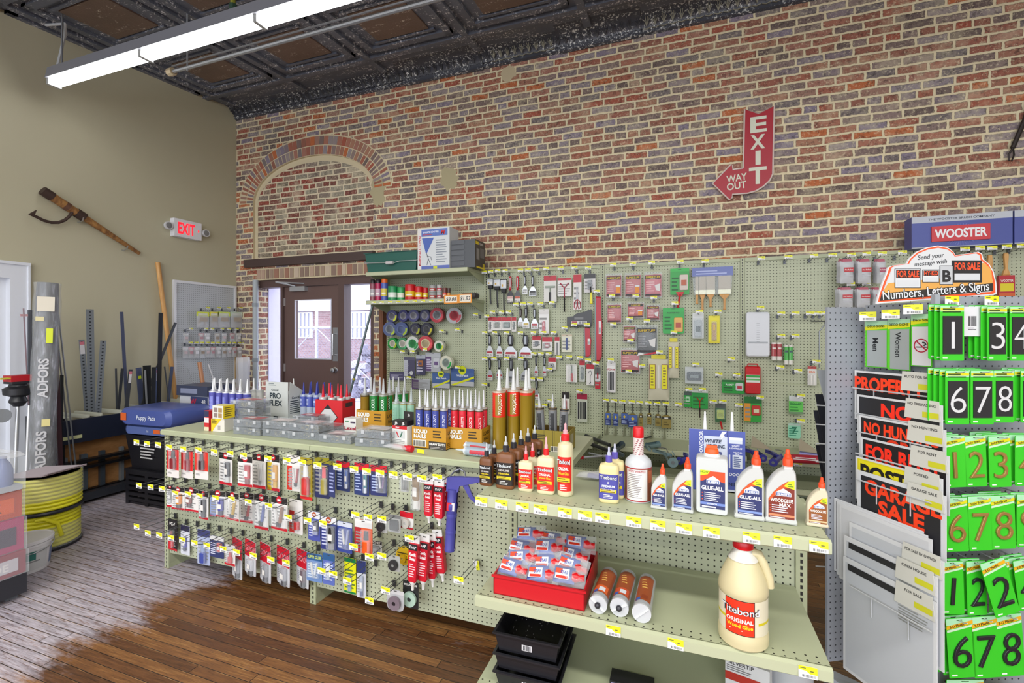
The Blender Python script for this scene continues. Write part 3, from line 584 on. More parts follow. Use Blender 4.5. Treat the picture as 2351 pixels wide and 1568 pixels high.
  # ================================================================ carded goods
def product(b,ty,w,h,c1,c2,y=-.004):
 """a product lying on a card, centred on x = 0, filling w x h below z = 0"""
 A,B_=K(c1,.35),K(c2,.35)
 if ty=='tube':
  r=w*.5;b.lathe([(r*.8,-h*.97),(r*.8,-h*.72),(r,-h*.7),(r,-h*.12),(r*.95,0)],A,12,(0,y,0),1,.55);b.lathe([(r*.82,-h),(r*.82,-h*.74)],B_,12,(0,y,0),1,.6);b.rect(-r*.6,-h*.6,r*.6,-h*.3,K('e6e4de'),y-r*.56)
 elif ty=='bottle':
  r=w*.5;b.lathe([(r,-h),(r,-h*.48),(r*.55,-h*.42),(r*.55,-h*.38)],B_,12,(0,y,0),1,.6);b.lathe([(r*.62,-h*.4),(r*.5,0)],A,12,(0,y,0),1,.6)
 elif ty=='twin':
  for s in(-1,1):
   a=V((s*w*.16,y,0));e=V((s*w*.1+w*.28,y,0))*0+V((s*w*.22+(-w*.14 if s>0 else w*.14),y,-h));d=V((-.18*w,0,0)) if s>0 else V((.18*w,0,0))
   b.cyl((s*w*.3+.0,y,0),(s*w*.12,y,-h*.78),w*.1,A if s>0 else K('d9d9d6',.3),8);b.cyl((s*w*.12,y,-h*.78),(s*w*.08,y,-h),w*.07,B_,8)
 elif ty=='disc':
  r=min(w,h)/2;k=len(b.v);b.lathe([(r*.3,0),(r*.3,.012),(r,.012),(r,0)],A,24);b.lathe([(r*.02,0),(r*.02,.009),(r*.3,.009)],B_,16);b.v[k:]=[b.M@V((p.x,y-p.z,p.y-h/2)) for p in(b.M.inverted()@q for q in b.v[k:])]
 elif ty=='block':b.puffy(rrect(-w/2,-h,w/2,0,min(w,h)*.15,3),.014,.005,A,.94);b.rect(-w*.3,-h*.7,w*.3,-h*.35,B_,y-.0075)
 elif ty=='bar':b.puffy(rrect(-w/2,-h,w/2,0,w*.35,3),w*.6,w*.2,A,.9);b.rect(-w*.25,-h*.45,w*.25,-h*.12,B_,y-w*.31)
 elif ty=='blades':
  for i in range(4):x=-w*.36+i*w*.24;b.face([(x-w*.08,0),(x-w*.08,-h),(x+w*.07,-h*.97),(x+w*.08,-h*.03)],A if i%2 else B_,y)
 elif ty=='scissor':
  b.face([(-w*.12,0),(-w*.2,-h*.6),(w*.05,-h*.62)],A,y-.001);b.face([(w*.1,0),(w*.16,-h*.6),(-w*.08,-h*.62)],A,y-.002)
  for s in(-1,1):b.tube([(s*.02*w,y,-h*.58),(s*w*.42,y,-h*.72),(s*w*.42,y,-h*.92),(s*w*.2,y,-h),(s*.06*w,y,-h*.86),(s*.02*w,y,-h*.6)],w*.05,B_,5)
 elif ty=='hookpick':b.tube([(0,y,-h),(0,y,-h*.4),(w*.25,y,-h*.2),(w*.1,y,0),(-w*.2,y,-h*.05),(-w*.25,y,-h*.2)],w*.04,A,5);b.tube([(-.1*w,y,-h*.95),(.1*w,y,-h*.82)],w*.06,B_,5)
 elif ty=='tee':b.tube([(-w*.4,y,0),(0,y,-h*.18),(w*.4,y,0)],w*.06,A,6);b.tube([(0,y,-h*.16),(0,y,-h*.5)],w*.055,A,6);b.tube([(0,y,-h*.5),(0,y,-h)],w*.075,B_,6)
 elif ty=='squeegee':b.box((0,y,-h*.08),(w,.012,h*.12),A);b.tube([(0,y,-h*.12),(0,y,-h*.4)],w*.06,A,6);b.tube([(0,y,-h*.4),(0,y,-h)],w*.1,B_,8)
 elif ty=='driver':b.cyl((0,y,0),(0,y,-h*.5),w*.07,B_,6);b.cyl((0,y,-h*.48),(0,y,-h),w*.2,A,8)
 elif ty=='strip':b.box((0,y,-h/2),(w,.004,h),A);b.cyl((0,y,-h*.2),(0,y-.004,-h*.2),w*.2,B_,8);b.cyl((0,y,-h*.85),(0,y-.004,-h*.85),w*.2,B_,8)
def card(w,h,bg='e6e4de',hd=None,hh=.2,ft=None,fh=.1,txt=None,tc='f0f0ea',th=.1,tz=None,pr=None,pc=('444444','bbbbbb'),pw=.4,ph=.5,px=0.0,pz=None,ln='8a8a88',nl=4,rnd=.0,logo=None,lc='f0f0ea',bl=True,side=None):
 def fn():
  b=MB();out=rrect(-w/2,-h,w/2,0,max(.0015,min(w,h)*(.06+rnd)),2)
  b.prism(out,-.0012,.0008,K(bg,.38));f=-.0018
  if hd:b.rect(-w/2+.0006,-h*hh,w/2-.0006,-.0008 if rnd==0 else-h*.02,K(hd,.38),f)
  if ft:b.rect(-w/2+.0006,-h+.0008,w/2-.0006,-h+h*fh,K(ft,.38),f)
  if side:b.rect(-w/2+.0006,-h*.98,-w*.12,-h*hh,K(side,.38),f)
  b.rect(-w*.09,-h*.035-.004,w*.09,-h*.035,K('3a3a38'),f-.0004)
  if txt:
   for i,t in enumerate(txt.split('|')):b.text(t,0,-(tz if tz is not None else hh*.5)*h-i*th*h*1.35,th*h,K(tc,.4),f-.0006,maxw=w*.86)
  if logo:k=len(b.v);b.lathe([(w*.17,0),(.0001,.0004)],K(logo,.35),14);b.v[k:]=[V((p.x,f-.0006-p.z,p.y-h*hh*.45)) for p in b.v[k:]];b.rect(-w*.1,-h*hh*.45-w*.045,w*.1,-h*hh*.45+w*.045,K(lc),f-.0014)
  if nl:b.lines(-w*.42,(w*.42 if not pr or px==0 else-w*.02) if px>=0 else w*.42,-h*.88,-h*max(hh+.1,.3),nl+2,K(ln),f-.0002,int(w*1e5)%97)
  r=[('card',b)]
  if pr:
   q=MB();q.M=Mx.Translation((px*w,-.002,-(pz if pz is not None else hh+.08)*h));product(q,pr,w*pw,h*ph,pc[0],pc[1]);r.append(('product',q))
   if bl and pr!='disc':q=MB();q.M=Mx.Translation((px*w,0,0));z0=-(pz if pz is not None else hh+.06)*h;q.puffy(rrect(-w*pw*.62,z0-h*ph*1.06,w*pw*.62,z0+h*.02,w*.06,2),min(.03,w*pw*.9),.004,CLEAR,.95);q.v=[p+V((0,-.002,0)) for p in q.v];r.append(('blister',q))
  return r
 return fn
_HK=[]
def chook(px,py,L,lab,grp):
 p=atY(px,py,YG-.009);_HK.append((p.x,p.z,L));spawn(('chk',L),hook_fn(L,.05,.033,.0),'peg_hook',lab,'hook',(p.x,YG-.009,p.z-.004),0,grp)
CH={'top row of the front counter':([(395.7,1006.5),(419,1009.6),(443.7,1011.6),(468,1016.7),(499.8,1020.8),(533.5,1023),(568,1027),(603,1030),(632.4,1034),(686,1040),(727,1044),(760.5,1048),(794,1053.6),(837,1056),(873,1061.6),(900,1065.6),(928.7,1069.6),(957,1072),(988,1076),(1019,1080),(1052,1078)],.2),'second row of the front counter':([(401,1099),(427,1102),(452,1105.5),(482,1115.7),(510,1116.7),(535.5,1121),(571,1125),(606,1127),(643,1133),(687.5,1141),(730,1165),(772,1171),(806,1177),(876,1158),(903,1163),(933,1166)],.2),'third row of the front counter':([(404,1184),(429,1198),(454,1202),(480,1207.5),(505,1212),(532,1218),(559,1223),(595,1230),(624,1236),(660.6,1243),(699,1251),(732,1257),(809,1273),(834,1279),(864,1292)],.22),'lower end of the front counter':([(872,1225),(906,1246),(933,1244),(992,1206),(906,1338),(941,1316),(1097,1292)],.2)}
for ph,(lst,L) in CH.items():
 for i,(px,py) in enumerate(lst):chook(px,py,L,f'peg hook with yellow price tag, {ORD[i]} in the {ph}','peg hooks in the '+ph)
def hang(px0,px1,py0,py1,dmax=.17):
 """the place of a counter good seen between these pixels: (x, y, z_top, w, h), snapped to the nearest hook's line"""
 cx=(px0+px1)/2;p=atY(cx,py0,YG-.09);best=None
 for hx,hz,L in _HK:
  r=ray(cx,py0);y=r.y*hx/r.x if abs(r.x)>1e-6 else 9;d=YG-y;z=EYE.z+r.z*y/r.y
  if.015<d<dmax and-.02<hz-z<.07:s=abs(hz-z-.02)+abs(d-.08)*.3;best=min(best or(9,),(s,hx,y))
 y=best[2] if best else YG-.09
 a,c,q=atY(px0,py0,y),atY(px1,py0,y),atY(cx,py1,y);t=atY(cx,py0,y)
 return t.x,y,t.z,c.x-a.x,t.z-q.z
JB=dict(bg='e4e2de',hd='1c1a1a',hh=.2,ft='c4182a',fh=.09,logo='c4182a')
GOODS=[((383,412,1031,1096),'red glue card with black-capped bottle, nearest the aisle on the top hooks',dict(bg='e0dcd8',hd='d3201f',hh=.72,pr='bottle',pc=('18181c','7a1a22'),pw=.45,ph=.62,px=.08,pz=.03,txt='SUPER|GLUE',tz=.3)),((414,445,1033,1098),'red glue card with narrow black-capped tube, second on the top hooks',dict(bg='e0dcd8',hd='d3201f',hh=.72,pr='bottle',pc=('18181c','8c2330'),pw=.35,ph=.66,px=.1,pz=.03)),((448,478,1036,1100),'red glue card with crooked dark bottle, third on the top hooks',dict(bg='e0dcd8',hd='d9301f',hh=.7,pr='bottle',pc=('2a1a1c','3a1a20'),pw=.4,ph=.6,px=.05,pz=.04)),((502,535,1039,1113),'white epoxy card with dark grey tube and red foot, top row',dict(JB,pr='tube',pc=('3f4046','c9c9c6'),px=.2,pw=.36,ph=.6)),((546,580,1047,1117),'white epoxy card with bright red tube, top row',dict(JB,pr='tube',pc=('c01c2c','77131c'),px=.2,pw=.36,ph=.6)),((579,611,1042,1121),'white epoxy card with clear twin-barrel tube, top row',dict(JB,pr='twin',pc=('d9dcdc','8c9090'),px=.1,pw=.5,ph=.6)),((612,644,1043,1127),'white epoxy card with golden tube, top row',dict(JB,side='d9c02a',pr='tube',pc=('d69a18','e0b43c'),px=.2,pw=.36,ph=.6)),((659,690,1045,1127),'white-headed red card with two small red tubes',dict(bg='dcdad4',hd='e4e2dc',hh=.3,side='c8321f',pr='twin',pc=('a8202a','2a2a2c'),px=.18,pw=.6,ph=.5,pz=.36)),((688,719,1051,1147),'golden glue card with white-topped red bottle and red foot',dict(bg='9c8a1e',hd='a89a1a',hh=.15,ft='cf1f22',fh=.08,pr='bottle',pc=('e6e8ea','bf2a26'),px=0,pw=.6,ph=.7,pz=.16)),((722,757,1050,1143),'navy glue card with red-tipped bottle and gold letters',dict(bg='232a55',hd='8f8a1c',hh=.14,pr='bottle',pc=('e02434','9c8f3a'),px=.18,pw=.42,ph=.66,txt='SUPER',tc='d9c21c',tz=.24,th=.09)),((755,770,1058,1141),'plain dark blue card tucked behind the navy glue card',dict(bg='2c3666',hd='7d7c2a',hh=.12,ln='9aa4d0')),((771,805,1059,1127),'red-headed blue card with slim blue tube, near the middle upright',dict(bg='2b3a6c',hd='d0182a',hh=.2,pr='tube',pc=('3a64b4','cfd6e4'),px=.28,pw=.22,ph=.6,ln='a9b8dc')),((813,848,1063,1137),'red-headed blue card with slim teal tube',dict(bg='2a3a70',hd='d0182a',hh=.22,pr='tube',pc=('23808c','cfd6e4'),px=.28,pw=.22,ph=.6,ln='a9b8dc')),((851,888,1068,1138),'red-headed blue card with two slim purple tubes',dict(bg='2c3468',hd='d0182a',hh=.22,pr='twin',pc=('7c5a8c','333344'),px=.2,pw=.5,ph=.56,ln='a9b8dc')),((920,939,1091,1129),'pair of narrow grey metal sticks in a clear pack',dict(bg='c7cbc6',pr='blades',pc=('8c8e8c','6a6c6a'),pw=.8,ph=.8,pz=.1,nl=0)),((947,965,1091,1169),'small gold and black squeeze tube hanging nozzle down',dict(bg='d6d8d2',pr='tube',pc=('8a6a32','d6d6d0'),pw=.9,ph=.9,pz=.06,nl=0,txt=None)),((383,399,1113,1164),'narrow white epoxy card at the aisle end of the second row',dict(JB,pr='tube',pc=('9a9a98','cccccc'),px=.1,pw=.4,ph=.5)),((396,423,1119,1170),'white epoxy card with orange tube, second row',dict(JB,pr='tube',pc=('e08a1c','2a2622'),px=.1,pw=.42,ph=.6)),((423,456,1121,1174),'white epoxy card with small maroon tube, second row',dict(JB,pr='tube',pc=('7c2a2a','4a1a1a'),px=-.1,pw=.36,ph=.5)),((456,479,1127,1192),'white epoxy card with black tube hanging lower, second row',dict(JB,pr='tube',pc=('2c2c30','55555a'),px=.08,pw=.5,ph=.62)),((484,517,1127,1186),'white epoxy card with royal blue tube, second row',dict(JB,side='8c9ac0',pr='tube',pc=('3c3c9c','26264a'),px=.22,pw=.36,ph=.62)),((517,551,1131,1194),'white epoxy card with black and gold twin tubes, second row',dict(JB,pr='twin',pc=('c9a428','2c2c30'),px=.0,pw=.8,ph=.62)),((552,582,1131,1200),'white epoxy card with black and red twin tubes, second row',dict(JB,pr='twin',pc=('b8202c','2c2c30'),px=.0,pw=.8,ph=.62)),((583,618,1135,1215),'white epoxy card with black and blue twin tubes, second row',dict(JB,pr='twin',pc=('44559c','2c2c30'),px=.0,pw=.8,ph=.6)),((621,662,1141,1217),'white epoxy card with black and brown twin tubes, second row',dict(JB,pr='twin',pc=('8a5a3c','2c2c30'),px=.0,pw=.8,ph=.6)),((663,697,1147,1225),'white and red card with pictured mantelpiece beside the middle upright',dict(bg='dcdad6',hd='e6e4e0',hh=.34,side='c42a24',pr='bottle',pc=('44464a','c42a2c'),px=.1,pw=.4,ph=.4,pz=.45)),((707,736,1174,1241),'slanting blue adhesive card with small dark tube, right of the upright',dict(bg='4a55a4',hd='dfe2e6',hh=.24,logo='b4522c',pr='tube',pc=('3a3c58','8890b8'),px=.2,pw=.4,ph=.44,ln='c9cfe8')),((737,772,1187,1262),'navy adhesive card with black tube',dict(bg='2f3a7c',hd='dfe2e6',hh=.2,logo='b4522c',pr='tube',pc=('1a1a1e','8a8a8c'),px=.2,pw=.44,ph=.66,ln='c9cfe8')),((772,810,1198,1268),'blue adhesive card with two thin white syringes',dict(bg='3c4c98',hd='cdd3e0',hh=.16,pr='twin',pc=('aab4dc','6a78b8'),px=.1,pw=.6,ph=.6,ln='c9cfe8')),((814,855,1193,1270),'red and orange glue card with orange bottle',dict(bg='d9582a',hd='e2e4e2',hh=.24,side='a8242c',pr='bottle',pc=('2e3440','ea5a1c'),px=.18,pw=.44,ph=.62,txt=None)),((847,877,1241,1275),'small clear pack headed by a black strip, under the orange bottle',dict(bg='c3c6c2',hd='232326',hh=.24,pr='block',pc=('77797a','9a9c9c'),pw=.7,ph=.4,txt='MAGNET',th=.14)),((864,890,1187,1222),'grey pack with a round black magnet',dict(bg='b4b6b2',hd='8a8c88',hh=.2,pr='disc',pc=('2a2a2c','44464a'),pw=.7,ph=.6,nl=0)),((891,920,1182,1222),'grey pack with a square black magnet sheet',dict(bg='a9aba8',hd='77797a',hh=.2,pr='block',pc=('242427','2c2c30'),pw=.7,ph=.6,nl=0)),((917,951,1174,1214),'red-headed round pack with white tape roll',dict(bg='d6d6d2',hd='c4182a',hh=.36,ft='b01c2a',fh=.12,pr='disc',pc=('b9b6ae','e8e8e4'),pw=.7,ph=.55,pz=.36,nl=0,rnd=.25)),((384,409,1192,1263),'black and red epoxy card lowest at the aisle end',dict(bg='1d1b1c',hd='262425',hh=.3,pr='bottle',pc=('8c1c24','c8202a'),px=-.05,pw=.46,ph=.5,txt='PC-7',ft='c81c28',fh=.07)),((414,437,1206,1273),'white card with small royal blue tube, bottom row',dict(bg='d6d9e2',hd='2e2c4a',hh=.2,pr='tube',pc=('3a3aa4','22224c'),px=.05,pw=.36,ph=.44,pz=.4)),((454,482,1216,1296),'blue and white card with white-capped blue bottle',dict(bg='a9b4d4',hd='3a3f70',hh=.2,pr='bottle',pc=('7a90c0','3a4a9c'),px=.0,pw=.5,ph=.5,pz=.42)),((481,515,1231,1280),'navy card with red panel and white header',dict(bg='2b3566',hd='d9dcdc',hh=.2,pr='block',pc=('c92430','e3e3e6'),px=.22,pw=.3,ph=.4,ln='cfd3e6')),((515,541,1251,1298),'white card with red bottle outline beside the red-headed cards',dict(bg='dddcd8',hd='c9caca',hh=.25,ft='c91c2a',fh=.12,pr='bottle',pc=('a8222c','c42c34'),px=.1,pw=.4,ph=.5)),((704,740,1271,1335),'light blue glue card with two white tubes, bottom row',dict(bg='6c8cc0',hd='2c5a8c',hh=.24,txt='SUPER GLUE',tc='d2e26a',th=.1,pr='twin',pc=('dfe6ee','a9b8cc'),pw=.6,ph=.5,ln='cfe0f0')),((741,769,1271,1342),'blue glue card with single white tube, bottom row',dict(bg='5a6cb4',hd='2c5a8c',hh=.22,pr='tube',pc=('dfe6ee','a9b8cc'),pw=.34,ph=.5,ln='cfd8f0')),((790,818,1281,1362),'bright yellow card edged in green with blue tube',dict(bg='e2e41c',hd='0f7a42',hh=.12,ft='0f7a42',fh=.06,pr='tube',pc=('2c4c8c','6a8ab8'),pw=.3,ph=.42,pz=.48,ln='5a7a2a')),((820,840,1287,1372),'narrow blue-headed card with long white tube',dict(bg='c9ccd4',hd='2c3a70',hh=.34,pr='tube',pc=('aab6cc','3a4a80'),px=.05,pw=.4,ph=.54,pz=.4)),((892,918,1276,1311),'clear pack with round black roll of magnetic strip',dict(bg='aeb0ac',pr='disc',pc=('2c2c2e','b8bab6'),pw=.8,ph=.7,pz=.2,nl=0)),((909,945,1254,1297),'round yellow card with small tape roll in its middle',dict(bg='d9b41c',pr='disc',pc=('c9a21a','e8dc9a'),pw=.45,ph=.5,pz=.36,nl=2,rnd=.38,ln='4a3c10')),((888,928,1354,1402),'clear pack with a flat purplish grey sanding disc',dict(bg='b4b4b6',hd='c9c9ca',hh=.2,pr='disc',pc=('7a6c76','3c343a'),pw=.7,ph=.66,pz=.26,nl=0,rnd=.2)),((925,961,1335,1396),'black card with a pale green roll of mounting tape',dict(bg='232325',hd='2a2a2c',hh=.25,pr='disc',pc=('a9c4b4','4a4e4c'),pw=.84,ph=.6,pz=.32,nl=0,txt='MOUNTING',th=.07)),]
for i,(bb,lab,st) in enumerate(GOODS):
 x,y,z,w_,h_=hang(*bb);fr=st
 spawn(('g',i),card(w_*.98,h_,**st),'carded_glue' if i<30 else 'carded_pack',lab,'carded goods',(x,y,z),radians(random.uniform(-6,6)))
 # red-headed cards hanging in a slanted run
GP=[((528,562,1236,1326),'left end of the run'),((556,594,1240,1318),'second in the run'),((591,628,1248,1334),'third in the run'),((629,672,1256,1342),'fourth in the run'),((676,714,1262,1346),'last of the run, beside the light blue glue')]
for i,(bb,lab) in enumerate(GP):
 x,y,z,w_,h_=hang(*bb)
 spawn(('gp',i),card(w_,h_,bg='c9cace',hd='c4122a',hh=.5,txt='GOOP',tc='d98a94',th=.15,pr='tube',pc=(['9a9ca4','b8bac0','8a8c92','9c9ea6','6a5c66'][i],'55565c'),pw=.4,ph=.44,pz=.52,px=.12,ln='77777c'),'carded_glue','grey glue card with big red header, '+lab,'carded goods',(x,y,z),radians(-16),'red-headed glue cards in the bottom row')
 # squeeze tubes of sealant
def seal_fn(w,h):
 def fn():
  b=MB();r=K('c3142a',.35);out=[(-w*.5,-h*.13),(-w*.44,-h*.8),(-w*.3,-h*.84),(w*.3,-h*.84),(w*.44,-h*.8),(w*.5,-h*.13)]
  b.puffy(out,w*.55,w*.12,r,.93);f=-w*.285;b.rect(-w*.46,-h*.245,w*.46,-h*.135,K('1c1c20'),f);b.text('DAP',0,-h*.19,h*.05,K('e8e8e8'),f-.0006)
  for t,z in(('Kwik',.32),('Seal',.40)):b.text(t,0,-h*z,h*.055,K('f3f1ee'),f-.0006,bold=.03,maxw=w*.72)
  b.lines(-w*.3,w*.34,-h*.74,-h*.48,6,K('e8c4c8'),f-.0004)
  c=MB();c.prism([(-w*.5,-h*.13),(w*.5,-h*.13),(w*.5,0),(-w*.5,0)],-.003,.003,K('dcdcda',.35));c.rect(-w*.14,-h*.055,w*.14,-h*.035,K('3a3a3a'),-.0035)
  n=MB();n.lathe([(w*.12,-h),(w*.16,-h*.9),(w*.3,-h*.86),(w*.32,-h*.83)],K('e6e6e2',.35),12)
  return[('tube_body',b),('crimped_end',c),('nozzle',n)]
 return fn
for i,(bb,rot,lab) in enumerate((((975,995,1098,1200),0,'left front of the upper three'),((998,1020,1102,1206),0,'middle of the upper three'),((1012,1031,1096,1186),0,'tucked behind, right of the upper three'),((942,964,1230,1356),3,'left of the lower four'),((964,987,1226,1354),2,'second of the lower four'),((980,1000,1224,1346),-2,'third of the lower four, partly hidden'),((992,1014,1216,1332),-8,'right of the lower four, tilted outward'))):
 cx=(bb[0]+bb[1])/2;yy=YG-(.12,.13,.07,.15,.12,.08,.06)[i];t_=atY(cx,bb[2],yy);h_=t_.z-atY(cx,bb[3],yy).z;w_=atY(bb[1],bb[2],yy).x-atY(bb[0],bb[2],yy).x
 spawn(('seal',i),seal_fn(w_,h_),'sealant_tube','red squeeze tube of sealant hanging nozzle down, '+lab,'sealant tube',(t_.x,yy,t_.z),0,'red sealant tubes on the counter hooks',(0,radians(rot),0))
 # blue caulking gun hung by its hook
def gun(parent,B,L=.33,r=.026):
 """barrel hanging down -z from z = 0; handle at the top pointing +x"""
 b=MB();b.lathe([(r,-L),(r*1.06,-L),(r*1.06,-L+.012),(r,-L+.016),(r,-.1),(r*1.1,-.095),(r*1.1,-.07),(r,-.065),(r,0)],B,18,a0=20,a1=340)
 for z in(-L*.45,-L*.72):b.lathe([(r*1.03,z),(r*1.07,z+.008),(r*1.03,z+.016)],B,18)
 b.build('barrel',parent)
 b=MB();b.prism([(-r*1.2,-.012),(r*1.1,-.012),(r*1.4,.02),(.15,.055),(.15,.07),(r*1.2,.062),(-r*1.25,.055)],-.012,.012,B);b.build('handle',parent)
 b=MB();b.prism([(.045,.03),(.075,.03),(.1,-.02),(.125,-.045),(.118,-.055),(.088,-.035)],-.006,.006,B);b.build('trigger',parent)
 b=MB();b.rect(-r*.75,-L*.33,r*.2,-L*.2,K('d8202c'),-r*1.02);b.rect(r*.2,-L*.33,r*.8,-L*.2,K('d9dadc'),-r*1.02);b.build('sticker',parent)
 b=MB();b.tube([(-.02,0,.055),(-.0,0,.085),(.03,0,.1),(.055,0,.09),(.06,0,.06)],.004,K('8f9296',.3,.8),6);b.build('hang_hook',parent)
yy=YG-.11;p=atY(1040,1122,yy);gt=thing('caulking_gun','blue caulking gun hanging barrel down on the counter pegboard','caulking gun',p);gun(gt,K('4a4a9c',.4),.30,.025);gt.rotation_euler=(0,radians(3),radians(8))
b=MB();q=atY(1094,1298,YG-.04);tag_geo(b,.045,.03);b.v=[Mx.Rotation(radians(80),3,'Y')@p_ for p_ in b.v];tag(b.build('price_ticket',None,None,q),'price ticket turned sideways on the lone low hook','price ticket')
# ================================================================ along the left wall
WX=XL
def wallX(px,py,d=.0):return atX(px,py,WX+d)
# cant hook on the wall
t=thing('cant_hook','old wooden log-rolling pole with curved iron hook mounted on the olive wall','hand tool')
p0,p1=wallX(97,437,.06),wallX(320,582,.05);d=p1-p0
b=MB();b.cyl(p0+d*.06,p0+d*.36,.04,M_OLDWOOD,14,.038);b.cyl(p0+d*.36,p1,.034,M_OLDWOOD,14,.018);b.build('handle',t)
IRON=K('4a3a34',.6,.5);b=MB();b.cyl(p0,p0+d*.09,.043,IRON,14,.044);b.cyl(p0+d*.2,p0+d*.24,.042,K('6a4a3a',.6,.3),14);b.cyl(p0+d*.31,p0+d*.39,.045,IRON,14);b.build('iron_bands',t)
b=MB();b.tube([wallX(x,y,.07) for x,y in((166,487),(158,498),(148,506),(134,511),(118,511),(100,506),(84,498),(69,491))],.014,IRON,8);b.prism([(0,0),(0,0),(0,0)],0,0,IRON)
q=[wallX(x,y,.07) for x,y in((66,492),(83,482),(80,490),(78,495))];b.add([v+V((s,0,0)) for s in(-.012,.012) for v in q],[(0,1,2,3),(7,6,5,4),(0,4,5,1),(1,5,6,2),(2,6,7,3),(3,7,4,0)],IRON);b.build('iron_hook',t)
b=MB()
for s in(.36,.83):c=p0+d*s;b.tube([V((WX+.002,c.y,c.z-.06)),V((WX+.04,c.y,c.z-.065)),V((WX+.085,c.y,c.z-.05)),V((WX+.095,c.y,c.z-.02))],.006,STL,6)
b.build('wall_bracket',t)
# lit exit sign with two lamp heads
c=wallX(431,527,.06);t=thing('exit_sign','white box exit sign with lit red letters and two round emergency lamps','exit sign',(WX,c.y,c.z),pi/2)
W_,H_=wallX(462,527).y-wallX(400,527).y,.21
b=MB();b.b2((-W_/2,-.07,-H_/2),(W_/2,0,H_/2),K('e6e6ea',.4));b.build('housing',t)
b=MB();RL=K('ff2030',.4,0,1,.9);b.text('EXIT',-.02,0,H_*.6,RL,-.0715,w=W_*.62,bold=.03);b.face([(W_*.36,.02),(W_*.36,-.02),(W_*.42,0)],RL,-.0715);b.build('lit_letters',t)
for s in(-1,1):
 b=MB();b.lathe([(.045,0),(.045,.03),(.03,.05),(.001,.055)],K('d8d9dc',.4),16);b.lathe([(.035,-.001),(.001,-.004)],K('8f9296',.2,.4),16);b.v=[V((p.x+s*(W_/2+.06),-.075+p.z,p.y)) for p in b.v];b.b2((s*W_/2,-.05,-.01),(s*(W_/2+.05),-.03,.01),K('c9cacc'));b.build('lamp_head',t)
 # timber pole leaning on the wall
a=wallX(362,602,.03);e_=V((WX+.078,4.02,.01));e_=V((WX+.075,wallX(420,965,.075).y,.14));b=MB();b.cyl(e_,a,.024,M_WOOD,14);tag(b.build('timber_pole'),'long yellow wooden pole leaning against the olive wall','pole')
# small white-framed pegboard
y0,y1=wallX(405,700,.03).y,wallX(538,700,.03).y;z1,z0=wallX(470,655,.03).z,wallX(470,880,.03).z
t=thing('small_pegboard','white-framed small pegboard hung on the olive wall with bagged parts','pegboard',(WX,0,0))
b=MB();b.b2((.015,y0,z0),(.025,y1,z1),M_WHPEG);b.build('board',t)
b=MB();FR=K('e4e6ea',.4)
for a in((y0-.03,z0-.03,y1+.03,z0),(y0-.03,z1,y1+.03,z1+.03),(y0-.03,z0,y0,z1),(y1,z0,y1+.03,z1)):b.b2((0,a[0],a[1]),(.035,a[2],a[3]),FR)
b.build('frame',t)
b=MB();p=wallX(542,818,.04);b.b2((WX+.037,p.y-.02,.95),(WX+.06,p.y+.08,p.z+.06),K('a98a5c',.7));tag(b.build('cardboard_strip'),'upright brown cardboard strip between the small pegboard and brick corner','cardboard')
def bag_fn(w,h,hd,cont,seed,t_=.03,win='b0a494'):
 def fn():
  b=MB();b.pillow(w,h,t_,CLEAR2,6,7,0,.003,seed);b.v=[p+V((0,0,0)) for p in b.v]
  c=MB();rr=random.Random(seed)
  for k in range(9):x=rr.uniform(-.34,.34)*w;z=-h*rr.uniform(.4,.85);c.cyl((x,rr.uniform(-.2,.2)*t_,z),(x+rr.uniform(-.1,.1)*w,0,z+h*rr.uniform(.1,.3)),w*.035,K(cont[k%len(cont)],.4),6)
  hdr=MB();hdr.b2((-w/2,-.004,-h*.28),(w/2,.004,0),K(hd,.4));hdr.rect(-w*.4,-h*.2,w*.3,-h*.12,K('f2f2e6'),-.005);hdr.b2((-w*.3,-t_*.52,-h*.62),(w*.3,-t_*.5,-h*.36),K(win,.5))
  return[('bag',b),('contents',c),('header_card',hdr)]
 return fn
def whook(px,py,lab,grp,L=.1):
 p=atX(px,py,WX+.03);spawn(('wk',L),hook_fn(L,.05,.028,.006),'peg_hook',lab,'hook',(WX+.036,p.y,p.z),pi/2,grp)
for i,(a,c_,hd,ct,lab) in enumerate(((452,480,'d6e01c',['c9b8a0','e0dcd4','a98a6c'],'first yellow-headed bag of small parts on the small pegboard'),(482,502,'d9d21c',['a07c4c','b8935c'],'narrow yellow-headed bag of brown parts on the small pegboard'),(500,528,'cfe04c',['e4e4e8','c9c9d0'],'green-yellow headed bag of white ties on the small pegboard'),(530,556,'c4d4c0',['e6e6ec','b8b8c4','8a7460'],'pale headed bag of white ties next to the brick corner'))):
 p=wallX((a+c_)/2,716,.11);w_=wallX(c_,720,.11).y-wallX(a,720,.11).y;h_=p.z-wallX((a+c_)/2,752,.11).z
 spawn(('wb',i),bag_fn(w_,h_,hd,ct,i+3),'parts_bag',lab,'bag',p,pi/2);whook((a+c_)/2-6,712,f'peg hook {ORD[i]} along the bag row of the small pegboard','hooks of the small pegboard')
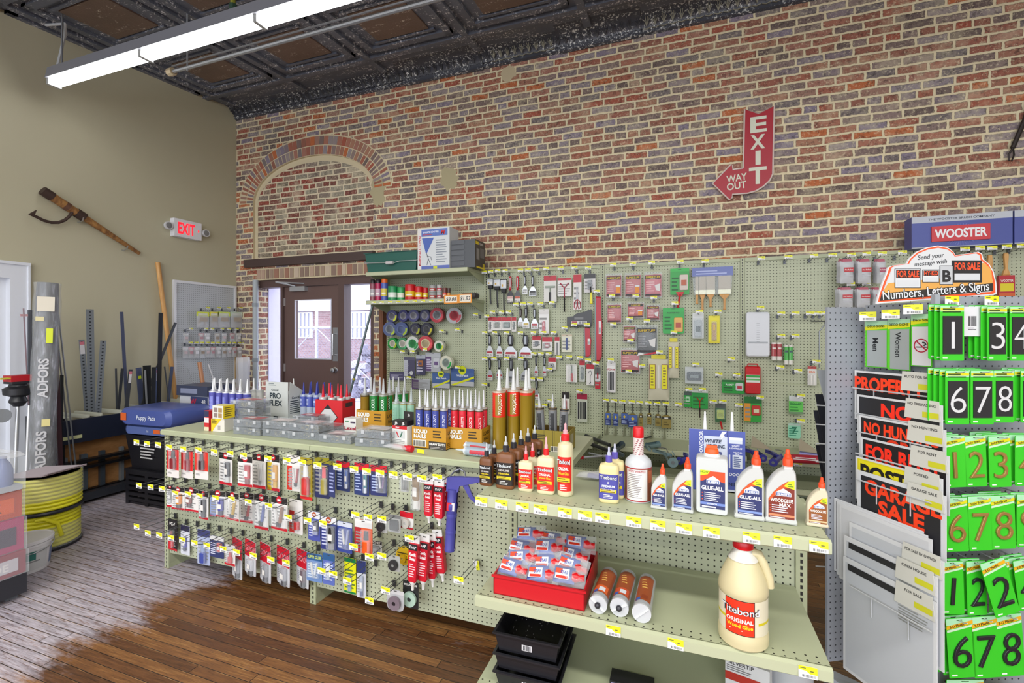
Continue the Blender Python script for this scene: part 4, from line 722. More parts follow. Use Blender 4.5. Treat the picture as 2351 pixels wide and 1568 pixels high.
for r_,(ys,ye,pxs) in enumerate(((765,787,(420,455,469,492,508,526,541)),(797,822,(419,432,445,458,470,482,495,508,520,532,543)))):
 for i,px in enumerate(pxs):
  p=wallX(px+7,ys,.1);w_=(wallX(px+13,ys,.1).y-wallX(px,ys,.1).y)*.95;h_=p.z-wallX(px+7,ye,.1).z
  spawn(('wp',r_,i%4),bag_fn(w_,h_,['cdcdd0','c9a0a4','d6d6d8','b8b4ac'][i%4],['8a6a50','d8d8da','9c9ca0'],20+i%4+r_*5,.018,['cbb9ba','b58a90','e0e0e2','9a8874'][i%4]),'parts_pack',f'small clear hardware pack, {ORD[i]} in the {["upper", "lower"][r_]} packed row of the small pegboard','pack',p,pi/2,'hardware packs on the small pegboard')
  whook(px+4,ys-5,f'peg hook {ORD[i]} along the {["upper", "lower"][r_]} pack row of the small pegboard','hooks of the small pegboard',.08)
  # black steel rack for bar stock
RX0,RX1,RYa,RYb,RZ=WX+.03,-5.09,2.49,4.08,.8
BM=K('17181d',.4,.3);NV=K('1c2233',.4)
t=thing('bar_stock_rack','low black steel rack holding upright metal bars along the olive wall','rack')
b=MB();b.b2((RX1-.025,RYa,RZ-.23),(RX1,RYb,RZ-.02),NV);b.build('front_panel',t)
for y in(RYa,RYb-.05):b=MB();b.b2((RX0,y,.02),(RX1-.03,y+.05,RZ),BM);b.build('end_panel',t)
for z in(.03,.32,.38):b=MB();b.b2((RX1-.06,RYa-.02,z),(RX1+.01,RYb,z+(.07 if z<.1 else.025)),BM if z>.1 else K('3c4048',.4,.4));b.build('rail',t)
b=MB();b.b2((RX0+.395,RYa+.06,.112),(RX0+.405,RYb-.06,RZ-.06),plank_mat('rack_ply','8a6038','a87a4c',3,9));b.build('back_board',t)
DIVS=[]
for i in range(0):y=0;b=MB();b.b2((RX0+.05,y,RZ-.03),(RX1+.02,y+.025,RZ+.005),K('c3c4b4' if i%3 else 'd9d4b0',.45));b.build('divider',t)
b=MB()
for y in(RYa+.05,RYb-.08):b.b2((RX0,y,0),(RX1,y+.04,.04),BM)
b.build('skid',t);b=MB();b.b2((RX0+.002,RYa+.052,.09),(RX1-.062,RYb-.052,.11),BM);b.build('tray',t);RACK=t
b=MB();b.b2((RX1+.001,RYa+.02,RZ-.19),(RX1+.004,RYa+.16,RZ-.16),K('c9cc9a'));b.build('shelf_label',t)
def perf():
 g=NG('slotted_angle');c,x,y,z=g.co();k=g.m('LESS_THAN',g.m('ABSOLUTE',g.m('SUBTRACT',g.m('FRACT',g.m('DIVIDE',z,.032)),.5)),.2);k2=g.m('LESS_THAN',g.m('ABSOLUTE',y),.008)
 return g.out(g.mix(g.m('MULTIPLY',k,k2),'8b9298','3a3e42'),.4,.4)
SLOTA=perf()
BARS=[(187,780,199,930,11,'perf','short slotted steel angle with pink and white label'),(206,710,210,925,15,'perf','tallest wide slotted steel angle in the rack'),(237,782,226,935,12,'perf','slotted steel angle tilting right in the rack'),(266,846,268,925,4,'4a4e54','thin dark rod left of the twin short bars'),(281,846,273,928,5,'3c3f45','short dark bar tilting right'),(279,716,291,925,6,'59607c','tall blue-grey tube with taped top'),(300,848,291,930,7,'4c5058','short grey bar with a white sticker'),(318,844,325,925,11,'5a6484','flat blue-grey bar with green dot'),(337,839,338,920,16,'2c2e30','wide black flat bar'),(353,843,352,925,8,'2f3236','black bar beside the wide flat one'),(362,845,361,930,8,'5c6a90','blue steel bar with a sticker'),(369,718,365,900,8,'2f3136','tall black square tube before the wooden pole'),(403,741,342,890,5,'46494e','dark rod slanting across the wooden pole'),(378,842,388,922,3,'50545a','thin rod leaning right of the blue bar'),(395,842,385,930,6,'55607c','short bluish bar nearest the small pegboard'),(333,850,337,930,4,'9a9ca0','slim bright rod in front of the wide black bar'),(134,722,158,930,3,'6a6e74','long thin rod leaning right by the wrapped roll'),(128,740,150,940,3,'5a5e64','long thin rod close to the wrapped roll'),(142,861,140,955,5,'25272b','short thick black bar at the rack end'),(127,790,134,955,8,'4a3038','dark maroon bar by the wrapped roll'),(84,712,92,980,9,'7a7e86','grey steel post behind the wrapped roll'),(78,712,84,900,4,'2c2e32','dark rod between door casing and wrapped roll'),(54,708,74,890,3,'8f7a80','slim rod with red tag leaning at the door casing')]
RY=[]
for i,(px,py,qx,qy,w_,m_,lab) in enumerate(BARS):
 left=i>=16;d_=.125+.019*((i*7)%16) if not left else.05+.03*(i-16)
 a=wallX(px,py,d_);e_=wallX(qx,qy,d_);d=a-e_;d.x=0;e_=a-d*((a.z-(.004 if left else.112))/d.z);wm=w_*zc(a)/F
 if not left:e_.y=min(max(e_.y,RYa+.08),RYb-.08);k=(.79-e_.z)/(a.z-e_.z);RY.append(e_.y+(a.y-e_.y)*k)
 elif e_.y>RYa-.03:e_.y=RYa-.03
 if left and a.y>RYa-.02 and px>100:e_.x=a.x=RX1+.05+.02*(i-16);d_=a.x-WX;a=wallX(px,py,d_);e_=wallX(qx,qy,d_);d=a-e_;d.x=0;e_=a-d*((a.z-.004)/d.z)
 if left and px<100:a.y=min(a.y,RYa-.03)
 ax=(a-e_).normalized();rot=ax.to_track_quat('Z','X').to_euler() if False else(-math.atan2(ax.y,ax.z),0,0);b=MB();Lb=(a-e_).length
 if m_=='perf':b.b2((0,-wm/2,0),(.003,wm/2,Lb),SLOTA);b.b2((0,wm/2-.003,0),(-.014,wm/2,Lb),SLOTA)
 elif w_<5:b.cyl((0,0,0),(0,0,Lb),wm/2,K(m_,.35,.5),8)
 else:b.b2((-.006,-wm/2,0),(.006,wm/2,Lb),K(m_,.35,.4))
 f=.0065 if m_!='perf' else.0035
 if 'sticker' in lab or 'label' in lab:b.b2((f,-wm*.4,Lb-.14),(f+.001,wm*.4,Lb-.05),K('e4e2e4'));b.b2((f,-wm*.4,Lb-.05),(f+.001,wm*.4,Lb-.02),K('d87a8a'))
 if 'green dot' in lab:b.b2((f,-.015,Lb-.12),(f+.001,.015,Lb-.09),K('cfe01c'))
 if 'red tag' in lab:b.box((0,0,Lb-.06),(.01,.05,.02),K('c9a0a4'))
 b_=b.build('metal_bar',None,None,e_,rot);tag(b_,lab,'metal bar','bar stock in the rack')
y=RYa+.09
while y<RYb-.08:
 for dy in(0,.02,-.02,.035,-.035,.05,-.05):
  if all(abs(y+dy-q)>.028 for q in RY):b=MB();b.b2((RX0+.09,y+dy-.01,RZ-.03),(RX1-.03,y+dy+.01,RZ+.005),K('c9cab8',.45));b.build('divider',RACK);break
 y+=.135
 # steel stock lying under the rack front
for i,y in enumerate((2.55,2.68,2.83,3.0,3.12,3.3,3.45)):
 b=MB();c=['8a9096','6d7884','55606c','8f979c','3c4048','6a7280','2f3238'][i];b.b2((RX1-.1,y,.112),(RX1-.068,y+[.03,.05,.04,.03,.05,.04,.06][i],.44),K(c,.35,.5));tag(b.build('steel_offcut'),f'short upright steel offcut under the rack, {ORD[i]} from the yellow hose coils','steel bar','steel offcuts in the rack')
 # wrapped roll of mesh
a=atX(110,650,-4.97);e_=atX(92,1075,-4.97);e_.z=.004;ax=a-e_;L=ax.length
def roll_mat():
 g=NG('rolled_mesh');c,x,y,z=g.co();n=g.noise(g.xyz(g.m('MULTIPLY',x,14.0),g.m('MULTIPLY',y,14.0),g.m('MULTIPLY',z,3.0)),2.2,5,.7);return g.out(g.ramp(n,[(.35,'2c2b2f'),(.52,'5a595e'),(.62,'8e8e96'),(.7,'c3c5ce')]),.35)
ROLLM=roll_mat()
t=thing('wrapped_roll','tall plastic-wrapped roll of grey mesh leaning beside the white door','roll',e_,0,None,(-math.atan2(ax.y,ax.z),math.atan2(ax.x,ax.z),0))
b=MB();b.lathe([(.075,0),(.08,.02),(.078,L*.5),(.07,L-.08),(.066,L)],ROLLM,20);b.lathe([(.03,L+.001),(.066,L+.001)],K('2c2a2a',.6),16);b.build('mesh_roll',t)
b=MB();rr=random.Random(4);b.lathe([(.083+rr.uniform(-.003,.006),L*i/26) for i in range(27)],CLEAR,20);b.build('plastic_wrap',t)
b=MB();q=Mx.Rotation(pi/2,4,'Z');b.M=Mx.Rotation(radians(62),4,'Z')
for z in(L*.5,L*.2):b.text('ADFORS',0,0,.058,K('c3c3c6',.4),0,bold=.03)
b.v=[];b.f=[];b.mi=[];b.sm=[]
for z in(.6,.3):b.M=Mx.Rotation(radians(58),4,'Z')@Mx.Translation((0,-.092,L*z))@Mx.Rotation(radians(-90),4,'Y');b.text('ADFORS',0,0,.058,K('c3c3c6',.4),0,bold=.03)
b.M=Mx.Rotation(radians(58),4,'Z')
b.build('lettering',t)
for a_,c_ in(((-.05,L-.24,.055,L-.12),'d9d2c0'),((-.055,L-.32,-.005,L-.285),'d6cd9c'),((.01,L-.5,.05,L-.38),'d3e01c'),((-.0,L*.4,.05,L*.4+.06),'d9cd8c')):b=MB();b.M=Mx.Rotation(radians(58),4,'Z');b.rect(*a_,K(c_),-.089);b.build('paper_label',t)
# magnetic sweeper leaning on the door casing
t=thing('magnetic_sweeper','upright floor sweeper with black head and red tag beside the wrapped roll','sweeper');p=atX(42,905,-5.2);q=atX(30,1060,-5.12);q.z=.02
b=MB();b.cyl(q,p,.014,K('c3c5c8',.3,.6),10);b.cyl(q+V((.05,.05,0)),p+V((.02,.06,-.1)),.012,K('d9dadc',.3,.5),10);b.build('pole',t)
b=MB();b.M=Mx.Translation(p);b.lathe([(.03,-.1),(.06,-.06),(.045,-.02),(.09,0),(.095,.05),(.06,.07),(.05,.1)],K('232428',.4),20);b.build('head',t)
b=MB();b.M=Mx.Translation(p+V((0,0,.1)));b.box((0,0,.035),(.12,.14,.05),K('b8202a',.4));b.box((0,0,.0),(.13,.13,.02),K('2a2a2e'));b.box((.03,-.1,.04),(.05,.06,.012),K('c9c43a'));b.build('red_tag',t)
b=MB();b.M=Mx.Translation(p+V((.02,-.11,-.16)))@Mx.Rotation(pi/2,4,'Y');b.lathe([(.02,-.02),(.055,-.02),(.055,.02),(.02,.02)],K('a9adb2',.2,.3),18);b.build('wheel',t)
# two coils of yellow hose, stacked
HC=V((-4.40,2.06,0));HY_=K('e0dc2a',.35)
for k in range(2):
 z=k*.268;t=thing('hose_coil',['bottom yellow hose coil standing on the floor behind the bucket','upper yellow hose coil wrapped in plastic under a cardboard sheet'][k],'hose coil',HC+V((.02*k,0,z+.002)),.3*k,'yellow hose coils')
 b=MB();b.lathe([(.205,0),(.21,.012),(.205,.022),(.1,.022)],K('22242e',.4),36);b.build('reel_flange',t)
 b=MB()
 for i in range(9):zz=.036+i*.0262;b.lathe([(.188+.0135*cos(a),zz+.0135*sin(a)) for a in[2*pi*j/10 for j in range(11)]],HY_,40)
 b.lathe([(.17,.022),(.17,.262)],K('b5b022'),30);b.lathe([(.188,.262),(.05,.262)],K('cfca26',.5),36);b.build('hose',t)
 b=MB();rr=random.Random(k);b.lathe([(.204+rr.uniform(0,.006),(.02 if k==0 else.1)+(.15 if k==0 else.16)*i/9) for i in range(10)],CLEAR,40,a0=-70 if k==0 else 0,a1=120 if k==0 else 360);b.build('plastic_wrap',t)
 if k==0:b=MB();b.tube([(.16,-.12,.24),(.2,-.09,.245),(.225,-.03,.2),(.21,.0,.1)],.013,HY_,8);b.build('loose_end',t)
b=MB();b.M=Mx.Translation(HC+V((.04,-.02,.548)))@Mx.Rotation(radians(12),4,'Z')@Mx.Rotation(radians(-4),4,'Y');b.box((0,0,0),(.36,.3,.006),K('b4a9b0',.7));b.box((.17,0,.006),(.07,.26,.006),K('a99ca4',.7),Mx.Rotation(radians(-12),3,'Y'));tag(b.build('cardboard_sheet'),'greyish cardboard sheet lying on top of the yellow hose coils','cardboard')
# white bucket
t=thing('bucket','white plastic bucket with teal and purple label standing on the floor','bucket',(-4.06,1.80,.001),radians(70));BW_=K('e6e7ec',.35)
b=MB();b.lathe([(.118,0),(.12,.004),(.132,.165),(.137,.167),(.137,.18),(.133,.182)],BW_,36);b.build('pail',t)
b=MB();b.lathe([(.134,.183),(.142,.186),(.142,.203),(.136,.206),(.13,.2),(.001,.2)],BW_,36);b.build('lid',t)
b=MB();b.lathe([(.1215,.02),(.131,.145)],K('cfd2d6',.4),30,a0=-150,a1=-40);b.lathe([(.1268,.085),(.1309,.14)],K('2f7a72',.4),20,a0=-140,a1=-70);b.lathe([(.1222,.03),(.1245,.058)],K('4a3a74',.4),10,a0=-125,a1=-95);b.lathe([(.1225,.03),(.1300,.13)],K('7a8ab0',.4),8,a0=-30,a1=-5);b.lathe([(.1262,.072),(.1268,.08)],K('8a8d92'),20,a0=-140,a1=-60);b.build('printed_label',t)
b=MB();b.tube([(-.14*cos(a),-.14*sin(a)*.9-.01,.17-.04*sin(a)) for a in[pi*i/12 for i in range(13)]],.0028,STL,5);b.build('bail',t)
# stacked shrink-wrapped packs at the edge of the frame
b=MB();b.b2((-4.25,1.28,.03),(-3.63,1.62,.15),K('2b2c33',.5));b.cyl((-3.7,1.55,0),(-3.7,1.6,0),.028,K('6a6e74'),10);b.cyl((-4.2,1.55,.0),(-4.2,1.6,.0),.028,K('6a6e74'),10);tag(b.build('dolly'),'low dark platform under the shrink-wrapped packs at the floor','platform')
for k,(z0,z1_,c1,c2,tx,lab) in enumerate(((.15,.285,'8f2438','c9c4cc','SHADE','lowest pack of the wrapped stack, red and white'),(.285,.475,'b42a6a','4a3a52',None,'bright pink wrapped pack in the stack'),(.475,.635,'c9481c','e8601c','STEK','orange wrapped pack in the stack'))):
 t=thing('wrapped_pack',lab,'pack',(-3.94,1.45,z0+.001),0,'shrink-wrapped packs');h_=z1_-z0-.004
 b=MB();b.b2((-.31+.02*k,-.17,0),(.31-.02*k,.165,h_),K(c1,.4));f=.315-.02*k;b.b2((f-.004,-.14,h_*.2),(f,.13,h_*.75),K(c2,.4))
 b.b2((-.2,.165,h_*.2),(.25,.168,h_*.8),K(c2,.4));b.build('carton',t)
 b=MB();b.M=Mx.Rotation(pi/2,4,'Z');
 if tx:b.text(tx,0,h_*.45,h_*.3,K('1c1418' if k==2 else 'e6e2e2'),-f-.001,bold=.03)
 b.M=Mx();b.box((0,0,h_/2),(.645-.04*k,.35,h_+.002),CLEAR);b.build('plastic_wrap',t)
t=thing('bottle_pack','shrink-wrapped tray of clear bottles topping the wrapped stack','pack',(-3.94,1.45,.636));b=MB();b.b2((-.29,-.16,0),(.29,.16,.03),K('b4b8c0',.5));b.build('tray',t)
for i in range(6):
 for j in range(3):b=MB();b.lathe([(.04,.03),(.043,.05),(.043,.12),(.03,.16),(.016,.18),(.016,.2)],K(['c4cbe0','8f9cc8','d6dae4'][(i+j)%3],.2,0,.8),12,(-.23+i*.092,-.1+j*.1,0));b.build('bottle',t)
b=MB();b.M=Mx.Translation((0,0,.21));b.pillow(.62,.01,.02,CLEAR);b.v=[];b.f=[];b.mi=[];b.sm=[];b.M=Mx();rr=random.Random(2)
vs=[(-.3+.6*i/10,-.17+.34*j/6,.206+rr.uniform(-.02,.03)) for j in range(7) for i in range(11)];b.add(vs,[(j*11+i,j*11+i+1,j*11+i+12,j*11+i+11) for j in range(6) for i in range(10)],CLEAR2,True);b.box((0,0,.1),(.61,.335,.19),CLEAR);b.build('plastic_wrap',t)
# bins and bags of pads at the counter's end
BK=K('1b1b20',.3);CX_,CY_=-4.5,3.02
t=thing('plastic_crate','black slatted plastic crate standing on the floor under the black bin','crate',(CX_,CY_,.002));b=MB()
b.b2((-.26,-.19,0),(.26,.19,.02),BK)
for i in range(6):
 z=.03+i*.048
 for s in(-1,1):b.b2((-.26,s*.19-.012,z),(.26,s*.19+.012,z+.03),BK);b.b2((s*.26-.012,-.19,z),(s*.26+.012,.19,z+.03),BK)
for x in(-.26,0,.26):b.b2((x-.02,-.2,0),(x+.02,-.165,.32),BK);b.b2((x-.02,.165,0),(x+.02,.2,.32),BK)
b.build('slatted_body',t);b=MB();b.b2((-.28,-.21,.3),(.28,.21,.318),BK);b.build('lid',t)
t=thing('plastic_bin','black plastic bin with white scrawl, stacked on the crate','bin',(CX_,CY_,.322));b=MB()
def tray_geo(b,w0,d0,w1,d1,h,m,th=.006,rim=.012):
 o=[(-w0,-d0),(w0,-d0),(w0,d0),(-w0,d0)];q=[(-w1,-d1),(w1,-d1),(w1,d1),(-w1,d1)];r=[(x+(rim if x>0 else-rim),y+(rim if y>0 else-rim)) for x,y in q]
 L_=[[(x,y,0) for x,y in o],[(x,y,h-.006) for x,y in q],[(x,y,h-.006) for x,y in r],[(x,y,h) for x,y in r],[(x*.985,y*.985,h) for x,y in q],[(x*(1-th/w0),y*(1-th/d0),th) for x,y in o]]
 vs=[p for l in L_ for p in l];b.add(vs,[(3,2,1,0),(20,21,22,23)]+[(l*4+i,l*4+(i+1)%4,l*4+4+(i+1)%4,l*4+4+i) for l in range(5) for i in range(4)],m)
tray_geo(b,.24,.17,.28,.2,.31,BK);b.build('body',t);b=MB();b.lines(-.1,.1,.1,.24,5,K('c9cacc'),-.2);b.v=[V((p.x+.02,p.y+.0,p.z)) for p in b.v];b.build('white_print',t)
def pad_fn(w,d,h,c1,tx,box):
 def fn():
  b=MB();b.puffy(rrect(-w/2,0,w/2,h,h*.42,4),d,.07,K(c1,.28),.8)
  c=MB();
  for x,wd in box:c.rect(x,h*.3,x+wd,h*.72,K('d9642a'),-d/2-.004)
  if tx:c.text(tx,w*.05,h*.5,h*.22,K('d6def0'),-d/2-.004,maxw=w*.42)
  return[('bag',b),('print',c)]
 return fn
for i,(x,y,z,w_,d_,h_,c1,tx,bx,rz,lab) in enumerate(((-4.52,3.02,.634,.6,.4,.085,'5668a0','16',[(.1,.08)],.05,'lower flat blue pack of puppy pads on the black bin'),(-4.5,3.0,.722,.66,.42,.16,'4a5a9c','Puppy Pads',[(-.28,.07)],.05,'upper puffy blue pack of puppy pads with orange square'),(-4.0,3.45,.74,.5,.36,.15,'6a78b4','Complete',[(-.2,.06)],.2,'blue pack of puppy pads lying behind the counter end'))):
 spawn(('pad',i),pad_fn(w_,d_,h_,c1,tx,bx),'pad_pack',lab,'pad pack',(x,y,z),rz,'packs of puppy pads')
b=MB();b.b2((-4.16,3.3,0),(-3.8,3.6,.738),K('9a7c50',.7));tag(b.build('carton'),'tall plain brown carton hidden behind the counter end under the pads','carton')
t=thing('tile_tool_box','white and dark blue tool box with big red letter, behind the blue tubes','box',(-4.78,3.3,.802));p0=atY(413,945,3.3);p1=atY(477,885,3.3);b=MB();w_=p1.x-p0.x;h_=.27;t.location=((p0.x+p1.x)/2,3.3,p0.z)
b.b2((-w_/2,0,0),(w_/2,.28,h_*.62),K('c9cbd0',.5));b.b2((-w_/2-.02,-.02,h_*.63),(w_/2+.02,.28,h_),K('3c4258',.4));b.build('carton',t)
b=MB();b.rect(-w_*.1,h_*.25,w_*.5,h_*.6,K('3c466c'),-.002);b.rect(-w_*.2,.0,w_*.5,h_*.25,K('dfe0e4'),-.002);b.text('W',0,h_*.42,h_*.2,K('c42a44'),-.004);b.text('48',w_*.36,h_*.42,h_*.14,K('e0e2e8'),-.004);b.rect(-w_*.4,h_*.72,w_*.2,h_*.9,K('8a90a8'),-.0215);b.build('print',t)
b=MB();b.b2((t.location.x-.26,3.26,0),(t.location.x+.26,3.56,t.location.z-.002),K('8f8a84',.7));tag(b.build('carton'),'plain grey carton hidden under the white and blue tool box','carton')
# loose sticks and rolled film in the corner by the counter
for i,(px,py,qx,qy,r_,c,lab) in enumerate(((458,832,467,890,.022,'b07a54','short reddish wooden handle in front of the small pegboard'),(478,836,497,890,.008,'c9cacc','thin pale rod leaning below the small pegboard'),(430,845,444,890,.005,'8f9296','thin wire rod left of the reddish handle'))):
 a=atX(px,py,-5.0);e_=atX(qx,qy,-4.95);d=e_-a;e_=a+d*((a.z-.003)/(a.z-e_.z))*1.0;b=MB();b.cyl(e_,a,r_,K(c,.45),10);tag(b.build('stick'),lab,'stick')
t=thing('film_roll','crumpled roll of clear plastic film standing by the grey corner pipe','plastic roll');b=MB();p=atX(558,820,-5.1);rr=random.Random(6);b.M=Mx.Translation((p.x,p.y,0));n=16
b.lathe([(.05+.03*i/n+rr.uniform(-.008,.008),p.z*i/n) for i in range(n+1)],CLEAR2,9,caps=False);b.lathe([(.03+.02*i/n,p.z*.95*i/n) for i in range(n+1)],K('d6d9e2',.15,0,.5),8);b.build('film',t)
# ================================================================ goods on the counter
def onC(px,py):return atZ(px,py,GZ+.001)
def cart_fn(r,L,body,band=None,bz=(.25,.9),nz='d6d8da',nl=.09,cap='c9cbcd',txt=None,tc='f0f0ee',stripe=None,dark=None,th=.5):
 def fn():
  b=MB();b.lathe([(r,0),(r*1.03,.004),(r,.008),(r,L-.01),(r*1.04,L-.008),(r*1.04,L),(r*.9,L+.002),(r*.4,L+.002)],K(body,.3),18)
  b.lathe([(r*1.045,L-.008),(r*1.045,L+.001),(r*.5,L+.003)],K(cap,.3,.3),18)
  if dark:b.lathe([(r*1.01,L*.93),(r*1.01,L-.01)],K(dark),18)
  n=MB();n.lathe([(r*.42,0),(r*.42,.012),(r*.34,.014),(r*.13,nl),(.0005,nl+.002)],K(nz,.3),12,(0,0,L+.002))
  res=[('tube_body',b),('nozzle',n)]
  if band:
   q=MB();z0,z1=bz[0]*L,bz[1]*L;q.lathe([(r*1.012,z0),(r*1.012,z1)],K(band,.35),18,a0=-175 if stripe else 0,a1=-5 if stripe else 360)
   if stripe:q.lathe([(r*1.02,z0+.01),(r*1.02,z1-.02)],K(stripe,.35),6,a0=-110,a1=-60)
   if txt:
    k=len(q.v);q.text(txt,0,0,r*th,K(tc),0,rot=90,maxw=(z1-z0)*.9);zz=(z0+z1)/2
    for i in range(k,len(q.v)):p=q.v[i];a=-pi/2+.35+p.x/r;q.v[i]=V((r*1.03*cos(a),r*1.03*sin(a),zz+p.z))
   else:
    for i in range(5):z=z0+(z1-z0)*(.2+.13*i);q.lathe([(r*1.02,z),(r*1.02,z+.004)],K(tc),4,a0=-120,a1=-70)
   res.append(('label',q))
  return res
 return fn
def cart(key,fn,lab,loc,grp,rz=0.0,rot=None):return spawn(key,fn,'adhesive_tube',lab,'adhesive tube',loc,rz,grp,rot)
RW=['front row','middle row','back row']
def cluster(key,fn,n,rows,px0,px1,y0,dy,what,grp,z=None,off=.5):
 """rows of tubes standing between two pixels"""
 z=GZ+.001 if z is None else z;x0,x1=atY(px0,950,y0).x,atY(px1,950,y0).x
 for j in range(rows):
  for i in range(n):
   cart(key,fn,f'{what}, {ORD[i]} from the left in the {RW[j] if rows == 3 else RW[j * 2]}',(x0+(x1-x0)*(i+.5)/n+(j%2)*(x1-x0)/n*off*.5,y0+dy*j,z),grp,random.uniform(-.4,.4))
   # blue sealant tubes with grey caps at the aisle end
cluster('blueA',cart_fn(.026,.213,'5a5cb0','4a4a9e',(.0,.93),'e0e2e4',.085,'d6d8d8',None,'b8bce8','7a80cc'),6,1,482,576,2.46,.06,'blue sealant tube with grey cap','blue sealant tubes at the aisle end')
cluster('blueB',cart_fn(.026,.213,'5a5cb0','3f3f92',(.0,.93),'e0e2e4',.085,'d6d8d8',None,'e25a80','d8406c'),6,1,486,576,2.525,.06,'pink-striped blue sealant tube','pink-striped sealant tubes at the aisle end')
for i,(px,lab) in enumerate(((583,'white sealant tube with small red label, beside the blue tubes'),(597,'white sealant tube half hidden left of the grey box'),(674,'white sealant tube behind the grey box'))):
 p=atY(px,950,2.66+.09*(i==2));cart('whiteT',cart_fn(.025,.205,'d9dbd6','e0e0da',(.0,.9),'e2e4e4',.085,'d0d2d0',None,'a83a34','c9cac4'),lab,(p.x,p.y,GZ+.001),None)
 # small yellow and white boxes
p=onC(500,991)
for k in range(2):
 t=thing('fastener_box',['lower small white box with yellow corner print at the counter end','upper small box with yellow side and pictures, stacked at the counter end'][k],'box',(p.x,p.y,p.z+.084*k),radians(8-10*k));b=MB();b.b2((-.05,0,0),(.05,.08,.083),K('d9dad2' if k else 'd6d2c8',.5))
 if k:b.b2((.0501,.0,.0),(.0506,.08,.083),K('e0c61c',.4));b.b2((-.05,0,.083),(.05,.08,.0833),K('d9d08c'));
 b.build('carton',t);b=MB()
 if k:
  for x in(-.02,.022):
   for z in(.02,.055):b.rect(x-.017,z-.014,x+.017,z+.014,K('8c7c78' if x<0 else 'a88a5c'),-.0006)
  b.M=Mx.Rotation(pi/2,4,'Z');b.lines(.008,.07,.01,.075,5,K('6a6020'),-.0512)
 else:b.face([(-.05,.083),(.03,.083),(-.02,.03),(-.04,.0),(-.05,0)],K('e0c01c'),-.0006);b.lines(-.045,-.005,.05,.08,3,K('5a4c10'),-.001);b.rect(.0,.01,.02,.04,K('a8a2a0'),-.0006)
 b.build('print',t)
p=onC(474,989);b=MB();b.b2((p.x-.02,p.y,p.z),(p.x+.022,p.y+.05,p.z+.13),K('c2242c',.4));
b.b2((p.x-.019,p.y-.001,p.z+.09),(p.x+.021,p.y,p.z+.128),K('2c3050'));b.b2((p.x-.019,p.y-.001,p.z+.052),(p.x+.021,p.y,p.z+.085),K('e8d8d8'));b.b2((p.x-.019,p.y-.001,p.z),(p.x+.021,p.y,p.z+.025),K('d9cfb0'));tag(b.build('slim_box'),'slim red box with blue top at the very end of the counter','box')
# clear compartment boxes of hardware
ORGC=K('a9b0b6',.08,0,.3)
def org_fn(seed,tint):
 def fn():
  rr=random.Random(seed);w,d,h=.215,.125,.046;b=MB()
  b.box((0,d/2,.0015),(w,d,.003),ORGC)
  for x in(-w/2,w/2):b.box((x,d/2,h*.38),(.003,d,h*.74),ORGC)
  for y in(0,d):b.box((0,y,h*.38),(w,.003,h*.74),ORGC)
  for x in(-w/6,w/6):b.box((x,d/2,h*.36),(.0015,d-.004,h*.66),ORGC)
  b.box((0,d/2,h*.36),(w-.004,.0015,h*.66),ORGC)
  l=MB();l.puffy(rrect(-w/2-.002,h*.76,w/2+.002,h,.004,2),d+.006,.004,CLEAR,.99);l.v=[p+V((0,d/2,0)) for p in l.v];l.box((0,d*.5,h+.0004),(w*.66,d*.6,.0006),K(tint,.4));l.box((-w*.12,d*.5,h+.0009),(w*.24,d*.2,.0004),K('d9d2d0'));
  for x in(-w*.3,w*.3):l.box((x,-.004,h*.7),(.02,.004,.02),K('c9ccd0',.2,0,.7))
  c=MB();cols=['8d9094','6f7276','a9abad','55575a','b8a878']
  for i in range(3):
   for j in range(2):
    col=rr.choice(cols)
    for k in range(16):
     x=-w/2+w/3*(i+rr.uniform(.1,.9));y=d*(j*.5+rr.uniform(.06,.44));z=.006+rr.random()*h*.45;a=V((rr.uniform(-1,1),rr.uniform(-1,1),rr.uniform(-.4,.4))).normalized()*rr.uniform(.004,.009)
     q=V((x,y,z));c.cyl(q-a,q+a,rr.uniform(.0015,.0035),K(col,.3,.7),5)
  return[('compartment_tray',b),('lid',l),('hardware',c)]
 return fn
ORGS=[(566,998,2,'front stack nearest the aisle'),(556,2.285,4,'tall stack before the grey box'),(634,1003,2,'stack below the grey box'),(697,1009,2,'stack by the counter-top joint'),(700,2.40,2,'stack between grey and red boxes'),(769,1017,1,'single box below the red box'),(745,2.365,1,'box pushed against the red box'),(855,1026,2,'stack below the first gold carton')]
for i,(px,py,n,lab) in enumerate(ORGS):
 p=onC(px,py) if py>100 else V((atY(px,960,py).x,py,GZ+.001))
 for k in range(n):
  s_=(i*3+k)%5;w=['only','bottom and top'][0] if n==1 else['bottom','second','third','top'][k if n>2 or k==0 else 3]
  spawn(('org',s_),org_fn(s_,['b8aeb0','b06a6c','c4bcbc','a85c60','aab0b4'][s_]),'organizer_box',f'clear compartment box of hardware, {w} of the {lab}' if n>1 else f'clear compartment box of hardware, {lab}','organizer box',(p.x+.004*(k%2),p.y,p.z+.0485*k),radians(random.uniform(-7,7)*(.3 if k else 1)),'compartment boxes of hardware')
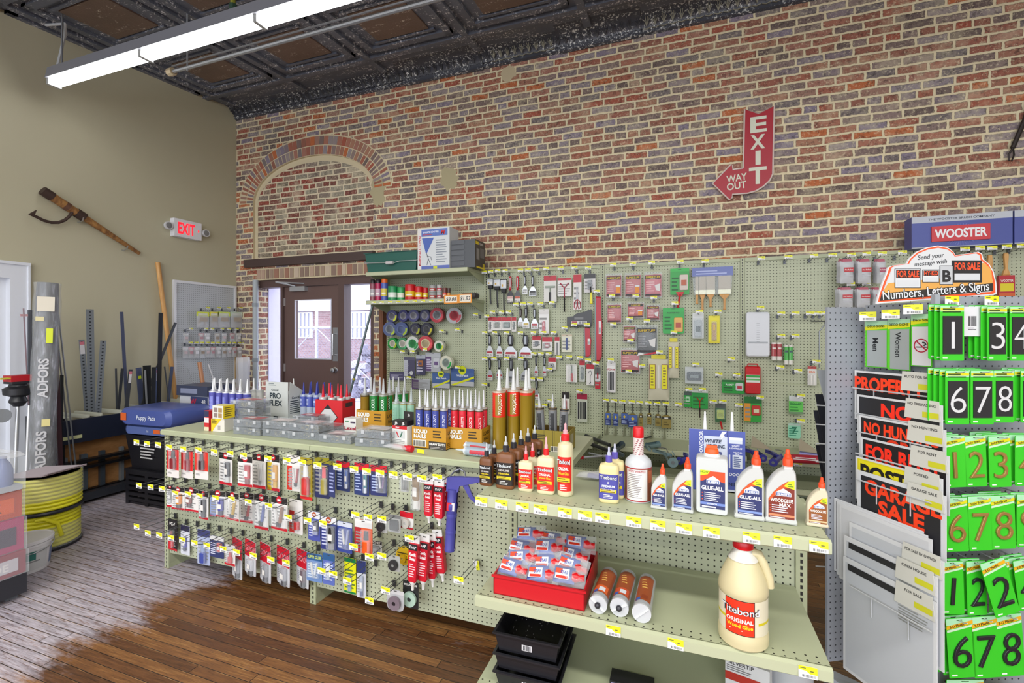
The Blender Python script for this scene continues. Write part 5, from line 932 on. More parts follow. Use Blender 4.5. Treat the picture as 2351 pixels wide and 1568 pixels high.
  # grey display box with sloped side
x0,x1=atY(610,900,2.56).x,atY(661,900,2.56).x;y0=2.56;h_=.287;t=thing('display_box','grey cardboard display box with sloping side and large dark lettering','display box',(x0,y0,GZ+.001));w_=x1-x0;b=MB();GB=K('c3c7c4',.5)
b.b2((0,0,0),(w_,.004,h_),GB);sd=[(0,0),(.15,0),(.15,h_*.72),(.02,h_)]
for x in(0,w_-.004):b.add([(x+q,y,z) for q in(0,.004) for y,z in sd],[(0,1,2,3),(7,6,5,4),(0,4,5,1),(1,5,6,2),(2,6,7,3),(3,7,4,0)],GB)
b.b2((0,.146,0),(w_,.15,h_*.7),GB);b.b2((0,0,0),(w_,.15,.004),GB);b.build('carton',t)
b=MB();DK=K('23323a',.5);b.text('Geocel',w_*.42,h_*.8,h_*.055,DK,-.001,bold=.02);b.text('PRO',w_*.44,h_*.655,h_*.13,DK,-.001,bold=.03);b.text('FLEX',w_*.46,h_*.47,h_*.13,DK,-.001,bold=.03);b.lines(w_*.14,w_*.5,h_*.9,h_*.97,2,K('6a767c'),-.001);b.rect(w_*.32,h_*.04,w_*.6,h_*.06,DK,-.001);b.rect(w_*.36,h_*.04,w_*.56,h_*.15,DK,-.001)
b.M=Mx.Translation((w_+.0006,0,0))@Mx.Rotation(pi/2,4,'Z');b.text('Geocel',.07,h_*.6,h_*.06,DK,0);b.lines(.02,.13,h_*.2,h_*.54,7,DK,0);b.build('print',t)
# blue-nozzled tubes and red carton of red-nozzled tubes
cluster('bluN',cart_fn(.025,.19,'aeb9cc','4a58a8',(.55,.93),'2c3590',.085,'a9b4c8',None,'d6dcf0'),4,2,690,750,2.672,.058,'clear-grey tube with dark blue nozzle','blue-nozzled tubes')
RBX=atY(724,930,2.5).x;RBW=atY(786,930,2.5).x-RBX;RH=.19
def carton_open(name,label,loc,w,d,h,col,th=.003,inside=None,cat='carton',rz=0.0):
 t=thing(name,label,cat,loc,rz);b=MB();m=K(col,.55);n=K(inside or col,.6)
 for a in(((0,0,0),(w,th,h)),((0,d-th,0),(w,d,h)),((0,th,0),(th,d-th,h)),((w-th,th,0),(w,d-th,h)),((0,0,0),(w,d,th))):b.b2(*a,m)
 if inside:
  for a in(((th,th,th),(w-th,th+.0005,h)),((th,d-th-.0005,th),(w-th,d-th,h)),((th,th,th),(th+.0005,d-th,h)),((w-th-.0005,th,th),(w-th,d-th,h)),((th,th,th),(w-th,d-th,th+.0005))):b.b2(*a,n)
 b.build('carton_walls',t);return t
t=carton_open('display_carton','bright red carton with white diamond holding red-nozzled tubes',(RBX,2.5,GZ+.001),RBW,.13,RH,'c41c26')
b=MB();cx_,cz_=RBW*.47,RH*.42;q=RBW*.34
for s_,c,f in((1.08,'1c1c20',-.0006),(1,'c4c6c6',-.001)):b.face([(cx_-q*s_,cz_),(cx_,cz_-q*s_*1.0),(cx_+q*s_,cz_),(cx_,cz_+q*s_)],K(c),f)
b.face([(cx_-q*.33,cz_+q*.67),(cx_+q*.33,cz_+q*.67),(cx_,cz_+q)],K('1c1c20'),-.0015);b.M=Mx.Translation((RBW+.0005,0,0))@Mx.Rotation(pi/2,4,'Z');b.rect(.03,RH*.75,.1,RH*.9,K('3a2a2c'),0);b.build('diamond_print',t)
for j in range(2):
 for i in range(3):cart('redN',cart_fn(.025,.197,'c9c9cc','b8bcc0',(.1,.9),'d01c30',.085,'cfcdc8',None,'9a2a34'),f'tube with bright red nozzle in the red carton, {ORD[i]} from the left, {["front", "back"][j]} row',(RBX+RBW*(i+.5)/3,2.532+.058*j,GZ+.006),'red-nozzled tubes')
p=atY(803,960,2.62);cart('redW',cart_fn(.024,.15,'d9dad4','e0e0da',(.05,.9),'a8182c',.075,'cfd0ca',None,'a86a54'),'white tube with dark red nozzle beside the red carton',(p.x,2.62,GZ+.001),None)
p=onC(790,994);p2=atY(817,994,p.y);t=thing('small_carton','small white carton with red and purple lettering, left of the gold carton','carton',p);w_=p2.x-p.x;b=MB();b.b2((0,0,0),(w_,.07,.095),K('dddcd8',.5));b.build('carton',t);b=MB();b.text('Lexel',w_*.52,.034,.022,K('a81c3c'),-.001,w=w_*.95,bold=.03);b.rect(w_*.55,.066,w_*.95,.076,K('4a3a50'),-.001);b.rect(w_*.1,.072,w_*.4,.08,K('5a8a6a'),-.001);b.build('print',t)
# gold cartons of adhesive
GOLD,OLV='b8861c','8a7a24'
def nails(px0,px1,py,label,sub,subc,h=.125,d=.125,kd=0):
 p=onC(px0,py);w=atY(px1,py,p.y).x-p.x;t=carton_open('gold_carton',label,p,w,d,h,GOLD,inside='9a7420');b=MB()
 for q,c,f in((.0035,'1c1a14',-.001),(0,'f2f0e6',-.0016)):
  for i,s in enumerate(('LIQUID','NAILS')):
   b.text(s,w*.06,h*(.8-.23*i),h*.17,K(c),f,bold=.035+q*8,align=-1,w=w*(.40 if i==0 else.36))
 b.lines(w*.62,w*.95,h*.5,h*.9,3,K('3a2c10'),-.001,4)
 if sub:
  b.rect(w*.5,0,w,h*.36,K('3c3836'),-.001);b.rect(w*.5,h*.33,w,h*.36,K(subc),-.0014);b.text(sub,w*.75,h*.24,h*.1,K('e9e7e2'),-.0016,maxw=w*.46,bold=.03);b.lines(w*.55,w*.95,h*.03,h*.13,2,K('b8b4ae'),-.0016)
  b.rect(w*.03,h*.08,w*.42,h*.4,K('d9d6cc') if kd else K(GOLD),-.0008)
  if kd:b.bars(w*.05,w*.4,h*.1,h*.36,18,K('2a2824'),-.0012)
 b.M=Mx.Translation((w+.0005,0,0))@Mx.Rotation(pi/2,4,'Z');b.text('LIQUID',d*.5,h*.75,h*.15,K('2a2618'),0,maxw=d*.8);b.text('NAILS',d*.5,h*.5,h*.15,K('2a2618'),0,maxw=d*.7);b.lines(d*.1,d*.9,.01,h*.3,3,K('3a2c10'),0);b.build('print',t)
 return p,w
def fill(key,fn,p,w,d,n,rows,what,grp):
 for j in range(rows):
  for i in range(n):cart(key,fn,f'{what}, {ORD[i]} from the left, {["front", "back"][j] if rows > 1 else "single"} row',(p.x+.004+(w-.008)*(i+.5)/n,p.y+.032+j*(d-.062),p.z+.005),grp,random.uniform(-.25,.25))
p,w=nails(818,885,990,'gold carton of subfloor tubes, leftmost of the gold cartons',None,None,.14,.136)
GT=cart_fn(.0285,.235,'8a6a1e',None,nz='b9bcbe',nl=.1,cap='8a8a86',dark='2a2620');SF=cart_fn(.0285,.235,'8a6a1e','1d7a34',(.25,.985),'b9bcbe',.1,'a9aca8','SUBFLOOR','e6f0e4','1a6a2c',None,.62)
for j in range(2):
 for i in range(3):cart('gt' if i==0 else 'sf',GT if i==0 else SF,f'{"plain gold" if i == 0 else "green-labelled subfloor"} tube in the leftmost gold carton, {["front", "back"][j]} row'+('' if i==0 else[', middle',', right'][i-1]),(p.x+.005+(w-.01)*(i+.5)/3,p.y+.036+.063*j,p.z+.005),'subfloor adhesive tubes')
for i,(px,y) in enumerate(((903,2.72),(915,2.68),(929,2.74))):q=atY(px,950,y);cart('sf',SF,f'green-labelled subfloor tube behind the pale green tubes, {ORD[i]} from the left',(q.x,y,GZ+.001),'subfloor adhesive tubes')
cluster('teal',cart_fn(.026,.205,'9c8a3c','8fb8a0',(.3,.94),'b4bec0',.09,'a8b4b0',None,'6a9a84','7aa890'),3,1,902,953,2.5,.06,'pale green adhesive tube','pale green adhesive tubes')
p,w=nails(946,1024,1027,'gold carton marked heavy duty, full of blue-banded tubes','HEAVY DUTY','1c1c1c',.118,.125,1)
HD=cart_fn(.0214,.215,'8a6a1e','3f4a96',(.3,.94),'c9cccf',.095,'b4b6b4','HEAVY DUTY','e3e6f2','33408c','232430',.55)
fill('hd',HD,p,w,.125,4,2,'blue-banded heavy duty tube in gold carton','blue-banded adhesive tubes')
p,w=nails(1027,1106,1029,'gold carton marked projects, full of red-banded tubes','PROJECTS','c02020',.118,.125)
PJ=cart_fn(.0214,.215,'8a6a1e','d02838',(.3,.94),'c9cccf',.095,'b4b6b4','PROJECTS','f0e4e2','c01c28','2a2022',.55)
fill('pj',PJ,p,w,.125,4,2,'red-banded projects tube in gold carton','red-banded adhesive tubes')
BG=cart_fn(.036,.315,'8f741c','d9301c',(.55,1.0),'d0d2d2',.115,'c9b8a8','PROJECTS','e9e2d8','8f741c',None,.5);BG2=cart_fn(.036,.315,'8f741c','d9301c',(.93,1.0),'d0d2d2',.115,'c9b8a8',None,'d9301c')
for i,(px,py,k,lab) in enumerate(((1146,1036,0,'tall gold tube with red label, front left of the tall cluster'),(1179,1032,0,'tall gold tube with red label, front middle of the tall cluster'),(1165,2.535,1,'tall gold tube with red rim between the two front ones'),(1208,2.455,1,'tall gold tube with red rim, front right of the tall cluster'),(1188,2.605,1,'tall gold tube with red rim, back middle'),(1214,2.55,1,'tall gold tube with red rim, back right'))):
 q=onC(px,py-8) if py>100 else V((atY(px,950,py).x,py,GZ+.001));cart('bg%d'%k,(BG,BG2)[k],lab,q,'tall gold tubes',.1)
 # small white and red epoxy box with card on its back
p=onC(901,1024);w=atY(937,1024,p.y).x-p.x;t=thing('epoxy_box','white red and black epoxy box standing at the counter edge','box',p,radians(-6));b=MB();b.b2((0,0,0),(w,.06,.145),K('dcdcd8',.5));b.b2((w*.35,.056,.145),(w,.06,.19),K('1f1c1c',.5));b.b2((-.0005,-.0005,.118),(w+.0005,.0605,.1455),K('1f1c1c'));b.build('carton',t)
b=MB();b.rect(0,.1,w,.118,K('c01c28'),-.0012);b.rect(0,0,w,.014,K('c01c28'),-.0012);b.text('JB',w*.26,.132,.015,K('e8e8e6'),-.0016);b.text('JB',w*.74,.132,.015,K('e8e8e6'),-.0016);b.text('JB',w*.68,.17,.013,K('d8d8d6'),.0555);b.text('Weld',w*.35,.109,.008,K('eeeeee'),-.0016);b.rect(w*.15,.05,w*.85,.092,K('c4c8c6'),-.0012);b.face([(w*.25,.085),(w*.33,.085),(w*.48,.055),(w*.4,.055)],K('c22430'),-.0016);b.face([(w*.72,.085),(w*.64,.085),(w*.52,.055),(w*.6,.055)],K('3a6a54'),-.0016);b.lines(w*.1,w*.9,.02,.044,3,K('9a9c9a'),-.0012);b.build('print',t)
# olive carton with black and silver tubes
p=onC(1222,1033);w=atY(1307,1033,p.y).x-p.x;t=carton_open('olive_carton','half-empty olive carton with barcode, right of the tall gold tubes',p,w,.15,.112,OLV,inside='7a6420');b=MB();b.lines(w*.08,w*.48,.06,.09,3,K('2f2a10'),-.0006,3);b.rect(w*.76,.045,w*.95,.085,K('dcd8cc'),-.0006);b.bars(w*.78,w*.94,.05,.082,10,K('2a2a28'),-.001);b.rect(w*.5,0,w*.96,.03,K('d0ccc0'),-.0006);b.bars(w*.52,w*.94,.004,.026,18,K('2a2a28'),-.001)
for x in(.3,.34,.56,.6):b.rect(w*x,0,w*x+.0015,.112,K('2f2a10'),-.0006)
b.M=Mx.Translation((w+.0005,0,0))@Mx.Rotation(pi/2,4,'Z');b.bars(.03,.1,.04,.09,10,K('c9c6b8'),0);b.build('print',t)
SLV=cart_fn(.0235,.215,'a8821e','77797c',(.36,.97),'b8babb',.075,'3a3a3c',None,'232325','2f3032')
for i in range(3):cart('slv',SLV,f'black and silver tube leaning in the olive carton, {ORD[i]} from the left',(p.x+.042+.058*i,p.y+.05+.02*(i%2),p.z+.008),'black and silver tubes',0,(0,radians(-4+3*i),0))
# goods lying along the counter edge
GR=cart_fn(.0225,.155,'a4b0b8','9aa8b4',(.0,.9),'c4ccd0',.055,'d9dde0',None,'4a5aa8','c23a44')
for i,(px,py,r) in enumerate(((1128,1053,-84),(1126,1041,-79),(1112,1036,-76))):
 q=onC(px,py);cart('gr',GR,['grey tube lying nozzle left at the very counter edge','grey tube lying behind the first, nozzle left','grey tube lying nearest the projects carton'][i],(q.x,q.y+.01,GZ+.0245),'grey tubes lying on the counter',0,(0,radians(-90),radians(-4-3*i)))
q=onC(940,1038);q2=onC(1000,1046);t=thing('nozzle_bag','crumpled clear bag with a bright red nozzle lying at the counter edge','bag',(q.x,q.y,GZ+.02),radians(-8));b=MB();b.M=Mx.Rotation(radians(90),4,'Y')@Mx.Rotation(radians(90),4,'Z');b.pillow(.05,.17,.03,CLEAR2,6,9,0,.004,3);b.M=Mx();b.build('bag',t)
b=MB();b.cyl((-.05,0,.004),(-.01,0,0),.006,K('c81c2c'),10,.016);b.cyl((-.01,0,0),(.02,0,0),.017,K('c81c2c'),12);b.build('red_nozzle',t);b=MB();b.box((.09,-.018,.0),(.045,.002,.02),K('dfe02a'));b.build('price_tag',t)
# ================================================================ glue bottles on the upper front shelf
def onS(px,py,z=S1Z):return atZ(px,py,z+.001)
def nozzle_cap(b,n,z,r,capc,nz,ch,nh):
 b.lathe([(r,z),(r,z+ch),(r*.75,z+ch+.003)],K(capc,.35),16)
 n.lathe([(r*.62,z+ch),(r*.6,z+ch+nh*.35),(r*.32,z+ch+nh*.45),(r*.3,z+ch+nh*.9),(.001,z+ch+nh)],K(nz[0],.15,0,nz[1]),12)
def tite_fn(w,d,h,body,lab,hdr,lines,capc,nz,nh=.035,rnd=4.0,yb='d8c21c',ln2='e0c020'):
 def fn():
  sx,sy=w/2,d/2;b=MB();b.lathe([(.9,0),(.98,.003),(1,.009),(1,h*.84),(.97,h*.89),(.86,h*.94),(.5,h*.97),(.42,h*.975),(.42,h)],K(body,.35),36,(0,0,0),sx,sy,rnd)
  l=MB();z0,z1=h*.1,h*.72;a0,a1=(-152,-28);l.lathe([(1.006,z0),(1.006,z1)],K(lab,.4),26,(0,0,0),sx,sy,rnd,a0,a1);f=-sy*1.006-.0012;hw=w*.4
  top=z1-h*.08
  if hdr:
   for q,c,ff in((.045,'16181c',f),(.012,'dfe6ea',f-.0006)):l.text('Titebond',0,top,h*.085,K(c),ff,bold=q,w=w*.82)
  for i,(t,c,s) in enumerate(lines):l.text(t,0,top-h*(.13+.085*i),h*s,K(c),f,maxw=hw*1.6,bold=.03)
  if yb:l.rect(-hw,z0+h*.17,hw,z0+h*.25,K(yb),f);l.lines(-hw*.9,hw*.9,z0+h*.17,z0+h*.25,2,K('5a4a10'),f-.0005)
  l.lines(-hw*.6,hw*.6,z0+h*.02,z0+h*.13,3,K('e9e4dc'),f)
  c=MB();n=MB();nozzle_cap(c,n,h,min(w,d)*.27,capc,nz,.022,nh)
  return[('bottle_body',b),('label',l),('cap',c),('nozzle',n)]
 return fn
BRB=('231a18',[('GENUINE','c9c2bc',.05),('Hide Glue','d8c020',.05)])
def row_of(key,fn,n,p,dx,dy,labs,grp):
 for i in range(n):spawn(key,fn,'glue_bottle',labs[i],'glue bottle',(p.x+dx*i,p.y+dy*i,p.z),radians(random.uniform(-5,5)),grp)
def wpx(a,c,p):return(c-a)*zc(p)/F*.97
p=onS(1113,1116);w=wpx(1096,1129,p)
row_of('tb1',tite_fn(w,w*.62,.118,'6f4527',BRB[0],1,BRB[1],'26262c',('cfd3d6',.7)),2,V((p.x,p.y+.02,p.z)),.012,.055,['small brown hide glue bottle, front, at the shelf end','small brown hide glue bottle tucked behind another at the shelf end'],'small brown glue bottles')
p=onS(1157,1123);w=wpx(1135,1180,p)
row_of('tb2',tite_fn(w,w*.6,.148,'774a2a',BRB[0],1,BRB[1],'26262c',('cfd3d6',.7),.04),5,V((p.x,p.y+.022,p.z)),.011,.064,['larger brown hide glue bottle, front of its row of five']+[f'larger brown hide glue bottle, {ORD[i]} back in its row of five' for i in(1,2,3)]+['larger brown hide glue bottle, last of its row of five'],'larger brown glue bottles')
TR=('d2261e',[('ORIGINAL','f0ece6',.055),('Wood Glue','e0c41c',.05)]);CRM='d2caa6'
p=onS(1204,1129);w=wpx(1186,1222,p)
row_of('tb3',tite_fn(w,w*.6,.122,CRM,TR[0],1,TR[1],'d01c22',('e8b0b8',.7)),2,V((p.x,p.y+.02,p.z)),.01,.056,['smallest cream glue bottle with red label and cap, front','smallest cream glue bottle with red cap, behind its twin'],'small cream glue bottles')
p=onS(1250,1136);w=wpx(1229,1272,p);spawn('tb4',tite_fn(w,w*.6,.15,CRM,TR[0],1,TR[1],'d01c22',('e8b0b8',.7),.05),'glue_bottle','middle-sized cream glue bottle with red label, before the round one','glue bottle',(p.x,p.y+.025,p.z))
p=onS(1294,1141);w=wpx(1275,1313,p);spawn('tb5',tite_fn(w,w,.212,CRM,TR[0],1,TR[1],'d01c22',('e8b0b8',.7),.045,2.0),'glue_bottle','tall round cream glue bottle with wide red cap','glue bottle',(p.x,p.y+.03,p.z))
p=onS(1396,1156);w=wpx(1373,1420,p)
row_of('tb6',tite_fn(w,w*.62,.148,'d9cc96','4a4a9c',1,[('II','e4e6ee',.055),('PREMIUM','dfe2ee',.055),('Wood Glue','aab0d8',.05)],'5a50a8',('cfd3e6',.7)),2,V((p.x,p.y+.024,p.z)),.014,.058,['yellowish glue bottle with violet label and cap, front','yellowish glue bottle with violet cap, behind its twin'],'violet-capped glue bottles')
# round jar with a wrapped spray can set on it
p=onS(1463,1156);r=wpx(1431,1494,p)/2;t=thing('cement_jar','round white jar with printed wrap-round label under a red-capped wrapped neck','jar',(p.x,p.y+r,p.z));b=MB();b.lathe([(r*.97,0),(r,.004),(r,.135),(r*.95,.15),(r*.6,.166),(r*.42,.17)],K('c3c7ca',.3),32);b.build('jar_body',t)
b=MB();b.lathe([(r*1.006,.006),(r*1.006,.128)],K('8a4a30',.4),36);b.lathe([(r*1.01,.01),(r*1.01,.124)],K('dcdad6',.4),16,a0=-140,a1=-45)
for z in(.006,.126):b.lathe([(r*1.013,z),(r*1.013,z+.003)],K('a82030'),36)
for i in range(14):z=.02+i*.0065;b.lathe([(r*1.014,z),(r*1.014,z+.0018)],K('5a4a48'),8,a0=-135,a1=-70-(i*37%20))
k=len(b.v);b.text('SAFETY WRAPPED',0,.117,.0085,K('a02c3c'),0,w=r*1.35)
for i in range(k,len(b.v)):q=b.v[i];a=radians(-94)+q.x/r;b.v[i]=V((r*1.014*cos(a),r*1.014*sin(a),q.z))
b.lathe([(r*1.014,.075),(r*1.014,.118)],K('b8623a'),6,a0=-38,a1=-8);b.build('label',t)
b=MB();n=r*.4;b.lathe([(n,.168),(n,.235)],K('d6c9c6',.35),20)
for i in range(9):
 for j in range(4):a=radians(-170+j*42+i*9);z=.172+i*.0068;b.lathe([(n*1.012,z),(n*1.012,z+.003)],K('8a3a44'),2,a0=-170+j*42+i*9,a1=-150+j*42+i*9)
b.build('wrapped_neck',t);b=MB();b.lathe([(n*1.02,.235),(n*1.04,.238),(n*1.02,.268),(n*.85,.274),(n*.6,.275)],K('c8101c',.3),20);b.build('cap',t)
# slant-shouldered white glue bottles
def elm_fn(w,h,lab,lab2,name,nc,ns=.09,cut='c9501c',top='2a2c5c',sub=None,body='c2c4c2',cap='e8481a',chh=.2,stripe='7a90c8',bott='bl'):
 def fn():
  out=[(-.47,0),(.47,0),(.5,.02),(.5,.05),(.465,.08),(.465,.72),(.45,.8),(.4,.85),(.36,.87),(.36,.9),(.1,.9),(.1,.86),(-.05,.82),(-.22,.74),(-.36,.64),(-.45,.54),(-.465,.45),(-.465,.08),(-.5,.05),(-.5,.02)]
  hb=h*(1-chh)/.9;d=w*.5;b=MB();b.puffy([(x*w,z*hb) for x,z in out],d,w*.1,K(body,.35,0,1),.93)
  f=-d/2-.0008;l=MB();P=lambda pts:[(x*w,z*hb) for x,z in pts]
  l.face(P([(-.38,.09),(.4,.09),(.4,.68),(.2,.68),(-.02,.6),(-.22,.5),(-.38,.38)]),K(lab,.4),f)
  l.face(P([(-.38,.38),(-.38,.34),(.02,.55),(.4,.6),(.4,.68),(.2,.68),(-.02,.6),(-.22,.5)]),K(cut,.4),f-.0006)
  l.face(P([(.08,.6),(.4,.56),(.4,.7),(.22,.68)]),K('cfe01c',.4),f-.001);l.lines(w*.2,w*.38,hb*.59,hb*.65,2,K('5a7a1c'),f-.0014)
  l.face(P([(-.16,.445),(.3,.445),(.3,.5),(.07,.565),(-.16,.5)]),K('e8e8ee',.4),f-.001);l.rect(-.14*w,.45*hb,.28*w,.495*hb,K('3c5a9c'),f-.0014);l.text("ELMER'S",.07*w,.472*hb,hb*.032,K('f0f0f2'),f-.0018,w=w*.36,bold=.03);l.ball((.07*w,f,.535*hb),w*.035,K('dfe6f2'),5)
  if sub:l.text(sub,.05*w,.425*hb,hb*.022,K('e8501c'),f-.001,maxw=w*.4)
  for i,tx in enumerate(name.split('|')):l.text(tx,.02*w+(.1*w if i else 0),(.375-.07*i)*hb,hb*.052,K(nc),f-.001,w=w*(.68 if i==0 else.34),bold=.03)
  for i in range(3):l.rect(-.34*w,(.28-.04*i)*hb,-.31*w,(.292-.04*i)*hb,K('e8501c'),f-.001)
  l.lines(-.28*w,.3*w,.18*hb,.31*hb,4,K('d6d6e2'),f-.001,3);l.rect(-.38*w,.125*hb,.4*w,.16*hb,K(stripe),f-.001);l.lines(-.34*w,.36*w,.09*hb,.125*hb,1,K('d6d6e2'),f-.001)
  c=MB();cx=.23*w;r=w*.155;q=h*chh;z=hb*.9;o=K(cap,.4)
  c.lathe([(r,z),(r,z+q*.36),(r*.92,z+q*.4),(r*.92,z+q*.44),(r*.7,z+q*.48),(r*.68,z+q*.66),(r*.5,z+q*.7),(r*.42,z+q*.95),(r*.25,z+q)],o,18,(cx,0,0))
  return[('bottle_body',b),('label',l),('cap',c)]
 return fn
for key,a,c,py,h,sh,args,lab in(('e1',1494,1531,1170,.165,.23,dict(name='GLUE-ALL',nc='eeeef2'),'smallest white glue bottle with orange tip, beside the round jar'),('e2',1542,1592,1178,.195,.2,dict(name='GLUE-ALL',nc='eeeef2'),'second white glue bottle with orange tip and navy label'),('e3',1689,1755,1195,.2,.2,dict(name='GLUE-ALL',nc='eeeef2'),'white glue bottle with orange tip, right of the flat-capped jug'),('e4',1760,1829,1204,.21,.22,dict(name='WOODGLUE|MAX',nc='f0ece6',lab2=0,stripe='c9825c'),'white glue bottle with brown-red label and stepped orange cap'),('e5',1855,1901,1211,.175,.21,dict(name='WOODGLUE',nc='f0ece6',stripe='d9b88a',body='cfc6ac'),'small cream glue bottle with brown label at the shelf end')):
 p=onS((a+c)/2,py);w=wpx(a,c,p);br=key in('e4','e5');args.pop('lab2',0);top={'e1':1064,'e2':1050,'e3':1036,'e4':1033,'e5':1096}[key];h=(py-3-top)*(zc(p)+.02)/F
 spawn(key,elm_fn(w,h,('7a2c1c' if key=='e4' else '8a5020') if br else '2b3264',None,chh=sh,**args),'glue_bottle',lab,'glue bottle',(p.x,p.y+w*.25,p.z),radians(-4))
p=onS(1636,1183);w=wpx(1600,1672,p);t=thing('glue_jug','large flat white glue bottle with wide orange cap and yellow corner flash','glue bottle',(p.x,p.y+.04,p.z),radians(-4));h=.222;b=MB()
b.puffy(rrect(-w*.49,0,w*.49,h*.88,w*.1,4),.075,.014,K('c6cac9',.3),.95);b.lathe([(w*.3,h*.86),(w*.24,h*.92),(w*.21,h*.93)],K('c6cac9',.3),18,(0,0,0),1,.7);b.build('bottle_body',t)
f=-.0385;b=MB();b.rect(-w*.35,h*.1,w*.4,h*.68,K('2b3264',.4),f);b.rect(-w*.35,h*.52,w*.4,h*.68,K('e0481a'),f-.0005);b.face([(-w*.35,h*.44),(-w*.35,h*.5),(0,h*.6),(w*.4,h*.5),(w*.4,h*.56),(w*.4,h*.44)],K('2b3264'),f-.0008);b.face([(-w*.35,h*.69),(-w*.35,h*.6),(-w*.12,h*.63),(-w*.04,h*.69)],K('cfe01c'),f-.0012);b.text('NOW',-w*.22,h*.665,h*.03,K('5a7a1c'),f-.0016)
b.face([(-w*.16,h*.49),(w*.24,h*.49),(w*.24,h*.55),(w*.04,h*.61),(-w*.16,h*.55)],K('e8e8ee'),f-.0012);b.rect(-w*.14,h*.495,w*.22,h*.54,K('3c5a9c'),f-.0016);b.text("ELMER'S",w*.04,h*.517,h*.03,K('f0f0f2'),f-.002,w=w*.31,bold=.03);b.text('GLUE-ALL',w*.02,h*.42,h*.06,K('eeeef2'),f-.0014,w=w*.66,bold=.03)
for i in range(3):b.rect(-w*.3,h*(.33-.05*i),-w*.27,h*(.345-.05*i),K('e8501c'),f-.001)
b.lines(-w*.23,w*.3,h*.21,h*.36,5,K('d6d6e2'),f-.001);b.rect(-w*.35,h*.155,w*.4,h*.195,K('6a80c0'),f-.001);b.text('INTERIOR',w*.02,h*.175,h*.022,K('e4e6f0'),f-.0014);b.lines(-w*.3,w*.36,h*.1,h*.15,1,K('d6d6e2'),f-.001);b.build('label',t)
b=MB();b.lathe([(w*.215,h*.91),(w*.215,h*.97),(w*.2,h*.98),(w*.2,h),(w*.12,h*1.005)],K('e8581a',.4),24,(0,0,0),1,.75);b.box((0,0,h*1.02),(w*.34,.012,h*.06),K('e8581a',.4));b.build('cap',t)
# blue and white cardboard display behind the bottles
p=onS(1646,1128);x0=atY(1582,1100,p.y).x;w=atY(1711,1100,p.y).x-x0;h_=.243;t=thing('display_box','blue and white cardboard display with printed caulk tube, behind the white glue bottles','display box',(x0,p.y,p.z));NVY=K('4a57a0',.45);LB=K('c3cbdc',.45)
b=MB();b.b2((0,0,0),(w,.004,h_),LB);b.b2((0,.11,0),(w,.114,h_*.6),LB)
for x in(0,w-.004):b.b2((x,0,0),(x+.004,.114,h_*.62),K('dfe2e8',.45))
b.b2((0,0,0),(w,.114,.004),LB);b.build('carton',t)
b=MB();f=-.0008;b.rect(0,0,w*.27,h_,NVY,f);b.rect(w*.27,h_*.9,w*.7,h_,NVY,f);b.rect(w*.69,h_*.05,w,h_,NVY,f);b.rect(0,h_*.26,w,h_*.34,NVY,f-.0003);b.text('WINDOW|DOOR',w*.22,h_*.7,w*.06,K('e9ecf4'),f-.001,rot=90,maxw=h_*.55,bold=.02)
b.text('WHITE',w*.44,h_*.82,h_*.055,K('26304a'),f-.001,shear=.2,bold=.025);b.text('LIGHTNING.',w*.48,h_*.74,h_*.055,K('26304a'),f-.001,shear=.2,w=w*.34,bold=.025);b.text('WEATHER',w*.46,h_*.62,h_*.06,K('2c3a7c'),f-.001,w=w*.28,bold=.03);b.face([(w*.6,h_*.985),(w*.68,h_*.985),(w*.62,h_*.92),(w*.655,h_*.92),(w*.56,h_*.84),(w*.59,h_*.9),(w*.55,h_*.9)],K('e9ecf4'),f-.001)
b.rect(w*.715,h_*.4,w*.95,h_*.87,K('c9d0de'),f-.0008);b.rect(w*.715,h_*.86,w*.95,h_*.9,K('e4e8ee'),f-.0009);b.rect(w*.715,h_*.62,w*.95,h_*.8,NVY,f-.001);b.rect(w*.74,h_*.4,w*.78,h_*.62,NVY,f-.001);b.text('WHITE',w*.835,h_*.765,h_*.025,K('e9ecf4'),f-.0014,shear=.2);b.text('LIGHTNING',w*.835,h_*.725,h_*.025,K('e9ecf4'),f-.0014,shear=.2,maxw=w*.22);b.text('WEATHER',w*.87,h_*.66,h_*.02,K('e9ecf4'),f-.0014,maxw=w*.15);b.text('SEAL',w*.86,h_*.635,h_*.02,K('e9ecf4'),f-.0014,maxw=w*.1);b.lines(w*.8,w*.94,h_*.42,h_*.6,6,K('4a5a8c'),f-.0014)
b.text('WINDOW | DOOR',w*.62,h_*.3,h_*.045,K('e9ecf4'),f-.001,maxw=w*.7,bold=.02);b.text('WHITE LIGHTNING',w*.55,h_*.14,h_*.05,K('26304a'),f-.001,maxw=w*.8);b.lines(w*.3,w*.66,h_*.38,h_*.56,6,K('8a96b4'),f-.001);b.build('print',t)
WT=cart_fn(.024,.21,'dfe1e2','c9cee0',(.1,.9),'e6e8ea',.09,'d6d8da',None,'5a66a0',None)
for i in range(2):cart('wtl',WT,['white caulk tube in the blue display, left of the pair','white caulk tube in the blue display, right of the pair'][i],(x0+w*(.3+.5*i),p.y+.04+.02*i,p.z+.006),'white tubes in the blue display')
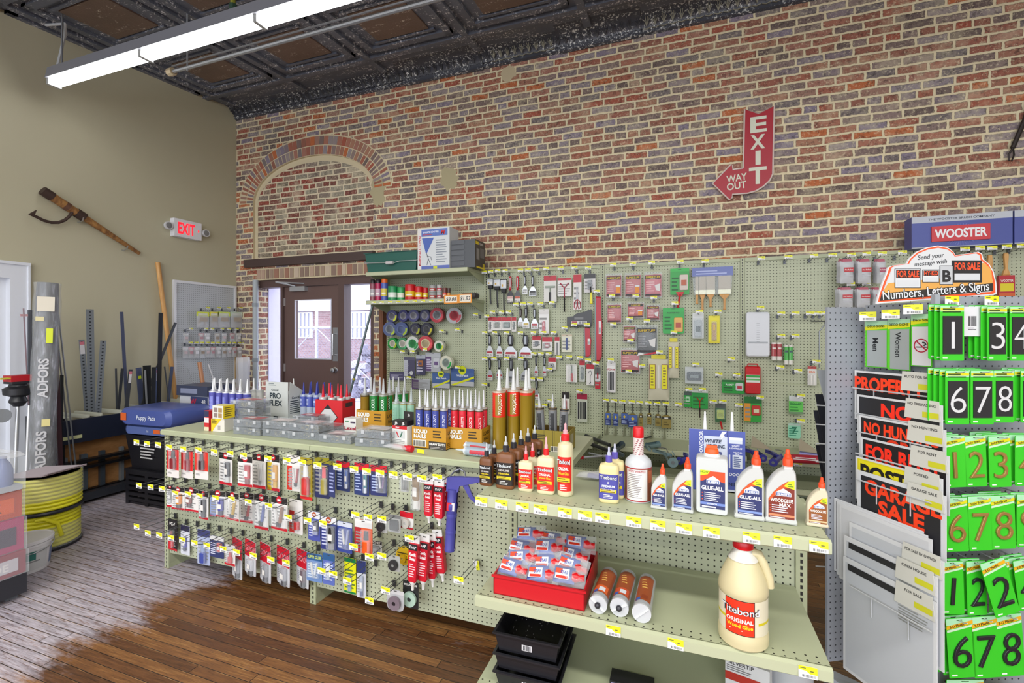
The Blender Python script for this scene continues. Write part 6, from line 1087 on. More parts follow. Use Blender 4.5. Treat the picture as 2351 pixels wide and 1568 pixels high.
# ================================================================ lower front shelf: red tray of bagged caps, three tubs, gallon jug
z2=S2Z+.001;A,B_,D_=atZ(1133,1362,z2),atZ(1342,1404,z2),None;ux=(B_-A);W_=ux.length;ux.normalize();uy=V((-ux.y,ux.x,0));DP=.29;HT=.075;RZ_=math.atan2(ux.y,ux.x)
c=A+ux*W_/2+uy*DP/2;t=thing('display_tray','shallow bright red plastic tray heaped with bagged parts','tray',(c.x,c.y,z2),RZ_);b=MB();RT_=K('c01420',.35);hw=W_/2
b.b2((-hw,-DP/2,0),(hw,DP/2,.004),RT_);b.b2((-hw,DP/2-.004,0),(hw,DP/2,HT*1.2),RT_);b.b2((-hw-.006,-DP/2-.006,HT-.008),(hw+.006,-DP/2,HT),RT_)
b.b2((-hw,-DP/2,0),(hw,-DP/2+.004,HT),RT_)
for x in(-hw,hw-.004):b.add([(x+q,y,z) for q in(0,.004) for y,z in((-DP/2,0),(DP/2,0),(DP/2,HT*1.2),(-DP/2,HT))],[(0,1,2,3),(7,6,5,4),(0,4,5,1),(1,5,6,2),(2,6,7,3),(3,7,4,0)],RT_)
b.build('body',t)
def capbag_fn(s):
 def fn():
  b=MB();b.pillow(.08,.062,.03,K(['2f4aa8','3a55b4','2a3f94','4a60b8'][s],.25),7,6,0,.004,s);l=MB();l.rect(-.032,-.054,.02,-.016,K('dfe0e6'),-.0162);l.rect(-.032,-.034,-.006,-.016,K('c9482c'),-.0166);l.text('STAR',.002,-.03,.012,K('2c4aa0'),-.0172,rot=[0,8,-6,0][s],maxw=.03);l.rect(-.028,-.052,.016,-.042,K('c9301c'),-.0168)
  c=MB();c.M=Mx.Translation((.046,0,-.034))@Mx.Rotation(pi/2,4,'Y');c.lathe([(.018,-.015),(.02,.0),(.014,.012),(.012,.03)],K('c8161e',.3),12)
  p=MB();p.pillow(.122,.08,.036,CLEAR,9,7,0,.005,s+9);p.v=[q+V((.02,0,.008)) for q in p.v]
  return[('blue_pouch',b),('printed_label',l),('red_cap',c),('clear_bag',p)]
 return fn
rr=random.Random(12);k=0
for j in range(4):
 for i in range(3):
  x=-hw+.052+i*(W_-.14)/2+(j%2)*.01;y=-DP/2+.078+j*.053;z=.068+.02*j+rr.uniform(0,.02);q=c+ux*x+uy*y
  s=k%4;spawn(('cb',s),capbag_fn(s),'parts_bag',f'clear bag with blue pouch in the red tray, {ORD[i]} from left in the {["front", "second", "third", "back"][j]} row','bag',(q.x,q.y,z2+z+.03),0,'bags heaped in the red tray',(radians(rr.uniform(-58,-46)),radians(rr.uniform(-9,9)),RZ_+rr.uniform(-.16,.16)));k+=1
for i,(fx,fy,bx,by,lab) in enumerate(((1373,1407,1402,1330,'clear tub with orange-brown label, touching the red tray'),(1422,1414,1444,1336,'clear tub with orange-brown label, middle of the three'),(1473,1428,1488,1345,'clear tub lying right of the other two, spout toward the front'))):
 p=atZ(fx,fy,z2);q=atZ(bx,by,z2);L=min((q-p).length,.22);r=.032;d=(q-p).normalized();t=thing('dispenser_tube',lab,'tub',(p.x,p.y,z2+r),math.atan2(d.y,d.x)-pi/2,'clear tubs beside the red tray')
 FR_=K('c9ccd2',.2,0,.62);b=MB();b.cyl((0,0,0),(0,L,0),r,FR_,24);b.build('clear_body',t)
 b=MB();b.cyl((0,-.004,0),(0,.004,0),r*1.03,K('d6d8dc',.25,0,.75),24);b.build('end_cap',t)
 b=MB();k=len(b.v);b.lathe([(r*1.015,L*.12),(r*1.015,L*.9)],K('9a4a24',.4),20,a0=15+10*i,a1=165-12*i);b.lathe([(r*1.02,L*.14),(r*1.02,L*.34)],K(['d8602c','c9502c','9a4a24'][i],.4),16,a0=40,a1=140);b.lathe([(r*1.03,L*.17),(r*1.03,L*.28)],K('d9dce4' if i<2 else '8a3a1c',.4),6,a0=60,a1=100);b.lathe([(r*1.03,L*.12),(r*1.03,L*.2)],K('3a5aa8',.4),6,a0=105,a1=135)
 for m in range(4):b.lathe([(r*1.03,L*(.5+.08*m)),(r*1.03,L*(.53+.08*m))],K('e0b45c'),4,a0=70+m*6,a1=105+m*4)
 b.v[k:]=[V((p_.x,p_.z,p_.y)) for p_ in b.v[k:]];b.f=[f_[::-1] for f_ in b.f];b.build('label',t)
 b=MB();a=radians((-40,32,42)[i]);b.box((0,-.006,0),(r*1.9,.004,.006),K('e2e4e6',.3),Mx.Rotation(-a,3,'Y'));b.build('bar_handle',t)
 if i<2:b=MB();b.ball((0,-.01,0),.011,K('2c2c34',.3),8);b.build('knob',t)
p=atZ(1706,1466,z2);t=thing('gallon_jug','big cream jug of wood glue with red cap and orange-red label','jug',(p.x,p.y,z2),radians(-10));JR=.0755;JC=K('d0c59c',.35);b=MB()
b.lathe([(JR*.92,0),(JR*.99,.006),(JR,.02),(JR,.04),(JR*.965,.046),(JR*.965,.162),(JR,.167),(JR*.995,.18),(JR*.93,.205),(JR*.78,.234),(JR*.62,.258),(JR*.49,.276),(JR*.4,.29),(JR*.36,.294),(JR*.36,.305)],JC,36);b.build('jug_body',t)
b=MB();b.lathe([(JR*.6,.268),(JR*.415,.29),(JR*.37,.295),(JR*.37,.306)],K('d6d4cc',.3),28);b.build('neck',t)
b=MB();b.tube([(.024,.0,.292),(.045,.005,.288),(.06,.01,.255),(.074,.012,.215),(.076,.012,.185)],.0145,JC,10);b.build('handle',t)
b=MB();b.lathe([(JR*.41,.303),(JR*.42,.306),(JR*.42,.325),(JR*.37,.33),(.0005,.329)],K('c8101c',.3),24);b.build('cap',t)
b=MB()
def wrap(b,k,r,a_):
 for i in range(k,len(b.v)):q=b.v[i];a=radians(a_)+q.x/r;rr_=r-q.y;b.v[i]=V((rr_*cos(a),rr_*sin(a),q.z))
R_=JR*.972;b.lathe([(R_,.05),(R_,.16)],K('ddd6bc',.4),30,a0=-170,a1=0)
for a0,a1,z in((-170,-130,.09),(-50,-5,.085)):b.lathe([(R_*1.002,z),(R_*1.002,z+.008)],K('d0c01c'),8,a0=a0,a1=a1)
for q,c_ in((.002,'1c1618'),(0,'e0341a')):b.lathe([(R_*(1.004 if q else 1.007),.052-q),(R_*(1.004 if q else 1.007),.158+q)],K(c_,.4),18,a0=-129-q*700,a1=-61+q*700)
for q,c_,f in((.05,'1c1618',.0012),(.012,'d9dde0',.0022)):k=len(b.v);b.text('Titebond',0,.127,.021,K(c_),-f,bold=q,w=.118);wrap(b,k,R_,-95)
for tx,z,s,c_ in(('ORIGINAL',.096,.012,'f0ece6'),('Wood Glue',.079,.011,'e8d41c')):k=len(b.v);b.text(tx,0,z,s,K(c_),-.0014,bold=.03);wrap(b,k,R_,-95)
k=len(b.v);b.lines(-.03,.03,.062,.068,1,K('f0c0b0'),-.0014);wrap(b,k,R_,-95);b.build('label',t)
# black seed trays stacked on the bottom shelf
P0,P1=atZ(1142,1447,.47),atZ(1296,1485,.47);z3=S3Z+.002
c=atZ(1205,1468,.41);TW_,TDp=.124,.15
for k in range(3):
 t=thing('plastic_tray',['bottom black plastic tray of the stack','middle black plastic tray of the stack','top black plastic tray of the stack, open and speckled inside'][k],'tray',(c.x,c.y+.155,z3+.068*k),radians(1),'black plastic trays');b=MB();tray_geo(b,TW_*.9,TDp*.92,TW_,TDp,.075 if k==2 else.064,K('1f1f24',.28),.004,.008);b.build('body',t)
 if k!=1:b=MB();y=-TDp*.975;b.rect(-.018,.022,.022,.044,K('c9c9cc'),y);b.bars(-.012,.018,.024,.042,9,K('3a3a3e'),y-.0006);b.M=Mx.Rotation(0,4,'X');b.build('barcode_label',t)
 if k==2:
  b=MB();rr=random.Random(5)
  for i in range(70):b.ball((rr.uniform(-.85,.85)*TW_,rr.uniform(-.8,.85)*TDp,.0055),.0016,K('9c9aa0'),3)
  o=b.build('speckles',t);o['kind']='stuff'
p=atZ(1450,1572,S3Z+.03);b=MB();b.box((p.x,p.y+.02,S3Z+.02),(.16,.07,.036),K('18181c',.3));b.box((p.x-.05,p.y-.016,S3Z+.022),(.05,.002,.02),K('8a86a8'));b.box((p.x+.04,p.y-.016,S3Z+.022),(.03,.002,.02),K('5a5670'));tag(b.build('black_pack'),'flat black pack with grey print at the very bottom of the picture','pack')
p=atZ(1715,1575,S3Z+.03);t=thing('kit_box','white and red kit box with barcode under the lower front shelf','box',(p.x,p.y+.0,S3Z+.002),radians(-14));b=MB();b.b2((-.075,0,0),(.075,.12,.11),K('c9c9cb',.5));b.build('carton',t);b=MB();b.rect(-.075,.03,.045,.06,K('a8281c'),-.0008);b.text('SILVERTIP',-.02,.098,.014,K('3a3a3c'),-.0008,maxw=.09);b.lines(-.07,.02,.065,.088,3,K('6a6a6c'),-.0008);b.rect(.04,.02,.072,.05,K('e2e2e2'),-.001);b.bars(.043,.07,.024,.046,8,K('2a2a2c'),-.0014);b.build('print',t)
b=MB();p=atZ(1822,1580,S3Z+.02);b.M=Mx.Translation((p.x,p.y+.05,S3Z+.002));b.lathe([(.07,0),(.075,.01),(.075,.075),(.078,.08),(.078,.095),(.07,.1)],K('b9bbc0',.4),28);tag(b.build('pail'),'grey lidded tub beside the white and red kit box','tub')
# ================================================================ caulking guns and bits strewn on the low wall shelves
zl=.582
def lying_gun(px,py,qx,qy,col,lab,i,r=.027):
 a,e_=atZ(px,py,zl+r),atZ(qx,qy,zl+r);d=e_-a;rz=math.atan2(d.y,d.x);L=max(.2,min(d.length,.34));t=thing('caulking_gun',lab,'caulking gun',a,rz,'caulking guns on the low wall shelf');m=K(col,.35,.3)
 b=MB();k=0;b.lathe([(r,0),(r*1.1,0),(r*1.1,.012),(r,.014),(r,L*.6),(r*1.12,L*.6),(r*1.12,L*.64)],m,18,a0=60,a1=330);b.v=[V((p.z,p.y,p.x)) for p in b.v];b.cyl((-.001,0,0),(.004,0,0),r*1.05,m,18);b.cyl((-.002,0,0),(-.004,0,0),r*.4,K('8a9296',.3,.5),10);b.build('barrel',t)
 b=MB();b.M=Mx.Rotation(pi/2,4,'X');b.prism([(L*.62,-.02),(L*.8,-.02),(L*1.05,-.1),(L*1.0,-.115),(L*.72,-.03),(L*.62,.02)],-.012,.012,m);b.M=Mx.Rotation(pi/2,4,'X');b.build('handle',t)
 b=MB();b.cyl((L*.3,0,.0),(L*1.25,0,0),.004,K('9a9ea2',.3,.8),6);b.tube([(L*1.25,0,0),(L*1.3,.03,0),(L*1.28,.06,0)],.004,K('9a9ea2',.3,.8),6);b.build('plunger_rod',t)
lying_gun(1334,1024,1300,1052,'c02430','red-framed caulking gun beside the olive carton',0)
lying_gun(1428,1020,1385,1052,'4c5a60','dark grey caulking gun standing out behind the violet-capped glue',1)
lying_gun(1545,1062,1530,1030,'86a0a4','pale grey-green caulking gun with open end toward the front',2,.034)
lying_gun(1512,1020,1472,1026,'7c979c','grey-green caulking gun lying crosswise behind the red-capped jar',3)
lying_gun(1775,1062,1795,1040,'4646a0','blue caulking gun right of the blue display',4);lying_gun(1752,1052,1722,1030,'4444a0','blue caulking gun with paper label behind the glue bottles',5);lying_gun(1560,1058,1585,1052,'4646a4','blue caulking gun end peeping left of the blue display',6)
for i,(px,py,qx,qy,c,lab) in enumerate(((1345,1000,1400,1022,'3a3c3e','black steel gun frame lying behind the red gun'),(1352,1018,1396,1034,'2c2e30','second black gun frame nearer the shelf front'),(1322,1052,1392,1046,'b4b8c0','shiny rod lying along the shelf front'),(1352,1040,1396,1050,'8f9496','thin grey rod beside the shiny one'),(1480,1006,1497,995,'4a4c48','short dark spike behind the grey-green guns'),(1836,1042,1880,1048,'6a6a9c','purplish striped tube lying by the sign display'))):
 a,e_=atZ(px,py,zl+.02),atZ(qx,qy,zl+.02);b=MB();r=.016 if i<2 else(.022 if i==5 else.008);a.y=min(a.y,YP-.06);e_.y=min(e_.y,YP-.06);b.cyl(a,e_,r,K(c,.35,.4),8);tag(b.build('gun_frame' if i<2 else 'rod'),lab,'gun frame' if i<2 else 'rod')
for i,px in enumerate((1392,1412,1432,1447,1495,1524)):
 p=atY(px,1016,YP-.04);b=MB();b.prism([(-.02,0),(.03,0),(.018,.1)],-.003,.003,K('8f927a',.4));b.M=Mx();o=b.build('shelf_divider',None,None,(p.x,p.y,zl),(0,0,radians(60)));tag(o,f'thin upright shelf divider against the wall pegboard, {ORD[i]} from the left','shelf divider','thin shelf dividers on the low wall shelf')
for i,(px,py) in enumerate(((1742,1035),(1853,1046))):
 p=atY(px,1040,YP-.12);b=MB();b.prism([(-.06,0),(.1,0),(-.05,.1)],-.003,.003,K('a89c88',.4));tag(b.build('scraper_blade',None,None,(p.x,p.y,zl),(0,0,radians(-20))),['triangular tan plate behind the blue guns','triangular tan plate beside the grey sign display'][i],'plate')
p=atZ(1850,1068,zl);b=MB();b.cyl((p.x-.09,p.y+.03,zl+.035),(p.x+.1,p.y+.05,zl+.035),.033,K('a01c30',.4),18);b.cyl((p.x+.1,p.y+.05,zl+.035),(p.x+.16,p.y+.056,zl+.035),.033,K('d9cfa8',.5),18)
b.box((p.x,p.y-.0,zl+.04),(.16,.003,.006),K('e0d6d6'));b.box((p.x,p.y-.0,zl+.052),(.13,.003,.006),K('e0d6d6'));tag(b.build('fastener_tube'),'thick red and cream printed tube lying on the low wall shelf','tube')
for i,(px,py,lab) in enumerate(((1358,1094,'crumpled clear bag with violet piece at the back of the glue shelf'),(1390,1092,'clear blister pack with dark piece at the back of the glue shelf'))):
 p=atZ(px,py+6,S1Z+.002);t=thing('blister_bag',lab,'bag',(p.x,p.y,S1Z+.018),.3*i);b=MB();b.pillow(.12,.07,.03,CLEAR2,7,5,0,.005,i);b.v=[V((q.x,-q.z-.035,q.y)) for q in b.v];b.f=[f_[::-1] for f_ in b.f];b.build('bag',t);b=MB();b.box((.01,0,0),(.05,.03,.012),K(['5a5aa0','44484e'][i],.3));b.build('contents',t)
edge_tags2=[(1334,1066),(1310,1008),(1832,1089)]
for i,(px,py) in enumerate(edge_tags2):
 p=atY(px,py,4.085);b=MB();tag_geo(b,.055,.03);tag(b.build('price_ticket',None,None,(p.x,4.085,.555),(radians(-6),0,0)),f'price ticket on the low wall shelf edge, {ORD[i]}','price ticket','price tickets on the low wall shelf')
 # ================================================================ goods on the wall pegboard
RG={1:(820,500,3.734),2:(1100,600,4.613),3:(1370,590,3.824),4:(1640,580,3.564),5:(1860,460,3.92)}
def wp(R,x0,y0,x1,y1,d=.05):
 ox,oy,s=RG[R];a,c=(ox+x0/s,oy+y0/s),(ox+x1/s,oy+y1/s);Y=YP-d;m=(a[0]+c[0])/2
 t=atY(m,a[1],Y);return t,atY(c[0],a[1],Y).x-atY(a[0],a[1],Y).x,t.z-atY(m,c[1],Y).z
def knife_fn(w,h,hc='26262a',blade='b9bcc0',sl='d9d6d0',s2='a82434',hs=.5,wv=.24):
 def fn():
  b=MB();q=w*wv;b.puffy([(-q*.6,-h*hs),(q*.6,-h*hs),(q,-h*hs*.5),(q*.8,-.002),(0,0),(-q*.8,-.002),(-q,-h*hs*.5)],.016,.006,K(hc,.35),.8);b.rect(-q*.3,-h*hs*.8,q*.3,-h*.06,K('8f9296',.3,.6),-.0085)
  c=MB();c.prism([(-q*.6,-h*hs),(-w*.48,-h*.72),(-w*.5,-h),(w*.5,-h),(w*.48,-h*.72),(q*.6,-h*hs)],-.001,.001,K(blade,.3,.7))
  l=MB();l.prism([(-w*.38,-h*.74),(-w*.46,-h*.98),(w*.46,-h*.98),(w*.38,-h*.74)],-.0026,.0026,K(sl,.4));l.face([(-w*.36,-h*.75),(-w*.4,-h*.84),(w*.4,-h*.84),(w*.36,-h*.75)],K(s2,.4),-.0032);l.bars(-w*.4,-w*.05,-h*.96,-h*.88,6,K('4a4a4c'),-.0032);l.lines(w*.02,w*.4,-h*.96,-h*.87,2,K('77777a'),-.0032)
  return[('handle',b),('blade',c),('label_sleeve',l)]
 return fn
KN=[((75,780,150,1010),{},'narrow black-handled putty knife, start of the long knife row'),((180,780,250,1015),{},'black-handled putty knife, second in the long knife row'),((265,780,400,1020),{},'wide black-handled putty knife in the long knife row'),((425,780,560,1025),{},'widest black-handled putty knife in the long knife row'),((85,1035,145,1260),{},'narrow black-handled putty knife below the long knife row'),((180,1035,250,1250),dict(sl='c9c9c6'),'black-handled knife half hidden by gold tube nozzles'),((295,1040,385,1280),dict(sl='8f9296',s2='55585c'),'wide knife behind the gold tube nozzles'),((440,1045,545,1262),dict(sl='8f9296',s2='55585c'),'wide knife right of the gold tube nozzles'),((585,1000,625,1215),dict(wv=.3),'slim chisel-like scraper beside the small red card'),((672,1010,712,1215),dict(hc='232321',wv=.32),'slim scraper with thick black handle'),((588,1250,632,1468),dict(wv=.34),'slim black scraper lowest on the panel, over the dark tubes'),((410,500,466,690),dict(hc='3a2a24',s2='c9c9c6'),'dark brown handled knife, first of the middle three'),((463,490,532,710),dict(s2='c9b060'),'black-handled knife with yellow dot, middle three'),((550,500,626,715),dict(hc='3c3e40'),'grey-handled knife with red label, middle three'),((295,160,366,440),dict(hc='b8182c',blade='3a3a3c',hs=.52,sl='e0dcd4',s2='c9a09a',wv=.22),'red-handled wide scraper, first of two'),((372,158,442,440),dict(hc='b8182c',blade='4a4a4c',hs=.52,s2='b8543c',wv=.22),'red-handled wide scraper with orange label'),((460,155,512,345),dict(hs=.55,sl='d9d9d6',s2='aaaaac'),'short black-handled chrome scraper in the top row'),((530,155,606,365),dict(hs=.52,sl='8f9296',s2='3a3a3c',wv=.2),'black-handled hooked painter tool in the top row')]
for i,(bb,st,lab) in enumerate(KN):
 p,w,h=wp(2,*bb);spawn(('kn',i),knife_fn(w,h,**st),'putty_knife',lab,'putty knife',p)
def blackbrush(w,h):
 def fn():
  b=MB();b.tube([(0,0,-h*.3),(0,-.004,-h*.5),(w*.06,-.01,-h*.75),(w*.12,-.006,-h)],w*.14,K('1d1f22',.4),8);b.puffy([(-w*.4,-h*.42),(w*.4,-h*.42),(w*.5,-h*.05),(-w*.5,-h*.05)],.03,.008,K('232528',.6));c=MB();c.b2((-w*.52,-.018,-h*.3),(w*.52,.016,-h*.08),K('b8bcc0',.35,.3));c.rect(-w*.35,-h*.27,w*.4,-h*.17,K('dcdcda'),-.019);c.rect(-w*.3,-h*.25,-w*.05,-h*.19,K('c9a03c'),-.0195);return[('brush',b),('label_sleeve',c)]
 return fn
for i,bb in enumerate(((90,170,150,455),(160,170,226,490),(234,168,292,570))):p,w,h=wp(2,*bb);spawn(('bbr',i),blackbrush(w,h),'wire_brush',f'black stripping brush with silver sleeve, {ORD[i]} from the shelves in the top row','brush',p)
RC=dict(bg='dcdad6',hd='b8182c',hh=.22)
CARDS=[(2,(685,150,820,430),dict(RC,hh=.2,bg='d3d2cc',pr='squeegee',pc=('8f9a8c','2a2a2c'),pw=.75,ph=.62,pz=.38,nl=0,bl=False),'red-headed card with wide squeegee and black handle'),(2,(830,175,978,372),dict(RC,hh=.13,pr='tee',pc=('a8384c','1f1f22'),pw=.75,ph=1.55,pz=.28,nl=3,bl=False),'red-headed white card with Y-shaped scraper hanging below it'),(2,(998,140,1085,515),dict(RC,pr='scissor',pc=('b9bcc0','a82438'),pw=.9,ph=.68,nl=2,bl=False),'tall red-headed card with red-handled shears'),(2,(1112,130,1232,330),dict(bg='c9c6c6',hd='2c2a2e',hh=.26,pr='block',pc=('6a6c70','3a3a3e'),pw=.4,ph=.5,txt=None,nl=1),'black-topped card with grey brush, at the panel corner'),(2,(95,590,142,745),dict(RC,hh=.24,pr='bar',pc=('5a5e60','8a8c8e'),pw=.3,ph=.5,bl=False),'narrow red-headed blade pack, first of four beside the upright'),(2,(143,590,238,730),dict(RC,hh=.3,pr='block',pc=('6a6a58','7a7a66'),pw=.5,ph=.42),'square red-headed pack with olive pad'),(2,(243,590,342,730),dict(RC,hh=.3,pr='block',pc=('5c6c66','8a9690'),pw=.7,ph=.44),'square red-headed pack with grey-green mesh pad'),(2,(345,590,394,745),dict(RC,hh=.24,pr='bar',pc=('7a8080','9aa0a0'),pw=.3,ph=.5,bl=False),'narrow red-headed blade pack, last of four'),(2,(632,505,740,765),dict(bg='e3e2e0',hd='d6d3d0',hh=.2,pr='bar',pc=('c01c34','e0a0a8'),pw=.3,ph=.42,pz=.5,nl=1),'white card with bright red scraper handle'),(2,(563,790,656,925),dict(RC,hh=.34,pr='block',pc=('3a4048','5a6068'),pw=.4,ph=.36,nl=1),'small red-headed card with dark square pad'),(2,(668,800,776,945),dict(RC,hh=.36,pr='block',pc=('b04048','e0d6d4'),pw=.45,ph=.36,nl=1),'small red-headed card with red printed square'),(2,(800,800,852,992),dict(RC,hh=.22,pr='blades',pc=('8a8c8e','5a5c5e'),pw=.5,ph=.68,nl=0,bl=False),'narrow red-headed card with long thin blades'),(2,(873,775,985,960),dict(bg='d9d8c4',hd='c9b8a0',hh=.1,pr='strip',pc=('3c4c80','2c3860'),pw=.16,ph=.7,nl=1,bl=False),'cream card with dark blue scraping blade'),(2,(733,1018,813,1145),dict(RC,hh=.36,pr='disc',pc=('9a9ca0','55585c'),pw=.5,ph=.4),'small red-headed card with grey wheels, among the scrapers'),(2,(920,1090,1036,1280),dict(bg='dfdfd8',hd='c9c9c2',hh=.08,pr='driver',pc=('c01c28','4a5a48'),pw=.5,ph=.85,pz=.1,px=.05,nl=0,side='e6e4e0'),'white card with red-handled driver'),(2,(1062,1050,1122,1275),dict(bg='c3c8c0',hd='b8182c',hh=.22,pr='bar',pc=('5a6a68','9aa0a0'),pw=.5,ph=.6,nl=0),'narrow red-headed clear pack with grey roller tool'),(2,(1135,1085,1220,1312),dict(RC,hh=.24,pr='hookpick',pc=('7a7c80','3a3a3c'),pw=.8,ph=.64,nl=0,bl=False),'red-headed white card with curved hook tool'),(2,(1228,1120,1286,1350),dict(bg='d3cfd0',hd='5a5a58',hh=.34,ft='b8182c',fh=.36,pr='driver',pc=('b01c30','2a2a2c'),pw=.6,ph=.5,pz=.02,nl=1,bl=False),'narrow pack with black shaft and red collar, nearest the panel upright'),(2,(877,1385,958,1612),dict(bg='e2e0d8',hd='2a2826',hh=.3,pr='bar',pc=('b8202c','8a1620'),pw=.34,ph=.6,nl=0),'cream card with red coiled handle low on the panel'),(2,(1035,1400,1146,1700),dict(bg='bfc4b4',hd='9c1c3c',hh=.2,pr='blades',pc=('26262a','2c2c30'),pw=.9,ph=.62,nl=0,bl=False),'red-headed pack of three black bent tools low on the panel'),(3,(645,100,812,330),dict(bg='1f9a3a',hd='2aae44',hh=.12,pr='block',pc=('c9bcb0','b0542c'),pw=.46,ph=.6,px=.22,pz=.24,ln='0f5a24',nl=2,bl=False),'large green pad packet topping the red packs'),(3,(580,445,766,672),dict(bg='1fa03c',hd='24a844',hh=.16,txt='PAINTER PAD',tc='10301c',th=.05,tz=.2,pr='block',pc=('d9a84c','a83c1c'),pw=.42,ph=.56,px=.24,pz=.38,ln='0f5a24',nl=2,bl=False),'large green pad packet below the first one'),(3,(840,490,940,716),dict(bg='c6cbcc',hd='d6dada',hh=.2,pr='block',pc=('aab4b8','46585c'),pw=.66,ph=.66,nl=0),'clear pack of pale rolled cloth beside the yellow card'),(3,(980,515,1080,756),dict(bg='e0d41c',hd='e6dc2a',hh=.16,pr='bar',pc=('b8904c','d0b060'),pw=.4,ph=.66,nl=0,ft='d6c81c',fh=.06),'bright yellow card with wooden-handled tool'),(3,(775,965,936,1112),dict(bg='b9c0c0',hd='c6cccc',hh=.22,pr='block',pc=('4a5660','8a989c'),pw=.8,ph=.5,nl=0),'clear pack with dark grey roll above the green packs'),(3,(1098,1080,1296,1197),dict(bg='1c9434',hd='16682a',hh=.16,pr='block',pc=('c4c9c9','b02434'),pw=.34,ph=.6,px=.28,pz=.2,txt='PAINT CUP',tc='d9e8dc',tz=.36,th=.14,ln='0d5420',nl=1,bl=False),'wide green packet overlapping the upright by the red tray'),(3,(88,925,166,1190),dict(bg='dcdad8',hd='e4e2e0',hh=.22,side='d6d4d2',pr='blades',pc=('2a2a2e','3a3a3e'),pw=.7,ph=.62,nl=0,ft='d9d6d6',fh=.05,bl=False,txt='FOAM',tc='b01c30',th=.06,tz=.24),'tall white card with black foam sticks by the upright'),(3,(765,1180,833,1316),dict(bg='1c9a34',hd='4a5a54',hh=.25,pr='block',pc=('b0d8b4','2a8a3c'),pw=.5,ph=.34,nl=1,bl=False),'narrow green pad packet, lower right of the brush row'),(3,(834,1170,976,1330),dict(bg='249a40',hd='c9cfc9',hh=.14,pr='tee',pc=('c4141c','2a1a1c'),pw=.5,ph=1.1,pz=.4,nl=1,ln='126a26',bl=False),'green packet with red-headed small roller tool'),(3,(1040,1290,1132,1450),dict(bg='3c6a44',hd='5c6460',hh=.24,pr='block',pc=('b8cc3c','9cb030'),pw=.7,ph=.5,nl=0),'dark green packet with lime sponge and red handle'),(4,(240,1180,388,1385),dict(bg='2c9a38',hd='1c6a2c',hh=.26,pr='block',pc=('c0302c','d8d4b0'),pw=.5,ph=.4,px=.18,side='d8902c',nl=1,bl=False),'green and orange mini roller packets bunched below the red tray'),(4,(610,1170,726,1320),dict(bg='5cc04c',hd='d0d4d4',hh=.3,ft='6a8a64',fh=.12,txt='ROLLER',tc='1c7a2c',th=.11,tz=.44,nl=1,ln='2c8a34'),'lime green roller packet on the mostly bare panel'),(4,(603,1395,706,1520),dict(bg='8fd0b0',hd='b8d0c4',hh=.16,txt='7',tc='0f6a4c',th=.42,tz=.46,nl=2,ln='2a8a6a',rnd=.1),'mint pack with big dark green seven, lowest on the bare panel'),(4,(763,930,836,1086),dict(bg='d9d8d4',hd='b84038',hh=.14,pr='blades',pc=('e6e4de','d0cec8'),pw=.8,ph=.5,pz=.46,nl=0,bl=False,ft=None,txt='PRO',tc='e07030',tz=.3),'white mini roller pack with orange print next to the sign display'),(1,(400,1195,496,1362),dict(bg='4c4a64',hd='5a5870',hh=.14,side='b8bcc4',pr='disc',pc=('c9ccd0','8a8c90'),pw=.3,ph=.2,px=.25,pz=.7,ln='a8a4bc',bl=False),'dark purple-grey card under the tape rolls'),(1,(505,1175,586,1346),dict(bg='3a3a58',hd='aab0bc',hh=.2,side='5a5874',pr='block',pc=('a0643c','4a4a6c'),pw=.5,ph=.3,ln='c9c6d8',nl=2,bl=False),'navy card with brown picture under the tape rolls'),(1,(585,1155,716,1318),dict(bg='aeb2b8',hd='b9bdc4',hh=.22,side='5c4474',pr='block',pc=('c6c9d0','6a5484'),pw=.4,ph=.5,px=.24,ln='d0cce0',bl=False),'grey card with purple panel under the tape rolls'),(1,(645,1328,792,1460),dict(bg='46649c',hd='3f5c98',hh=.2,txt='Wall Patch',tc='e4ecf4',th=.12,tz=.36,ft='b9bcc0',fh=.3,nl=0,logo='d3dc1c',lc='2c5a2c'),'smaller blue wall patch card with yellow slash'),(1,(800,1293,1004,1442),dict(bg='46649c',hd='3f5c98',hh=.22,txt='Wall Patch',tc='e9eff6',th=.12,tz=.4,ft='b9bcc0',fh=.26,nl=0,logo='d3dc1c',lc='2c5a2c'),'larger blue wall patch card with yellow slash'),(1,(465,1380,626,1470),dict(bg='a9adb2',hd='b9bdc2',hh=.1,side='5c4a6c',nl=4),'grey and purple flat card low above the blue tubes'),(1,(280,1320,400,1392),dict(bg='4a4868',hd='3f3d5c',hh=.2,nl=3,ln='a8a4bc'),'dark purple card half hidden by green tubes'),]
for i,(R,bb,st,lab) in enumerate(CARDS):
 p,w,h=wp(R,*bb);spawn(('wc',i),card(w,h,**st),'carded_tool',lab,'carded tool',p,radians(random.uniform(-3,3)))
 # yellow slashes of the wall patch cards and loose handles are parts of their things
def add_part(label,part,fn):
 for o in COL.objects:
  if o.get('label')==label:b=MB();fn(b);b.build(part,o);return
for L_,bb in(('smaller blue wall patch card with yellow slash',(645,1328,792,1460)),('larger blue wall patch card with yellow slash',(800,1293,1004,1442))):
 p,w,h=wp(1,*bb);add_part(L_,'yellow_slash',lambda b:b.face([(-w*.5,-h*.95),(w*.5,-h*.42),(w*.5,-h*.55),(-w*.38,-h)],K('d9dc1c'),-.0032))
p,w,h=wp(3,645,100,812,330);add_part('large green pad packet topping the red packs','red_brush',lambda b:(b.face([(-w*.2,-h*.9),(w*.24,-h*.9),(w*.12,-h*1.06),(-w*.08,-h*1.06)],K('c01c24'),-.014),b.tube([(w*.02,-.012,-h*1.0),(-w*.1,-.012,-h*1.5)],.009,K('c01c24',.35),8)))
